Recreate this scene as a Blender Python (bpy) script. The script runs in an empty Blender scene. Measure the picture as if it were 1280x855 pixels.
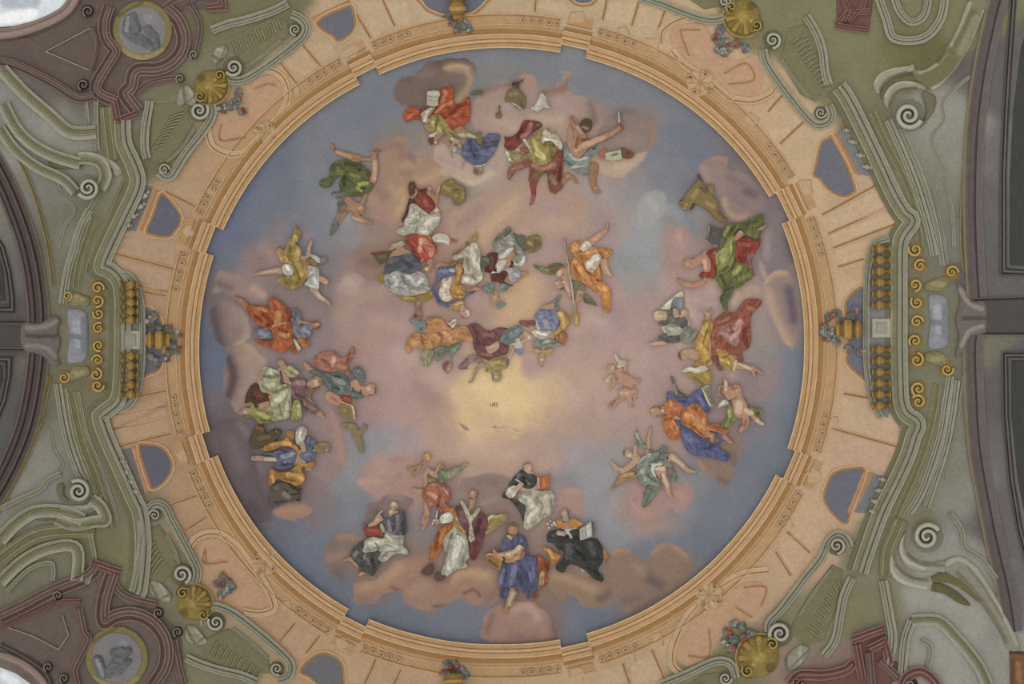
import bpy, math
import numpy as np
# ---------------------------------------------------------------- place
# A painted, stuccoed sail vault seen from the church floor, looking straight up.
F = 921.6                    # focal length in photo pixels (1280 wide)
EYE = 1.6                    # eye height above the floor (m)
APEX = 17.0                  # crown of the vault (m)
RAD = 52.0                   # 2 x curvature radius of the shallow vault
VX, VY = -0.21, 0.09         # crown position
U = 1/60.                    # one photo pixel at the crown, in metres
SC = bpy.context.scene
COL = SC.collection

def zs(x, y):
    return APEX - ((x-VX)**2 + (y-VY)**2)/RAD

def P(px, py, h=0.0):
    """point of the vault seen in direction (px,py), standing h*U proud of the plaster"""
    px = np.asarray(px, float); py = np.asarray(py, float); h = np.asarray(h, float)
    dx = (px-640)/F; dy = (py-427.5)/F
    t = np.full(np.broadcast(px, py, h).shape, 15.0)
    for _ in range(7):
        t = zs(t*dx, t*dy) - h*U - EYE
    return np.stack([t*dx, t*dy, EYE+t], -1)

def hx(c):
    if not isinstance(c, str): return np.array(c, float)
    v = np.array([int(c[i:i+2], 16)/255. for i in (0, 2, 4)])
    v = np.where(v <= .04045, v/12.92, ((v+.055)/1.055)**2.4)
    if WARM and v[1] > v[0]: v[1] = v[0]+(v[1]-v[0])*.45
    l = v@np.array([.2126, .7152, .0722])
    return (l+(v-l)*SAT)*GAIN
HS = .55; RS = .5; SAT = .86; GAIN = .98; WARM = False

# ---------------------------------------------------------------- noise
_rng = np.random.RandomState(7)
_T = _rng.rand(256, 256)
def vn(x, y):
    xi = np.floor(x).astype(int); yi = np.floor(y).astype(int)
    fx = x-xi; fy = y-yi
    fx = fx*fx*(3-2*fx); fy = fy*fy*(3-2*fy)
    a = _T[xi % 256, yi % 256]; b = _T[(xi+1) % 256, yi % 256]
    c = _T[xi % 256, (yi+1) % 256]; d = _T[(xi+1) % 256, (yi+1) % 256]
    return (a*(1-fx)+b*fx)*(1-fy) + (c*(1-fx)+d*fx)*fy
def fbm(x, y, s, o=3):
    r = 0; a = .5; t = 0
    for k in range(o):
        r = r + a*vn(x/s+17.3*k, y/s+9.1*k); t += a; a *= .5; s *= .5
    return r/t*2-1

# ---------------------------------------------------------------- materials
def make_mat(name, rough=.85, metal=0., grain=.10, scale=9., bump=.15, emit=0, spec=.2, fine=.14):
    m = bpy.data.materials.new(name); m.use_nodes = True
    nt = m.node_tree; N = nt.nodes; L = nt.links
    b = N['Principled BSDF']
    at = N.new('ShaderNodeAttribute'); at.attribute_name = 'paint'
    tc = N.new('ShaderNodeTexCoord')
    geo = N.new('ShaderNodeNewGeometry')
    n1 = N.new('ShaderNodeTexNoise'); n1.inputs['Scale'].default_value = scale; n1.inputs['Detail'].default_value = 5
    n1.inputs['Roughness'].default_value = .7
    L.new(geo.outputs['Position'], n1.inputs['Vector'])
    mr = N.new('ShaderNodeMapRange'); mr.inputs[1].default_value = .25; mr.inputs[2].default_value = .75
    mr.inputs[3].default_value = 1-grain; mr.inputs[4].default_value = 1+grain
    L.new(n1.outputs['Fac'], mr.inputs[0])
    n2 = N.new('ShaderNodeTexNoise'); n2.inputs['Scale'].default_value = 38; n2.inputs['Detail'].default_value = 3
    L.new(geo.outputs['Position'], n2.inputs['Vector'])
    m2 = N.new('ShaderNodeMapRange'); m2.inputs[1].default_value = .25; m2.inputs[2].default_value = .75
    m2.inputs[3].default_value = 1-fine; m2.inputs[4].default_value = 1+fine
    L.new(n2.outputs['Fac'], m2.inputs[0])
    mm = N.new('ShaderNodeMath'); mm.operation = 'MULTIPLY'; L.new(mr.outputs[0], mm.inputs[0]); L.new(m2.outputs[0], mm.inputs[1])
    mx = N.new('ShaderNodeVectorMath'); mx.operation = 'SCALE'
    L.new(at.outputs['Color'], mx.inputs[0]); L.new(mm.outputs[0], mx.inputs['Scale'])
    L.new(mx.outputs[0], b.inputs['Base Color'])
    b.inputs['Roughness'].default_value = rough; b.inputs['Metallic'].default_value = metal
    b.inputs['Specular IOR Level'].default_value = spec
    if bump:
        bp = N.new('ShaderNodeBump'); bp.inputs['Strength'].default_value = bump; bp.inputs['Distance'].default_value = .02
        L.new(n1.outputs['Fac'], bp.inputs['Height']); L.new(bp.outputs[0], b.inputs['Normal'])
    if emit:
        L.new(mx.outputs[0], b.inputs['Emission Color']); b.inputs['Emission Strength'].default_value = emit
    return m
MAT = dict(
    fresco=make_mat('painted_plaster', grain=.07, scale=14, bump=.08),
    cloud=make_mat('painted_cloud_plaster', grain=.06, scale=10, bump=.06),
    cloth=make_mat('painted_cloth', grain=.12, scale=22, bump=.25),
    skin=make_mat('painted_skin', grain=.06, scale=20, bump=.05),
    stucco=make_mat('stucco', grain=.10, scale=12, bump=.2),
    gold=make_mat('gilded_stucco', rough=.55, grain=.22, scale=16, bump=.4, spec=.35),
    glass=make_mat('window_glass', rough=.3, grain=.06, scale=1.5, bump=0, emit=.85),
    stone=make_mat('dark_stone', grain=.12, scale=8, bump=.2),
)

# ---------------------------------------------------------------- objects
def tag(o, label=None, cat=None, group=None, kind=None):
    if label: o['label'] = label
    if cat: o['category'] = cat
    if group: o['group'] = group
    if kind: o['kind'] = kind
    return o
def empty(name, px, py, label, cat, group=None):
    o = bpy.data.objects.new(name, None); COL.objects.link(o)
    o.location = P(px, py, 0).tolist(); o.empty_display_size = .1
    return tag(o, label, cat, group)
def mesh(name, V, Fc, C, mat, parent=None, smooth=True):
    V = np.asarray(V, float); C = np.asarray(C, float)
    org = V.mean(0)
    if parent is not None:
        org = np.zeros(3); q = parent
        while q is not None: org = org+np.array(q.location); q = q.parent
    me = bpy.data.meshes.new(name)
    me.from_pydata((V-org).tolist(), [], [tuple(int(i) for i in f) for f in Fc])
    a = me.color_attributes.new('paint', 'FLOAT_COLOR', 'POINT')
    buf = np.ones((len(V), 4), np.float32); buf[:, :3] = np.clip(C, 0, 1)
    a.data.foreach_set('color', buf.ravel())
    me.materials.append(MAT[mat])
    if smooth: me.polygons.foreach_set('use_smooth', [True]*len(me.polygons))
    me.update()
    o = bpy.data.objects.new(name, me); COL.objects.link(o)
    if parent is not None: o.parent = parent
    else: o.location = org.tolist()
    return o

def cat_rom(pts, closed=True, n=4):
    p = np.asarray(pts, float).reshape(-1, 2)
    if len(p) < 3: return p
    out = []
    N = len(p)
    rng = range(N) if closed else range(N-1)
    for i in rng:
        g = (lambda k: p[k % N]) if closed else (lambda k: p[min(max(k, 0), N-1)])
        a, b, c, d = g(i-1), g(i), g(i+1), g(i+2)
        for t in np.arange(n)/n:
            out.append(.5*((2*b)+(c-a)*t+(2*a-5*b+4*c-d)*t*t+(3*b-a-3*c+d)*t**3))
    if not closed: out.append(p[-1])
    return np.array(out)

def sd_poly(p, X, Y):
    d = np.full(X.shape, 1e9); ins = np.zeros(X.shape, bool)
    q = np.roll(p, -1, 0)
    for (ax, ay), (bx, by) in zip(p, q):
        ex, ey = bx-ax, by-ay; l = ex*ex+ey*ey
        if l < 1e-9: continue
        t = np.clip(((X-ax)*ex+(Y-ay)*ey)/l, 0, 1)
        d = np.minimum(d, (X-ax-t*ex)**2+(Y-ay-t*ey)**2)
        cr = (ay > Y) != (by > Y)
        if ey != 0: ins ^= cr & (X < ex*(Y-ay)/ey+ax)
    d = np.sqrt(d)
    return np.where(ins, -d, d)
def sd_chain(c, X, Y):
    c = np.asarray(c, float).reshape(-1, 3)
    if len(c) == 1: return np.hypot(X-c[0, 0], Y-c[0, 1])-c[0, 2]
    d = np.full(X.shape, 1e9)
    for a, b in zip(c[:-1], c[1:]):
        e = b[:2]-a[:2]; l = max(e@e, 1e-9)
        t = np.clip(((X-a[0])*e[0]+(Y-a[1])*e[1])/l, 0, 1)
        d = np.minimum(d, np.hypot(X-a[0]-t*e[0], Y-a[1]-t*e[1])-(a[2]+t*(b[2]-a[2])))
    return d
def sd_line(p, X, Y):
    p = np.asarray(p, float).reshape(-1, 2)
    if len(p) == 1: return np.hypot(X-p[0, 0], Y-p[0, 1])
    d = np.full(X.shape, 1e9)
    for a, b in zip(p[:-1], p[1:]):
        e = b-a; l = max(e@e, 1e-9)
        t = np.clip(((X-a[0])*e[0]+(Y-a[1])*e[1])/l, 0, 1)
        d = np.minimum(d, np.hypot(X-a[0]-t*e[0], Y-a[1]-t*e[1]))
    return d

def xf(fr, flat, step=2):
    """crop coordinates -> photo pixels"""
    x0, y0, s = fr
    a = np.asarray(flat, float).reshape(-1, step).copy()
    a[:, 0] = x0+a[:, 0]/s; a[:, 1] = y0+a[:, 1]/s
    if step == 3: a[:, 2] /= s
    return a
ID = (0, 0, 1)

def relief(name, fr, col, shapes, strokes=(), mat='cloth', parent=None, g=.8, L=0., H=3., w=5., E=.6,
           fold=.0, fs=5., rim=None, rimw=5., jit=.0, mott=.05, alpha=.85, soft=True, skirt=True, smooth=True, back=0., puff=False):
    """raised relief whose outline is the union of polygons and limb chains"""
    S = []
    for s in shapes:
        if isinstance(s[0], str):
            S.append((s[0], xf(fr, s[1:], 3)))
        else:
            p = xf(fr, s)
            S.append(('p', cat_rom(p, True, 3) if soft else p))
    lo = np.min([(q[:, :2]-(q[:, 2:3] if t != 'p' else 0)).min(0) for t, q in S], 0)-2*g
    hi = np.max([(q[:, :2]+(q[:, 2:3] if t != 'p' else 0)).max(0) for t, q in S], 0)+2*g
    xs = np.arange(lo[0], hi[0]+g, g); ys = np.arange(lo[1], hi[1]+g, g)
    X, Y = np.meshgrid(xs, ys, indexing='ij')
    WX, WY = X, Y
    if jit:
        WX = X+jit*fbm(X, Y, 9, 3); WY = Y+jit*fbm(X+50, Y+90, 9, 3)
    SD = np.full(X.shape, 1e9); Hh = np.full(X.shape, -1e9)
    for t, q in S:
        if t == 'p': d = sd_poly(q, WX, WY)
        else: d = sd_chain(q, WX, WY)
        SD = np.minimum(SD, d)
        ww = w if t == 'p' else max(q[:, 2].max(), .5)
        HH = H if t == 'p' else min(H, ww*.8)
        ll = L+(6.5 if t == 'C' else 0)
        u = 1-np.clip(-d/ww, 0, 1)
        pf = (1-u)**2*(3-2*(1-u)) if puff else np.sqrt(np.maximum(1-u*u, 0))
        Hh = np.maximum(Hh, np.where(d < 0, ll+E+HH*pf, -1e9))
    ins = SD < 0
    if ins.sum() < 2: return None
    gx, gy = np.gradient(SD, g)
    gn = np.maximum(np.hypot(gx, gy), .3)
    out = ~ins
    PX = np.where(out, X-gx/gn*np.clip(SD, 0, 1.5*g), X); PY = np.where(out, Y-gy/gn*np.clip(SD, 0, 1.5*g), Y)
    Hh = np.where(Hh < -1e8, L+E, Hh)
    if fold:
        n = fbm(X*.8+Y*.5, Y*1.5-X*.4, fs, 2)
        Hh = Hh+fold*1.5*n*np.clip(-SD/2.5, 0, 1)
    cin = ins[:-1, :-1].astype(int)+ins[1:, :-1]+ins[:-1, 1:]+ins[1:, 1:]
    ci, cj = np.nonzero(cin >= (3 if puff else 1))
    used = np.zeros(X.shape, bool)
    for a in (0, 1):
        for b in (0, 1): used[ci+a, cj+b] = True
    idx = -np.ones(X.shape, int); idx[used] = np.arange(used.sum())
    px, py, h, sd = PX[used], PY[used], Hh[used], SD[used]
    V = P(px, py, h*RS)
    Fc = np.stack([idx[ci, cj], idx[ci+1, cj], idx[ci+1, cj+1], idx[ci, cj+1]], 1)
    # paint
    C = np.tile(hx(col) if not callable(col) else np.zeros(3), (len(px), 1))
    if callable(col): C = col(px, py)
    jx = px+.8*fbm(px, py, 4, 2); jy = py+.8*fbm(px+31, py+77, 4, 2)
    for st in strokes:
        cc, wd, pp = st[0], st[1], st[2:]
        al = alpha
        if isinstance(cc, tuple): cc, al = cc
        pp = xf(fr, pp); wd = wd/fr[2]
        if len(pp) > 2: pp = cat_rom(pp, False, 3)
        d = sd_line(pp, jx, jy)
        if puff: k = al*np.exp(-(d/(.75*wd))**2)
        else:
            k = np.clip((1.2-d/max(wd, .55))*1.7, 0, 1); k = k*k*(3-2*k)*al
        C = C*(1-k[:, None])+hx(cc)*k[:, None]
    if mat == 'cloth' and fold > .9 and ins.sum() > 150:
        # brushed folds running along the drapery
        q = np.stack([px[sd < 0], py[sd < 0]], 1); q = q-q.mean(0)
        ev, vec = np.linalg.eigh(q.T@q); ax = vec[:, 1]
        u_ = px*ax[0]+py*ax[1]; v_ = -px*ax[1]+py*ax[0]
        wv = 2.2*fbm(u_, v_, 9, 2)
        n = np.tanh(3.6*fbm(u_/3.0+wv*.5+9, v_+wv*2, 2.2, 2))
        C = C*(1+.24*n)[:, None]
    if mott:
        C = C*(1+mott*fbm(px, py, 5, 3)*1.6)[:, None]
    if rim is not None:
        k = np.clip(-sd/rimw, 0, 1); k = k*k*(3-2*k)
        k = np.clip(k+.18*fbm(px, py, 6, 3)*(1-k)*4*k, 0, 1)
        C = rim(px, py)*(1-k[:, None])+C*k[:, None]
    V = list(map(tuple, V)); C = list(map(tuple, C)); Fl = [tuple(f) for f in Fc]
    if skirt:
        cnt = {}
        for f in Fl:
            for a, b in zip(f, f[1:]+f[:1]):
                if (b, a) in cnt: del cnt[(b, a)]
                else: cnt[(a, b)] = 1
        new = {}
        for a, b in cnt:
            for v in (a, b):
                if v not in new:
                    new[v] = len(V)
                    q = P(px[v], py[v], back); V.append(tuple(q)); C.append(C[v])
            Fl.append((b, a, new[a], new[b]))
    return mesh(name, V, Fl, C, mat, parent, smooth)

def mould(name, path, bands, mat='stucco', parent=None, fr=ID, closed=False, smooth_path=True, base=0., taper=None, n=5, back=0):
    """moulding swept along a path; bands = (width, height, colour[, round])"""
    p = xf(fr, path)
    if smooth_path and len(p) > 2: p = cat_rom(p, closed, n)
    elif len(p) >= 2:
        q = []
        M = len(p) if closed else len(p)-1
        for i in range(M):
            a, b = p[i], p[(i+1) % len(p)]
            k = max(1, int(np.hypot(*(b-a))//12))
            for j in range(k): q.append(a+(b-a)*j/k)
        if not closed: q.append(p[-1])
        p = np.array(q)
    if closed: tn = np.roll(p, -1, 0)-np.roll(p, 1, 0)
    else: tn = np.gradient(p, axis=0)
    e = np.roll(p, -1, 0)-p
    tn /= np.maximum(np.hypot(tn[:, 0], tn[:, 1])[:, None], 1e-6)
    nr = np.stack([-tn[:, 1], tn[:, 0]], 1)
    # mitre
    ml = np.ones(len(p))
    for i in range(len(p)):
        if not closed and i in (0, len(p)-1): continue
        a = p[i]-p[i-1]; a = a/max(np.hypot(*a), 1e-6)
        ml[i] = 1/max(abs(a@tn[i]), .55)
    Wt = sum(b[0] for b in bands)
    rows = []
    bands = [(b[0], b[1]*HS)+tuple(b[2:]) for b in bands]
    o = -Wt/2
    for b in bands:
        w, h, c = b[:3]
        if len(b) > 3 and b[3]:
            for t in np.linspace(0, 1, 6):
                rows.append((o+w*t, h+abs(b[3])*w*math.sin(math.pi*t)*(1 if b[3] > 0 else -1), hx(c)))
        else:
            rows.append((o+.05, h, hx(c))); rows.append((o+w-.05, h, hx(c)))
        o += w
    rows = [(rows[0][0], back-base, rows[0][2])]+rows+[(rows[-1][0], back-base, rows[-1][2])]
    tp = np.ones(len(p)) if taper is None else np.interp(np.linspace(0, 1, len(p)), np.linspace(0, 1, len(taper)), taper)
    V = []; C = []
    for off, h, c in rows:
        q = p+nr*(off*ml*tp)[:, None]
        V.append(P(q[:, 0], q[:, 1], base+h)); C.append(np.tile(c, (len(p), 1))*(1+.10*fbm(q[:, 0], q[:, 1], 6, 2))[:, None])
    R = len(rows); M = len(p)
    V = np.concatenate(V); C = np.concatenate(C)
    Fc = []
    for r in range(R-1):
        for i in range(M if closed else M-1):
            j = (i+1) % M
            Fc.append((r*M+i, r*M+j, (r+1)*M+j, (r+1)*M+i))
    if not closed:
        Fc.append([r*M for r in range(R)]); Fc.append([r*M+M-1 for r in range(R)][::-1])
    return mesh(name, V, Fc, C, mat, parent, smooth=False)

def volute(name, cx, cy, r, turns=1.6, start=0., hand=1, cols=('b9b8a4', '77745a', '9a9880'), parent=None, H=7., mat='stucco', disc=True):
    """spiral scroll: a raised coil winding up to a boss"""
    th = np.linspace(0, turns*2*math.pi, int(26*turns))
    rr = r*(1-.80*th/th[-1])
    wd = r*.22*(1-.45*th/th[-1])
    V = []; C = []; Fc = []
    K = 7
    for i, (t, q, w) in enumerate(zip(th, rr, wd)):
        ux, uy = math.cos(start+hand*t), math.sin(start+hand*t)
        for k in range(K):
            s = k/(K-1)*2-1
            hgt = H*(.55+.5*i/len(th))+w*1.3*math.sqrt(max(1-s*s, 0))-(0 if abs(s) < 1 else H*.4)
            V.append(P(cx+ux*(q-w+s*w), cy+uy*(q-w+s*w), hgt))
            c = hx(cols[0]) if abs(s) < .5 else hx(cols[2])
            C.append(c if abs(s) < 1 else hx(cols[1]))
    M = len(th)
    for i in range(M-1):
        for k in range(K-1):
            Fc.append((i*K+k, (i+1)*K+k, (i+1)*K+k+1, i*K+k+1))
    o = mesh(name, V, Fc, C, mat, parent)
    if disc:
        relief('scroll_bed', ID, cols[1], [('c', cx, cy, r*.97)], mat=mat, parent=o, g=max(.8, r/12), L=0, H=H*.5, w=r*.5, E=.3)
        relief('scroll_eye', ID, cols[0], [('c', cx, cy, r*.24)], mat=mat, parent=o, g=max(.5, r/20), L=H*.8, H=r*.22, w=r*.2, E=.3)
    return o

def lathe(name, a, b, prof, col, mat='gold', parent=None, h=1.5, seg=14, cols=None, fr=ID, squash=.9):
    """turned body lying on the vault between points a and b; prof = (t, radius px)"""
    a = xf(fr, a)[0]; b = xf(fr, b)[0]
    s = fr[2]
    d = b-a; l = np.hypot(*d); d /= l; n = np.array([-d[1], d[0]])
    pr = np.array(prof, float); t = np.linspace(0, 1, 26)
    rr = np.interp(t, pr[:, 0], pr[:, 1])/s
    V = []; C = []
    for i, (tt, r) in enumerate(zip(t, rr)):
        for k in range(seg):
            an = 2*math.pi*k/seg
            q = a+d*l*tt+n*r*math.cos(an)
            V.append(P(q[0], q[1], h+r*squash*(1+math.sin(an))))
            cc = col if cols is None else cols[min(int(tt*len(cols)), len(cols)-1)]
            C.append(hx(cc)*(1+.1*fbm(np.array([q[0]]), np.array([q[1]]), 3, 2)[0]))
    Fc = [(i*seg+k, (i+1)*seg+k, (i+1)*seg+(k+1) % seg, i*seg+(k+1) % seg) for i in range(len(t)-1) for k in range(seg)]
    Fc += [list(range(seg))[::-1], [(len(t)-1)*seg+k for k in range(seg)]]
    return mesh(name, V, Fc, C, mat, parent)

def interp_field(samples, sig=24., warp=7., ws=22.):
    S = np.array([(s[0], s[1]) for s in samples], float); K = np.array([hx(s[2]) for s in samples])
    def f(px, py, tint=np.array([1., .86, .82])):
        px = np.asarray(px, float); py = np.asarray(py, float)
        x = px+warp*fbm(px, py, ws, 3); y = py+warp*fbm(px+211, py+95, ws, 3)
        d2 = (x[..., None]-S[:, 0])**2+(y[..., None]-S[:, 1])**2
        w = np.exp(-d2/(2*sig*sig))+1e-7/(d2+50)*50
        c = (w@K)/w.sum(-1)[..., None]
        n = .03*fbm(px, py, 8, 3)+.11*fbm(px+400+6*fbm(px, py, 20, 2), py+300, 30, 3)+.05*fbm(px+40, py+30, 14, 3)
        return c*(1+n[..., None]*tint)
    return f
GAIN = .93
# ================================================================ sky of the fresco
SKY = """
580 75 7f848e;640 72 7f848e;700 75 80858f;
470 110 7c8290;520 95 7d828e;640 95 84817f;720 105 7d838d;770 100 7e838d;820 115 7d828c
400 150 7b808f;450 150 7c8190;500 140 7c818e;440 120 7c8290;800 120 7c818b;860 150 7a7f8c;800 150 8a7b78;560 150 8d7d78;650 130 a58c82;730 150 96817a
340 200 747b8e;400 190 7a808d;460 190 80828a;500 178 8a807d;540 195 94827b;600 200 aa988d;660 190 a39088;700 200 9c8a82;760 205 a6917f;820 200 7e818b;880 180 757a8a;840 160 7b808b;920 200 7c7578
300 250 6d7690;350 240 767d8e;400 240 7f8590;425 262 8c9098;440 255 8c7c79;490 230 9c8172;530 240 a5897b;580 250 968a80;640 250 a38a80;700 250 a28c84;750 235 9a8c88;790 235 8a888c;830 230 787c8a;850 270 84888f;900 240 8a7f80;960 260 847a80
285 290 6a7490;320 280 717a8e;350 300 8f7f80;375 290 7d8290;410 290 7b808e;440 290 8a8890;460 290 937c73;550 285 9d8276;620 270 ae9380;660 280 ac9282;700 290 a58c84;770 280 9c8886;815 255 949698;805 290 959799;790 270 92908f;850 300 9e8786;900 290 8f807f;970 290 85787d
275 330 6f7689;320 320 8f7d7f;345 330 927f80;420 320 857c80;450 335 8f7570;480 330 8c7164;560 330 9a7d70;620 315 aa8f80;680 325 a28a84;740 330 a08a86;785 325 8b8f94;810 330 8d9296;840 330 a08680;900 330 a08a86;960 330 8b7d80;265 350 7c7077
270 375 7a6c72;310 360 9b8480;350 365 8a7a7b;400 370 867879;440 365 9f8681;480 370 98807a;540 380 a08478;600 380 a58a82;650 360 b5967a;640 390 c0a07a;700 375 a88c82;760 370 a38886;810 370 a08a86;850 365 a68c88;900 370 a89089;950 370 a28e86;800 350 93908f
256 410 6a7288;262 425 667089;300 410 8d7a78;400 410 8c7c7c;440 400 a08680;480 405 a08680;450 420 a0867e;520 415 a38a84;600 430 b09382;650 410 b89a80;590 400 a3897f;720 410 ab9088;780 410 a48a88;755 400 9f8886;830 410 a08884;880 410 ab9590;940 410 9a8d88;985 410 8f7f7f
262 450 667089;270 480 6b7289;320 455 9d887b;350 450 85797f;375 430 8d8284;420 450 97807f;460 445 a3867f;500 450 a88c88;560 450 a58c86;600 450 b99c82;625 450 cdaf83;680 450 a98e88;740 450 aa9086;790 450 a9908a;850 450 a58d88;900 450 9c8984;960 450 968a8a;990 450 77808f;1000 460 707b8d
262 500 777079;300 490 867678;340 490 887a80;400 480 92817f;430 500 967f80;470 490 a0827f;510 490 a88b86;550 480 b4998a;560 500 a38880;590 480 cfb284;620 480 d1b585;640 500 d2b684;690 490 c2a684;720 480 b39884;740 500 aa9088;800 490 a78d88;850 495 a08983;920 490 907c7c;960 490 93858a;985 490 7b8290;998 500 707b8d
275 530 6f656c;310 530 766970;350 530 857a82;400 520 8a7d84;440 515 93807f;470 520 a08280;500 520 a88a86;545 520 a98c80;575 510 cfb384;600 530 c5a983;630 520 cfb385;680 520 bea282;700 530 ab8f84;740 540 a88e86;790 530 a58e86;830 530 a08882;890 530 8f7a78;950 530 7d7a84;985 530 747c8d
285 570 6f646c;330 560 7c6f78;380 550 8f7c80;410 560 8c7678;445 560 868a92;480 550 8c8f96;510 560 9a8c90;550 560 b09284;620 560 b39682;680 560 ab9084;730 570 999093;780 560 9a8c88;740 590 8e8f95;830 570 a08680;900 570 8a7468;950 570 747987;975 560 737b8c
300 610 6d6065;350 610 7a686a;400 590 8a7678;430 600 868991;470 600 a98780;500 580 ab8a82;520 610 a5847c;560 600 947c78;620 600 a08680;660 590 a98e84;600 580 b39684;640 570 b59884;710 600 82858e;700 570 a08c88;760 610 8f8e95;800 620 9d8078;830 600 9c807a;870 590 82828a;920 600 777c89;955 600 757b8c
320 650 6c6066;350 655 737484;400 640 83767c;440 640 7f838f;420 660 7a7f8d;480 650 85757a;530 650 877c82;580 640 8b7a78;620 645 8c766f;700 620 a28680;700 650 9a8480;740 640 8f9096;790 645 9a8580;820 640 a0847c;850 645 84858d;900 640 777d8c;720 660 8a8b92
345 690 6d7387;400 690 717a8c;380 670 727a8c;440 700 8a786f;500 690 8c7670;560 690 977c70;620 690 8b7470;680 690 8f786f;740 690 8c8d92;770 670 888b93;780 700 787c8a;830 690 757a8a;880 670 737a8b;850 720 747a8a
380 730 6f768a;420 740 72798b;400 750 70778a;480 730 8d7568;540 730 957a6a;600 730 967a68;700 730 8b7568;760 730 8c7468;820 730 857068;860 730 7d7576
430 770 737a8c;500 770 72798b;560 775 73798a;600 775 757a8a;500 750 73798a;650 770 8a7068;690 770 866d68;720 770 6f788a;750 770 6c768a;780 765 7a7478;810 760 7f6f6d
520 795 71788b;600 795 70778a;650 800 7d6d6c;710 795 6f7788;680 790 7b6c6e;460 780 73798a
"""
def parse(t):
    out = []
    for ln in t.replace('\n', ';').split(';'):
        q = ln.split()
        if len(q) == 3: out.append((float(q[0]), float(q[1]), q[2]))
    return out
sky0 = interp_field(parse(SKY), 13, 11, 30)
# puffs and wisps brushed over the sky: colour, width, path
PUFF = [('b59684',13,(560,300,600,288,640,262)),('b89a80',12,(640,395,660,375,668,352)),('c0a078',10,(655,350,662,372,650,395)),('a98c82',14,(430,395,450,370,480,360)),('b09a92',12,(432,358,446,352)),('86706a',10,(452,316,470,330,462,345)),('8a7068',9,(470,330,500,318)),
 ('b39a92',12,(500,440,530,452,552,470)),('b09086',12,(470,398,500,410)),('9a7f7c',12,(520,480,545,500)),('a9908c',12,(470,470,500,482)),('b5a092',10,(700,470,720,500)),('a98e88',10,(745,440,770,430)),('b59c92',12,(752,405,735,395,720,410)),('9c8488',8,(770,385,776,410)),
 ('8f969c',12,(790,310,808,290,812,330)),('9a9ea0',9,(818,248,830,262)),('8d949c',9,(840,262,855,270)),('a88580',10,(838,290,848,320)),('9d8a84',9,(610,258,650,250)),('a89084',12,(620,240,700,232)),('b59a8c',10,(590,178,640,184)),('a88c88',12,(720,300,760,310)),
 ('a88580',10,(740,340,720,365)),('b09088',9,(470,575,480,600)),('a9857c',9,(500,585,520,575)),('b8a090',12,(580,560,640,568)),('b09488',12,(650,590,690,580)),('8d9096',12,(742,600,730,640)),('8f9096',12,(750,580,775,560)),('a28a86',10,(790,560,800,580)),
 ('7b6670',9,(300,600,315,620)),('8d7a80',9,(400,560,395,580)),('8d8f96',9,(436,575,440,600)),('7c8290',12,(456,620,450,650)),('848896',10,(410,470,425,478)),('a4827c',8,(436,480,440,500)),('a88a84',8,(330,310,345,322)),('9a8488',8,(372,290,385,296)),('7f848e',10,(395,262,415,275)),
 ('9b9c9e',8,(424,258,432,270)),('8c7264',9,(455,235,470,250)),('b59c8c',9,(500,205,520,200)),('b09484',9,(540,225,560,215)),('8f7c80',9,(400,400,410,420)),('a08a88',9,(360,330,352,345)),('b0958a',10,(880,345,890,360)),('a08c8c',10,(900,330,915,345)),('ab9590',10,(920,440,915,470)),
 ('8d7c7c',8,(935,470,945,490)),('9c8080',9,(972,455,965,475)),('7b818e',9,(985,470,975,500)),('b59f94',10,(850,430,865,440)),('6f7890',14,(290,270,310,240,330,215)),('74798a',16,(840,160,880,200)),('707788',14,(900,600,930,580)),('6e7688',14,(470,770,530,780)),
 ('d6bb8a',18,(600,480,630,500,650,500)),('d0b488',12,(570,490,580,515)),('cdb187',10,(655,480,675,500)),('c4a884',10,(640,525,600,530)),('b79a84',10,(560,530,575,545)),('c2a27c',8,(635,350,645,330)),('8b8584',10,(580,235,575,250)),('9d8a84',8,(560,175,545,190)),
 ('8b7a74',8,(470,180,480,190)),('7d6e72',10,(965,250,975,290)),('7c8088',9,(860,270,870,290)),('a08886',10,(680,330,700,345))]
def sky(px, py):
    c = sky0(px, py)
    jx = np.asarray(px, float)+3.5*fbm(np.asarray(px, float), np.asarray(py, float), 12, 3); jy = np.asarray(py, float)+3.5*fbm(np.asarray(px, float)+70, np.asarray(py, float)+20, 12, 3)
    for col, w_, p in PUFF:
        k = .75*np.exp(-(sd_line(p, jx, jy)/(.85*w_))**2)
        c = c*(1-k[..., None])+hx(col)*k[..., None]
    return c

FX, FY = 627., 433.
RT = [(-180, 378), (-157, 377), (-118, 372), (-105, 373), (-90, 373), (-76, 374.5), (-60, 378), (-29, 383), (-12, 380), (0, 378), (20, 379), (40, 376), (60, 375), (74, 374), (90, 372), (105, 375), (118, 379.5), (140, 381), (160, 380), (180, 378)]
def rin(a):
    a = (np.asarray(a)+180) % 360-180
    return np.interp(a, [q[0] for q in RT], [q[1] for q in RT])

def make_fresco_ground():
    V = []; C = []; Fc = []
    na = 240; rs = list(np.arange(0, 391, 3.2))+[393]
    na = 360; rs = list(np.arange(0, 391, 2.4))+[393]
    pts = []
    for r in rs:
        for i in range(na):
            a = 2*math.pi*i/na
            pts.append((FX+r*math.cos(a), FY+r*math.sin(a)))
    p = np.array(pts)
    V = P(p[:, 0], p[:, 1], 0); C = sky(p[:, 0], p[:, 1])
    for j in range(len(rs)-1):
        for i in range(na):
            k = (i+1) % na
            Fc.append((j*na+i, j*na+k, (j+1)*na+k, (j+1)*na+i))
    o = mesh('ceiling', V, Fc, C, 'fresco')
    tag(o, 'round painted sky of blue grey, pink mist and yellow glow inside the peach cornice', kind='structure')
make_fresco_ground()

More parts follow.
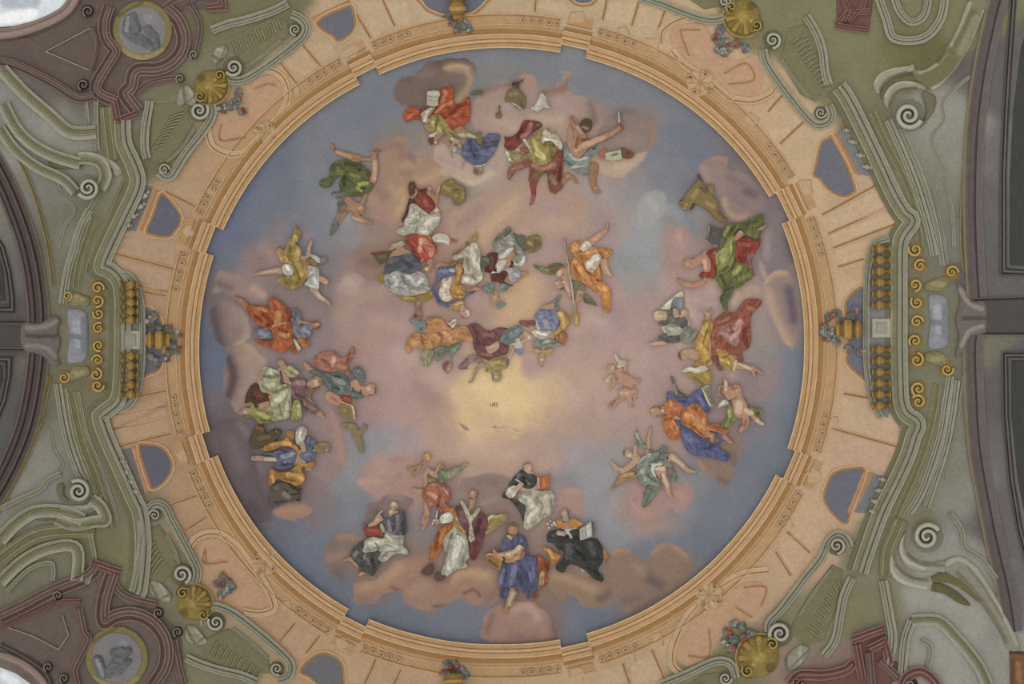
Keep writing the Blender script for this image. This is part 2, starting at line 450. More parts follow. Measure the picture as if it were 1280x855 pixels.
def cloud(label, fr, pts, base, strokes=(), H=2.6, rimw=5.5, w=13, jit=3):
    o = relief('painted_cloud', fr, base, [pts], strokes, mat='cloud', g=1.5, H=H, w=w, E=.05, fold=.9, fs=16, puff=True,
               rim=sky, rimw=rimw, jit=jit, mott=.03, alpha=.9, skirt=False)
    tag(o, label, 'cloud', 'painted clouds of the fresco')
A=(470,60,7.5);B=(630,80,7.111);C_=(390,160,7.111);D=(540,150,7.111);E_=(460,260,7.111);G=(600,260,7.111);H_=(480,360,7.111);I_=(600,360,7.111)
J=(250,270,7.111);K=(260,350,7.111);L_=(290,430,6.737);M_=(290,520,7.111);N_=(430,560,7.111);O_=(420,620,7.125);Q=(570,560,7.111);R_=(590,640,6.107)
S_=(830,180,7.111);T_=(820,260,7.111);UU=(800,350,7.111);VV=(800,440,7.111);X_=(740,430,9.5);Y_=(750,520,7.111);Z_=(540,460,8)
T1=(0,0,4);T2=(320,0,4);T3=(640,0,4);T4=(960,0,4);T5=(0,214,4);T6=(960,214,4);T7=(0,428,4);T8=(960,428,4);B1=(0,642,4);B2=(320,642,4);B3=(640,642,4);B4=(960,642,4)

cloud('dark mauve cloud behind the man in red orange cloak near the top rim', A, (150,420,170,310,240,250,330,240,380,190,450,120,560,90,660,70,760,50,860,60,920,110,960,200,960,280,900,400,870,470,800,560,600,620,430,600,280,570,190,520), '78665f',
 [('6b555a',60,560,140,680,95,850,90),('7a6762',90,300,420,380,480),('6e5f5c',50,250,300,300,280),('ab8f73',62,700,190,830,200,890,290,850,400,770,500),('b89c7e',26,650,190,760,160,860,190),('7b6e66',50,660,290,800,290),('83726c',60,420,250,520,230)])
cloud('peach cloud with brown wisps under the white pages at the top', ID, (586,150,592,122,610,106,640,100,655,88,668,92,676,108,690,105,705,88,718,90,715,110,735,120,748,130,755,155,745,182,720,186,690,175,660,172,620,176,598,166), 'a58c83',
 [('b59c8a',14,620,150,650,160),('b8a08c',12,668,150,700,150),('8a7260',9,606,112,625,104,645,104),('8a6e60',8,680,114,700,112,716,98),('86706c',9,738,130,744,150),('b08a78',7,655,96,664,106),('ae9a98',10,630,136,645,128),('a8948f',10,700,128,715,140)])
cloud('grey brown cloud around the hand that raises a knife', ID, (752,150,765,140,780,131,800,137,815,150,824,170,818,188,800,196,775,198,755,190,744,172), '8b7b76', [('9f7a6c',7,815,160,820,178,810,190),('7f7270',8,770,142,790,138),('978279',10,770,175,795,175)])
cloud('pale peach cloud tip right of the angel with green loincloth', ID, (738,200,760,196,790,190,812,186,806,202,790,216,778,226,758,224,744,214), 'b09a88', [('bca68e',7,770,210,790,205)], rimw=6)
cloud('round peach cloud right of the upside down angel in green', C_, (470,560,560,480,700,440,800,450,860,520,870,650,830,740,780,830,700,870,560,840,500,760,470,660), 'a3856f', [('bb9770',55,800,560,820,650,770,760),('8e7570',70,600,560,640,600),('9b7d70',60,560,740,640,800),('b08f78',40,700,520,760,600)], rimw=6)
cloud('brown mauve cloud bank above the man in crimson and white', C_, (560,150,640,90,760,60,870,60,880,180,1000,220,1200,250,1280,350,1180,470,1060,540,930,540,860,470,740,450,600,440,590,300), '9f836f', [('93776d',60,640,160,780,160,800,260),('b49472',60,930,470,1040,450,1150,380),('aa8a70',50,820,330,950,300),('8d7170',30,850,240,910,300,880,200),('8f7d64',45,800,420,870,400)])
cloud('pale pink cloud under the figure in the blue cloak', D, (0,230,150,210,300,330,450,420,620,330,640,430,540,520,440,590,330,600,200,540,100,540,0,600), 'b09a8c', [('bda88e',45,220,520,400,570,520,480),('aa9190',60,80,350,200,380),('a58d8c',30,600,350,560,430)], rimw=6)
cloud('pink peach cloud swelling above the white robed central group', ID, (556,268,580,250,610,238,660,225,715,235,740,262,725,290,700,298,676,294,655,288,630,282,618,300,600,318,584,322,570,300), 'a78c7c', [('ba9a7c',12,600,300,622,272,650,250),('a38a88',14,660,250,700,260),('b09485',12,680,280,710,280),('9b8078',10,575,280,600,262)])
cloud('mauve cloud lobe with a dark left side, beside the left rim above the brown one', ID, (258,392,263,378,275,372,292,374,306,386,315,402,317,418,310,430,296,440,284,444,276,436,268,425,260,408), '8d7976', [('5f5058',12,266,388,270,410,276,430),('a8948a',10,302,392,310,408,308,424),('9c8880',9,290,386,296,404),('b09a88',6,298,430,308,424)])
cloud('rounded pink brown cloud lobe with a dark hollow, left of the pale green robe', ID, (276,476,280,456,282,442,296,430,312,426,328,440,338,456,339,474,331,486,322,498,312,513,300,522,288,508,278,492), '9c867e', [('55464e',11,286,448,292,470,286,494),('b59c8a',11,312,434,328,448,332,470),('a89086',12,308,450,316,470,308,490),('ab947c',6,290,432,306,429)])
cloud('pinkish cloud reaching towards the bare foot of the man in orange', J, (110,560,150,480,230,465,380,505,430,570,560,585,620,680,600,770,520,785,430,740,330,720,200,700,90,690), '9c867e', [('b59a8e',50,470,640,560,700),('77686f',60,170,600,260,640),('ab8e84',35,330,520,400,560)])
cloud('pink edged cloud puff between the bull and the angel with the trumpet', ID, (372,545,378,522,392,506,408,503,424,520,430,545,436,570,430,592,414,604,396,600,380,585,372,565), '95807f', [('ab877c',7,415,515,424,545,428,575),('88787e',10,390,540,395,570)])
cloud('dark slate mauve cloud beside the lower left rim', ID, (254,548,262,528,285,518,312,530,322,556,326,600,342,628,340,650,324,660,304,640,284,612,266,580), '6b5e66', [('7b6c72',12,290,550,300,580),('5f5258',10,315,630,325,645),('857478',8,300,530,312,545)])
cloud('small orange brown cloud under the bull', ID, (338,640,350,628,375,626,392,630,393,643,378,652,352,651), 'a4826c', [('b08c76',6,350,638,380,636)])
cloud('small grey brown cloud left of the white robed writer', B2, (330,160,400,90,480,90,560,130,540,200,480,250,430,340,360,310,335,240), '85746c', [('a3856f',30,420,110,520,120),('9d8172',30,370,220,440,200),('6f6468',30,400,290,440,320)])
cloud('peach brown cloud carrying the white robed writer', B2, (470,380,500,330,600,310,680,230,800,200,900,200,880,270,800,330,760,400,700,405,640,410,600,460,530,465,480,440), 'a17f6d', [('b59376',40,540,360,640,330,720,270),('7f6258',18,680,370,720,390),('92766a',30,520,430,570,440)], rimw=6)
cloud('large peach cloud carrying the man in violet and orange', B2, (720,390,760,320,850,300,950,340,1000,270,1120,250,1200,290,1225,370,1220,440,1150,470,1080,470,1030,430,960,470,880,500,800,490,740,450), '9f7e6d', [('b99778',40,960,330,1040,290,1150,310),('a98a74',40,790,380,860,360),('7a5950',14,1040,400,1090,380,1120,410),('7b5c52',14,890,465,950,460),('8c6e62',30,1180,400,1160,440)], rimw=6)
cloud('rose cloud under the shoe of the seated man in blue', ID, (598,795,604,768,618,756,640,750,665,750,685,765,700,785,702,798,680,804,640,807,610,804), 'a28176', [('ba9a8c',8,640,762,660,758,672,772),('7f6668',8,692,776,694,794),('8b6c64',6,616,770,608,790),('8f7470',8,640,795,670,797)])
cloud('brown cloud ledge under the man in the black habit', B3, (130,300,230,270,330,300,470,300,530,380,500,450,440,480,360,470,290,430,250,480,200,430,150,370), '927864', [('aa8c74',35,220,310,330,340,400,380),('75605a',30,440,430,480,400),('7b675f',30,170,390,220,440)], rimw=6)
cloud('wide orange tinged brown cloud against the lower right rim', B3, (440,220,490,180,540,160,620,190,660,230,700,170,780,135,880,190,925,270,850,370,700,440,560,515,530,470,500,420,470,340), '8c7568', [('ad866c',25,500,190,580,180),('ac846f',25,700,190,780,150,870,210),('6c5e62',40,680,320,740,360),('9c7f6a',35,620,260,650,300),('7d6a64',30,560,440,620,420)])
cloud('pink and orange cloud above the crouching lion', ID, (871,212,876,200,886,194,900,191,911,196,913,207,930,212,944,230,930,248,905,248,886,236,876,224), '94807c', [('ad826e',5,888,197,905,198),('a88a84',7,878,210,884,226),('7f7070',8,912,222,930,232)])
cloud('round mauve cloud with peach underside above the green and red robed man', S_, (490,420,550,290,650,250,740,290,830,340,900,450,900,560,860,640,760,680,650,700,560,670,500,580,480,500), '8f7b79', [('b3937c',45,530,500,560,600,640,660,740,650),('b08b74',30,580,320,680,300),('68606a',60,730,420,800,450),('837278',40,640,480,700,540)], rimw=6)
cloud('mauve grey cloud against the right rim above the hollowed one', ID, (946,320,950,298,956,276,966,258,978,262,988,282,996,305,999,325,990,338,970,342,956,352,948,340), '84777c', [('978a8a',9,956,290,960,320),('b0978c',5,950,330,956,346),('70656b',10,984,300,990,322)])
cloud('tall peach edged cloud with a dark hollow against the right rim', ID, (951,352,957,342,968,336,982,334,992,342,998,358,1002,380,1003,402,998,428,990,442,978,430,968,410,958,392,952,372), '93807c', [('bd9c80',7,956,352,966,342,982,340),('b79a84',9,960,364,966,388,976,412,986,432),('64586a',9,986,362,990,384,992,400)])
cloud('dark brown cloud under the blue cloak on the right', Y_, (840,380,900,500,1000,560,1060,620,1130,635,1190,560,1245,440,1275,300,1180,230,1050,320,920,350), '8b7469', [('76625a',40,1060,560,1140,590),('a5826f',30,870,400,920,470),('7b6a68',40,1180,330,1200,430)])
cloud('pink cloud below the flying angel in sage green', ID, (781,612,796,602,830,612,862,598,869,615,862,636,848,646,836,638,822,650,803,655,786,642), 'a38580', [('b08a7e',7,795,635,810,645),('ad8a80',7,850,615,855,635)])
cloud('pale mauve cloud behind the turbaned angel head on the right', UU, (385,90,480,80,640,30,730,90,780,240,740,270,680,260,640,400,600,480,500,430,450,380,390,240), 'a8928d', [('b9a08a',25,400,130,420,220,470,330),('b59c90',30,600,80,690,120),('9c8887',50,540,250,600,330)], rimw=6)
cloud('light peach cloud between the green drapery and the rose cloak', UU, (785,240,830,100,960,20,1090,60,1080,150,1000,200,900,270), 'ae968a', [('bfa48c',25,820,210,870,120)], rimw=6)
cloud('pink cloud pair left of the trumpeting angel', N_, (90,290,200,220,370,190,380,90,450,50,560,50,640,110,600,200,480,300,400,400,280,440,150,370), 'a98981', [('b5958a',50,160,300,300,290),('a3807c',40,420,120,500,100),('98807c',40,440,330,500,240)])
cloud('dark mauve cloud behind the head of the man in violet', Q, (0,300,100,240,300,200,460,230,520,330,430,450,330,480,220,530,100,420,0,400), '8b766f', [('7f6e6c',50,200,300,350,300),('a08670',30,230,500,330,470,430,450)])
cloud('rose cloud between the two seated friars', Q, (900,420,960,350,1080,345,1160,430,1160,600,1080,640,1000,560,900,520), 'a6857d', [('b28c84',30,980,380,1090,390)])
cloud('slate brown cloud behind the bald writer', N_, (170,620,180,500,300,440,420,400,600,400,650,480,600,560,560,700,400,700,250,700), '82716f', [('756667',50,260,560,330,600),('94807c',40,420,440,520,440)])

cloud('pale rosy puff right of the mustard draped angel', ID, (418,352,424,340,436,334,450,338,458,350,454,366,442,376,428,372,420,362), 'a6918a', [('ae9a92',9,434,350,444,356)], rimw=13, jit=7)
cloud('brown shadowed cloud left of the slate cloaked figure', ID, (440,330,446,316,462,308,480,308,496,316,500,332,488,346,470,352,452,350,442,342), '8d7468', [('7c6660',10,458,326,474,330),('9d857a',7,486,340,494,330)])
cloud('rosy cloud left of the slate book at the upper right', ID, (834,306,838,288,848,280,860,286,868,296,866,312,858,326,846,332,836,322), 'a38680', [('b0928a',7,848,292,852,306)])
cloud('bright white grey cloud left of the ochre lion', ID, (792,262,798,246,812,236,828,238,836,248,834,262,826,276,812,288,800,284,792,276), '999a9b', [('a3a3a2',8,812,252,820,260)])
cloud('brown mauve cloud behind the knees of the man in blue', ID, (590,730,596,712,606,704,620,720,624,740,618,754,602,764,592,750), '8b766c', [('a08874',7,600,714,606,730)])
GAIN = .79; WARM = True
# ================================================================ the painted architecture
PK = dict(l='d8b384', m='c99d68', d='b08348', w='e0c492', p='d1a576', b='a87c45', f='c9a272')
G1, G2, G3, G4 = 'b4b4a2', '8f8e74', '74725a', 'a2a18c'
# ---- ceiling plaster beyond the cornice
CEIL = """
20 20 6a615d;90 60 716964;60 110 77706a;110 130 7a736d;20 130 9a9c95;60 150 a2a49c;110 170 999b90;20 180 a0a298;50 210 8f9186;100 190 9c9d92;90 230 8b8c7e;140 170 8a876b;150 140 8b886e
200 140 8e8b70;175 120 86836a;210 100 837f62;240 70 8d8a6c;260 30 7f7c5a;300 20 85825f;300 60 8f8c6e;340 20 817e5c;230 170 84815f;190 190 7f7b58
35 260 8c8d82;60 290 868873;30 300 8a8a80;90 300 8c8e7e;110 270 7f7d63;80 340 81826e;100 340 80816b;130 250 8a8970;150 240 9c9b88;90 380 84856a
160 320 c2a284;180 300 c2a284;200 330 c4a484;200 270 c8a886;180 350 c4a284;200 370 c6a284;220 380 c4a07c;170 400 c0a080;200 420 c4a07c;220 460 c29e7a;200 480 c29e7c;170 500 bf9e80;180 530 be9c7e;210 550 c09a78;220 600 c49f7c;240 640 c8a27e;270 690 cba37f;230 660 c6a27e;300 730 cba27c;340 760 cba580;300 690 cca57f;380 800 cba782;440 820 cca783;420 850 c8a480;320 780 c7a380
250 300 c8a27a;230 240 c8a682;270 220 caa480;260 180 cda784;300 200 cba684;310 150 c8a580;350 100 cdb08a;340 140 caa683;400 60 ccb18e;440 30 cdb08c;480 40 ceb18d;530 20 d0b592;600 20 cfb28e;660 20 d0b591;720 20 d0b591;780 20 d0b592;850 50 d0b590;860 80 d2b28c;900 100 d2b28c;940 120 d3b38d;980 160 d4b690;1010 170 d4b892;1020 220 d6b890;1060 270 d2b492;1100 250 ceb192;1110 290 cdb194;1060 310 d4b48e;1080 340 d4b48e;1050 480 d4b38c;1080 510 cfb08e;1100 540 ccb092;1060 540 d2b38e;1040 580 d4b38c;1100 600 ccae90;1000 640 d4b490;1020 670 d0b08e;980 690 d2b18e;950 690 d2b190;920 720 d3b28e;880 740 d2b08c;860 790 d0ae8a;800 820 d0b08c;740 830 cfb08a;660 830 d0ae88;600 840 cca983;520 830 cca884
960 20 8d8a68;1000 30 8c8966;1040 60 8d8a68;1050 100 858261;1080 90 8a8764;1080 160 7e7c5e;1130 50 7d7a50;1100 20 8d8b68;1160 70 77744a;1200 30 858560;1150 20 8b8966;1160 170 9c9d92;1190 140 a2a49c;1200 180 999b92;1130 200 8b8b76;1180 230 8e8f80;1150 250 83836c;1190 300 85867a;1160 330 858570;1190 380 83846a;1140 300 84846e;1150 520 84846c;1180 520 8c8d7e;1170 580 8b8b76;1200 620 989a90;1210 580 8f9184;1140 620 8a8970;1200 700 a4a69e;1160 740 acaea6;1200 780 acaea6;1160 700 9fa096;1230 740 9b9d93;1250 800 a2a49c;1120 700 8c8a70;1090 700 8f8d74;1100 760 8c8970;1060 760 8b8863;1020 790 8f8c6c;980 830 a58c80;1040 830 9a8078;1100 840 a39a8e;1160 840 a9aaa2;880 850 8d8a68;920 840 8c8660
30 600 9a9c92;70 610 9a9c92;100 600 8c8d7e;30 650 95978a;90 560 83846f;60 570 9fa197;60 690 8a8a70;30 700 86866a;100 680 85846a;40 740 868570;70 730 8c8c78;130 680 86835f;150 640 86856c;170 700 8e8a68;180 730 8f8c74;130 740 8a876a;100 800 7d746c;60 790 807770;50 820 7b716b;30 800 8a817a;120 770 8a8078;170 770 857c6a;260 820 8f8c70;230 830 8d8a6c;300 840 8d8a70;300 810 a09e88;350 850 c9a680;200 640 8e8b70;210 690 8d8a6a
20 400 625e60;96 400 8b8a70;110 440 8b8a70;85 440 84836a;100 470 7e7c5e;120 470 868468;64 480 7d7a60;70 500 85856f;75 540 90917f;80 400 84836a;118 400 8b8a70;120 370 88876e;105 360 83826a;66 400 7a7868;130 440 8a8970;1180 440 85846c;1150 440 85846c;1160 380 85846c;1200 440 807e6c;40 300 5f5a59;10 340 75767a;10 500 6c6d6e;40 520 5f5856;10 560 68696c
1220 100 6e6768;1230 250 74706f;1220 350 706b6a;1225 500 6f6a6a;1240 650 716b6b;1265 500 6b6b6e;1265 300 6b6d6e;1265 100 6d6b6c;1270 650 77757a;1270 750 77757a;1240 200 7a7878;1240 560 757376
"""
ceilf = interp_field(parse(CEIL), 15, 3, 20)
def make_ceiling():
    # plaster of the vault around the fresco, one continuous shell open at the round cornice
    g = 6.0
    xs = np.arange(-450, 1740, g); ys = np.arange(-450, 1310, g)
    X, Y = np.meshgrid(xs, ys, indexing='ij')
    r = np.hypot(X-FX, Y-FY); a = np.degrees(np.arctan2(Y-FY, X-FX)); ri = rin(a)+12
    keep = r > ri
    adj = (~keep) & (r > ri-g*1.5)
    PXX = np.where(adj, FX+(X-FX)*ri/np.maximum(r, 1), X); PYY = np.where(adj, FY+(Y-FY)*ri/np.maximum(r, 1), Y)
    cin = keep[:-1, :-1].astype(int)+keep[1:, :-1]+keep[:-1, 1:]+keep[1:, 1:]
    ci, cj = np.nonzero(cin >= 1)
    used = np.zeros(X.shape, bool)
    for q in (0, 1):
        for b in (0, 1): used[ci+q, cj+b] = True
    idx = -np.ones(X.shape, int); idx[used] = np.arange(used.sum())
    px, py = PXX[used], PYY[used]
    V = P(px, py, 0.2); C = ceilf(px, py)
    Fc = np.stack([idx[ci, cj], idx[ci+1, cj], idx[ci+1, cj+1], idx[ci, cj+1]], 1)
    o = mesh('ceiling', V, Fc, C, 'stucco'); tag(o, kind='structure')
make_ceiling()

# ---- round cornice with eight breaks
BR = [(-118.4, -114.2), (-78.8, -73.9), (-29.2, -23.6), (19.6, 25.1), (73.6, 78.8), (115.8, 120.2), (159.0, 163.8), (-162.5, -157.3)]
cor = empty('round_cornice', FX, FY, 'round peach coloured cornice with eight stepped breaks framing the painted sky', 'cornice')
CB = [(1.6, 9, PK['w']), (4.2, 8.4, PK['m']), (1.2, 7, PK['b']), (3.6, 8, PK['l']), (1.2, 6.6, PK['d']), (4.6, 7.4, PK['p']), (1.4, 6.6, PK['w']), (6.0, 4.0, PK['d']), (4.2, 3.2, PK['m'])]
def arcpts(a0, a1, dr, step=3.):
    n = max(2, int(abs(a1-a0)/step)+1)
    aa = np.linspace(a0, a1, n); r = rin(aa)+dr
    return np.stack([FX+r*np.cos(np.radians(aa)), FY+r*np.sin(np.radians(aa))], 1)
brs = sorted(BR)
WT = sum(b[0] for b in CB)
for i, (s, e) in enumerate(brs):
    nx = brs[(i+1) % 8][0]
    if nx < e: nx += 360
    # outward order: path run with angle decreasing so that the first band lies on the sky side
    p = arcpts(nx, e, WT/2)
    mould('cornice_moulding', p.ravel(), CB, parent=cor, n=2)
    p = arcpts(e+.15, s-.15, WT/2+8)
    mould('cornice_recess', p.ravel(), CB[:-2]+[(5, 3, PK['d'])], parent=cor, n=2, base=-.6)
# ---- frieze band under the cornice, between the breaks
for i, (s, e) in enumerate(brs):
    nx = brs[(i+1) % 8][0]
    if nx < e: nx += 360
    p = arcpts(nx-1, e+1, WT+8)
    mould('frieze_band', p.ravel(), [(1.2, 2.4, PK['w']), (11, 1.0, PK['f']), (1.2, 2.4, PK['d']), (1.6, 2.2, PK['l'])], parent=cor, n=2)
    p = arcpts(e-.3, s+.3, WT+15)
    mould('frieze_band', p.ravel(), [(1.2, 2.2, PK['d']), (10, 1.4, PK['m']), (1.2, 2.4, PK['l'])], parent=cor, n=2)
# foliage scrolls of the frieze flanking each break
def frieze_scrolls(a0, a1, k):
    for q in range(k):
        a = a0+(a1-a0)*(q+.5)/k
        r = float(rin(a))+WT+8
        cx, cy = FX+r*math.cos(math.radians(a)), FY+r*math.sin(math.radians(a))
        volute('frieze_scroll', cx, cy, 5.0, 1.3, start=math.radians(a+90*(q % 2)), hand=1 if q % 2 else -1, cols=('dcc09c', PK['m'], 'c4966e'), parent=cor, H=2.2, disc=False)
for s, e in brs:
    frieze_scrolls(s-8.2, s-.6, 5); frieze_scrolls(e+.6, e+8.2, 5)
# ---- pilaster strips: joints of the painted wall
JN = [(T2,460,0,575,190),(T2,635,0,695,130),(T2,235,225,325,330),(T2,125,315,245,470),(T3,120,0,115,60),(T3,475,0,455,100),(T3,635,10,600,130),(T3,765,55,735,140),
 (T4,180,610,60,720),(T4,72,478,0,560),(T6,560,60,270,220),(T6,650,260,325,385),(T6,600,180,300,315),(T6,480,440,350,480),(T8,380,255,500,275),(T8,325,430,655,522),(B4,95,90,210,195),(B4,40,190,115,310),
 (B3,700,680,765,830),(B3,555,750,590,850),(B2,600,730,545,852),(B2,320,610,250,700),(B2,195,550,120,640),(B1,1030,20,925,88),(B2,725,780,690,855),
 (T7,570,525,850,455),(T7,550,365,830,318),(T7,545,435,825,380),(T7,700,265,840,240),(T7,850,812,985,765),(T5,575,410,885,492),(T5,715,600,830,622),(T5,830,100,990,182),(T5,700,570,840,600)]
pan = empty('panelled_drum_wall', 200, 300, 'peach drum wall with radial pilaster strips and joints around the cornice', 'wall')
for fr, a, b, c, d in JN:
    mould('pilaster_joint', (a, b, c, d), [(1.2, 1.6, PK['l']), (1.8, .5, PK['b']), (1.0, 1.2, PK['m'])], parent=pan, fr=fr)
for fr, pts, col in [(T2, (500,10,640,10,690,125,590,185), 'd3b894'), (T2, (640,5,760,5,780,100,700,130), 'd6bb98'), (T2, (250,230,380,200,395,270,330,320), 'd2b592'), (T2, (140,320,235,235,315,335,245,385), 'd4b28e'),
 (T3, (125,5,260,5,290,70,120,40), 'd6ba96'), (T3, (480,5,630,10,600,120,460,100), 'd6bb97'), (T3, (640,10,765,55,735,130,605,125), 'd5b994'),
 (T4, (10,640,180,610,60,700,20,740), 'd6ba96'), (T6, (290,220,590,75,640,180,310,300), 'd6b896'), (T6, (315,310,640,190,650,255,325,380), 'd8bb96'), (T6, (335,395,500,340,480,430,350,470), 'd9bb94'),
 (T8, (375,265,510,285,650,380,650,510,340,425), 'd5b694'), (T8, (330,445,650,525,610,650,480,620,380,620,300,640), 'd2b294'), (B4, (110,95,190,20,300,110,210,185), 'd7b794'), (B4, (45,180,110,100,205,190,120,300), 'd6b692'),
 (B3, (590,750,700,690,760,830,600,850), 'd5b792'), (B3, (440,780,550,755,570,850,450,850), 'd3b590'), (B2, (340,650,420,690,590,740,540,850,440,850,440,740), 'cfae88'), (B2, (130,630,200,560,310,610,210,760,150,720), 'cda987'),
 (T7, (570,440,830,325,850,450,580,515), 'c9a888'), (T7, (560,370,830,250,830,310,560,430), 'c8a684'), (T5, (580,330,880,340,880,480,580,405), 'c6a686'), (T5, (580,430,860,500,840,600,715,590,680,520,590,500), 'c9a988'), (T5, (850,110,960,30,1060,100,1000,180), 'c8a886')]:
    relief('wall_panel', fr, col, [pts], mat='stucco', parent=pan, g=2.2, H=.5, w=3, E=.25, soft=False, mott=.05, back=-.3)
# capitals: blocky key stones between the frieze and the openings
for fr, pts in [(T2, (455,230,490,215,520,240,500,290,450,290,440,255)), (T3, (290,60,360,55,365,115,290,110)), (T3, (525,140,570,130,590,170,550,190)), (T3, (665,190,730,195,735,270,680,240)),
 (T6, (155,45,215,40,225,110,190,125,160,90)), (T5, (905,285,960,265,975,320,930,335)), (T7, (880,555,920,520,950,590,900,600)), (T8, (190,650,225,620,265,650,260,700,200,705)),
 (B3, (290,775,345,765,370,800,350,830,300,820)), (B2, (400,620,440,612,465,650,430,690,400,660)), (T5, (1030,90,1060,65,1085,110,1050,130)), (T8, (330,370,350,370,350,405,300,440,300,400)), (B2, (125,440,170,430,180,480,130,480)), (T2, (190,430,215,420,225,470,195,480)), (T3, (1190,560,1240,590,1210,640,1160,590)),
 (B4, (70,40,110,25,130,60,90,95)), (B3, (560,700,610,690,620,740,570,745)), (B3, (700,600,750,590,760,660,710,665))]:
    relief('capital_block', fr, 'cfb08a', [pts], [(('b48a60', .8), 6, *pts[:6])], mat='stucco', parent=pan, g=.9, H=1.2, w=4, E=.8, L=.4, fold=.3, soft=False)
# ---- shaped openings onto painted blue sky
def opening(label, fr, pts, col='777d8a', rimc='bd8e5c'):
    o = empty('sky_opening', *xf(fr, pts).mean(0), label, 'opening', 'blue openings in the drum wall')
    p = xf(fr, pts)
    relief('opening_sky', ID, col, [p.ravel()], mat='fresco', parent=o, g=1.5, H=.2, w=3, E=.5, soft=True, mott=.05, back=-.3)
    mould('opening_rim', p.ravel(), [(1.4, 2.4, PK['w']), (2.4, 1.6, rimc), (1.0, 1.0, PK['d'])], parent=o, closed=True, n=3)
    return o
opening('blue shaped opening at the upper left between the scroll bracket and top vase', T2, (300,122,330,85,400,50,478,25,492,70,500,120,480,165,430,205,400,205,385,185,350,165))
opening('blue opening cut by the top edge behind the hanging top vase', T2, (825,-25,830,15,860,50,930,78,960,80,1060,75,1110,50,1150,10,1155,-25), '787e8a')
opening('small blue opening cut by the top edge right of the top vase', T3, (290,-20,300,2,330,22,370,25,400,15,420,-20), '767c8a')
opening('blue opening at the upper right under the white spindle row', T4, (225,880,235,830,262,715,300,690,325,690,400,830,440,950,430,965,390,985,340,975,290,940,260,900))
opening('blue half oval opening behind the right flower vase', T6, (385,700,388,650,420,605,480,575,492,660,500,900,495,1040,440,1010,400,970,388,940,400,860), '7a808c')
opening('blue opening at the lower right under the white spindle row', T8, (275,770,300,690,335,645,400,628,488,638,420,835,400,900,375,905,340,880,300,830))
opening('blue opening at the bottom left between bracket and bottom vase', B2, (215,785,285,712,340,695,390,710,430,745,440,800,435,870,330,870,270,820), '7a7d82')
opening('blue opening at the lower left beside white spindles', T7, (690,520,740,507,800,517,835,545,858,590,862,635,825,700,762,735,735,690), '6d7482')
opening('blue half oval opening behind the left flower vase', T5, (720,690,760,690,800,730,812,770,812,860,812,960,790,1000,740,1020,710,1020,712,850), '757b88')
opening('blue opening at the left below a small scroll, beside white spindles', T5, (728,300,760,225,800,112,840,130,870,165,905,215,905,260,880,300,840,332,760,322), '6f7686')
# orange jambs beside the four side openings
for fr, pts in [(T4, (310,680,345,665,460,880,420,860)), (T5, (690,300,735,300,805,100,770,90)), (T7, (655,520,690,520,765,740,725,755)), (T8, (475,650,530,650,420,860,395,850)), (T2, (270,90,450,5,470,20,290,115))]:
    relief('opening_jamb', fr, 'c08c5e', [pts], [('d0a67e', 8, pts[0], pts[1], pts[6], pts[7])], mat='stucco', parent=pan, g=1.2, H=1.2, w=2, E=.8, soft=False)
for k, (fr, pts) in enumerate([(T4, (345,655,400,640,560,860,500,880,440,870)), (T5, (615,300,680,300,740,150,765,80,730,70)), (T7, (590,540,655,525,730,755,680,775)), (T8, (530,655,580,670,520,860,430,850))]):
    relief('spindle_bed', fr, ['8a8f92', '868280', '857f7c', '83898e'][k], [pts], mat='fresco', parent=pan, g=1.5, H=.3, w=2, E=.4, soft=False)
for fr, L in [(T4, (375,650,410,655,400,705,445,715,440,775,485,780,470,830,520,840)), (T5, (715,140,745,100,690,190,725,160,655,235,690,215,630,270,660,270)), (T7, (600,590,635,600,620,645,655,655,640,690,680,705,665,740,700,755)), (T8, (555,680,590,690,535,740,575,740,515,790,555,800,505,840,540,850))]:
    for i in range(0, len(L), 4):
        o = lathe('spindle', L[i:i+2], L[i+2:i+4], [(0, 11), (.15, 6), (.5, 13), (.8, 5), (1, 10)], 'b9b6aa', mat='stucco', fr=fr, h=.6)
        tag(o, {id(T4): 'pale spindle in the short row under the upper right scroll', id(T5): 'pale spindle in the short row at the left, above the balustrade', id(T7): 'pale spindle in the short row at the left, below the balustrade', id(T8): 'pale spindle in the short row at the lower right'}[id(fr)], 'spindle', {id(T4): 'spindles upper right', id(T5): 'spindles upper left', id(T7): 'spindles lower left', id(T8): 'spindles lower right'}[id(fr)])
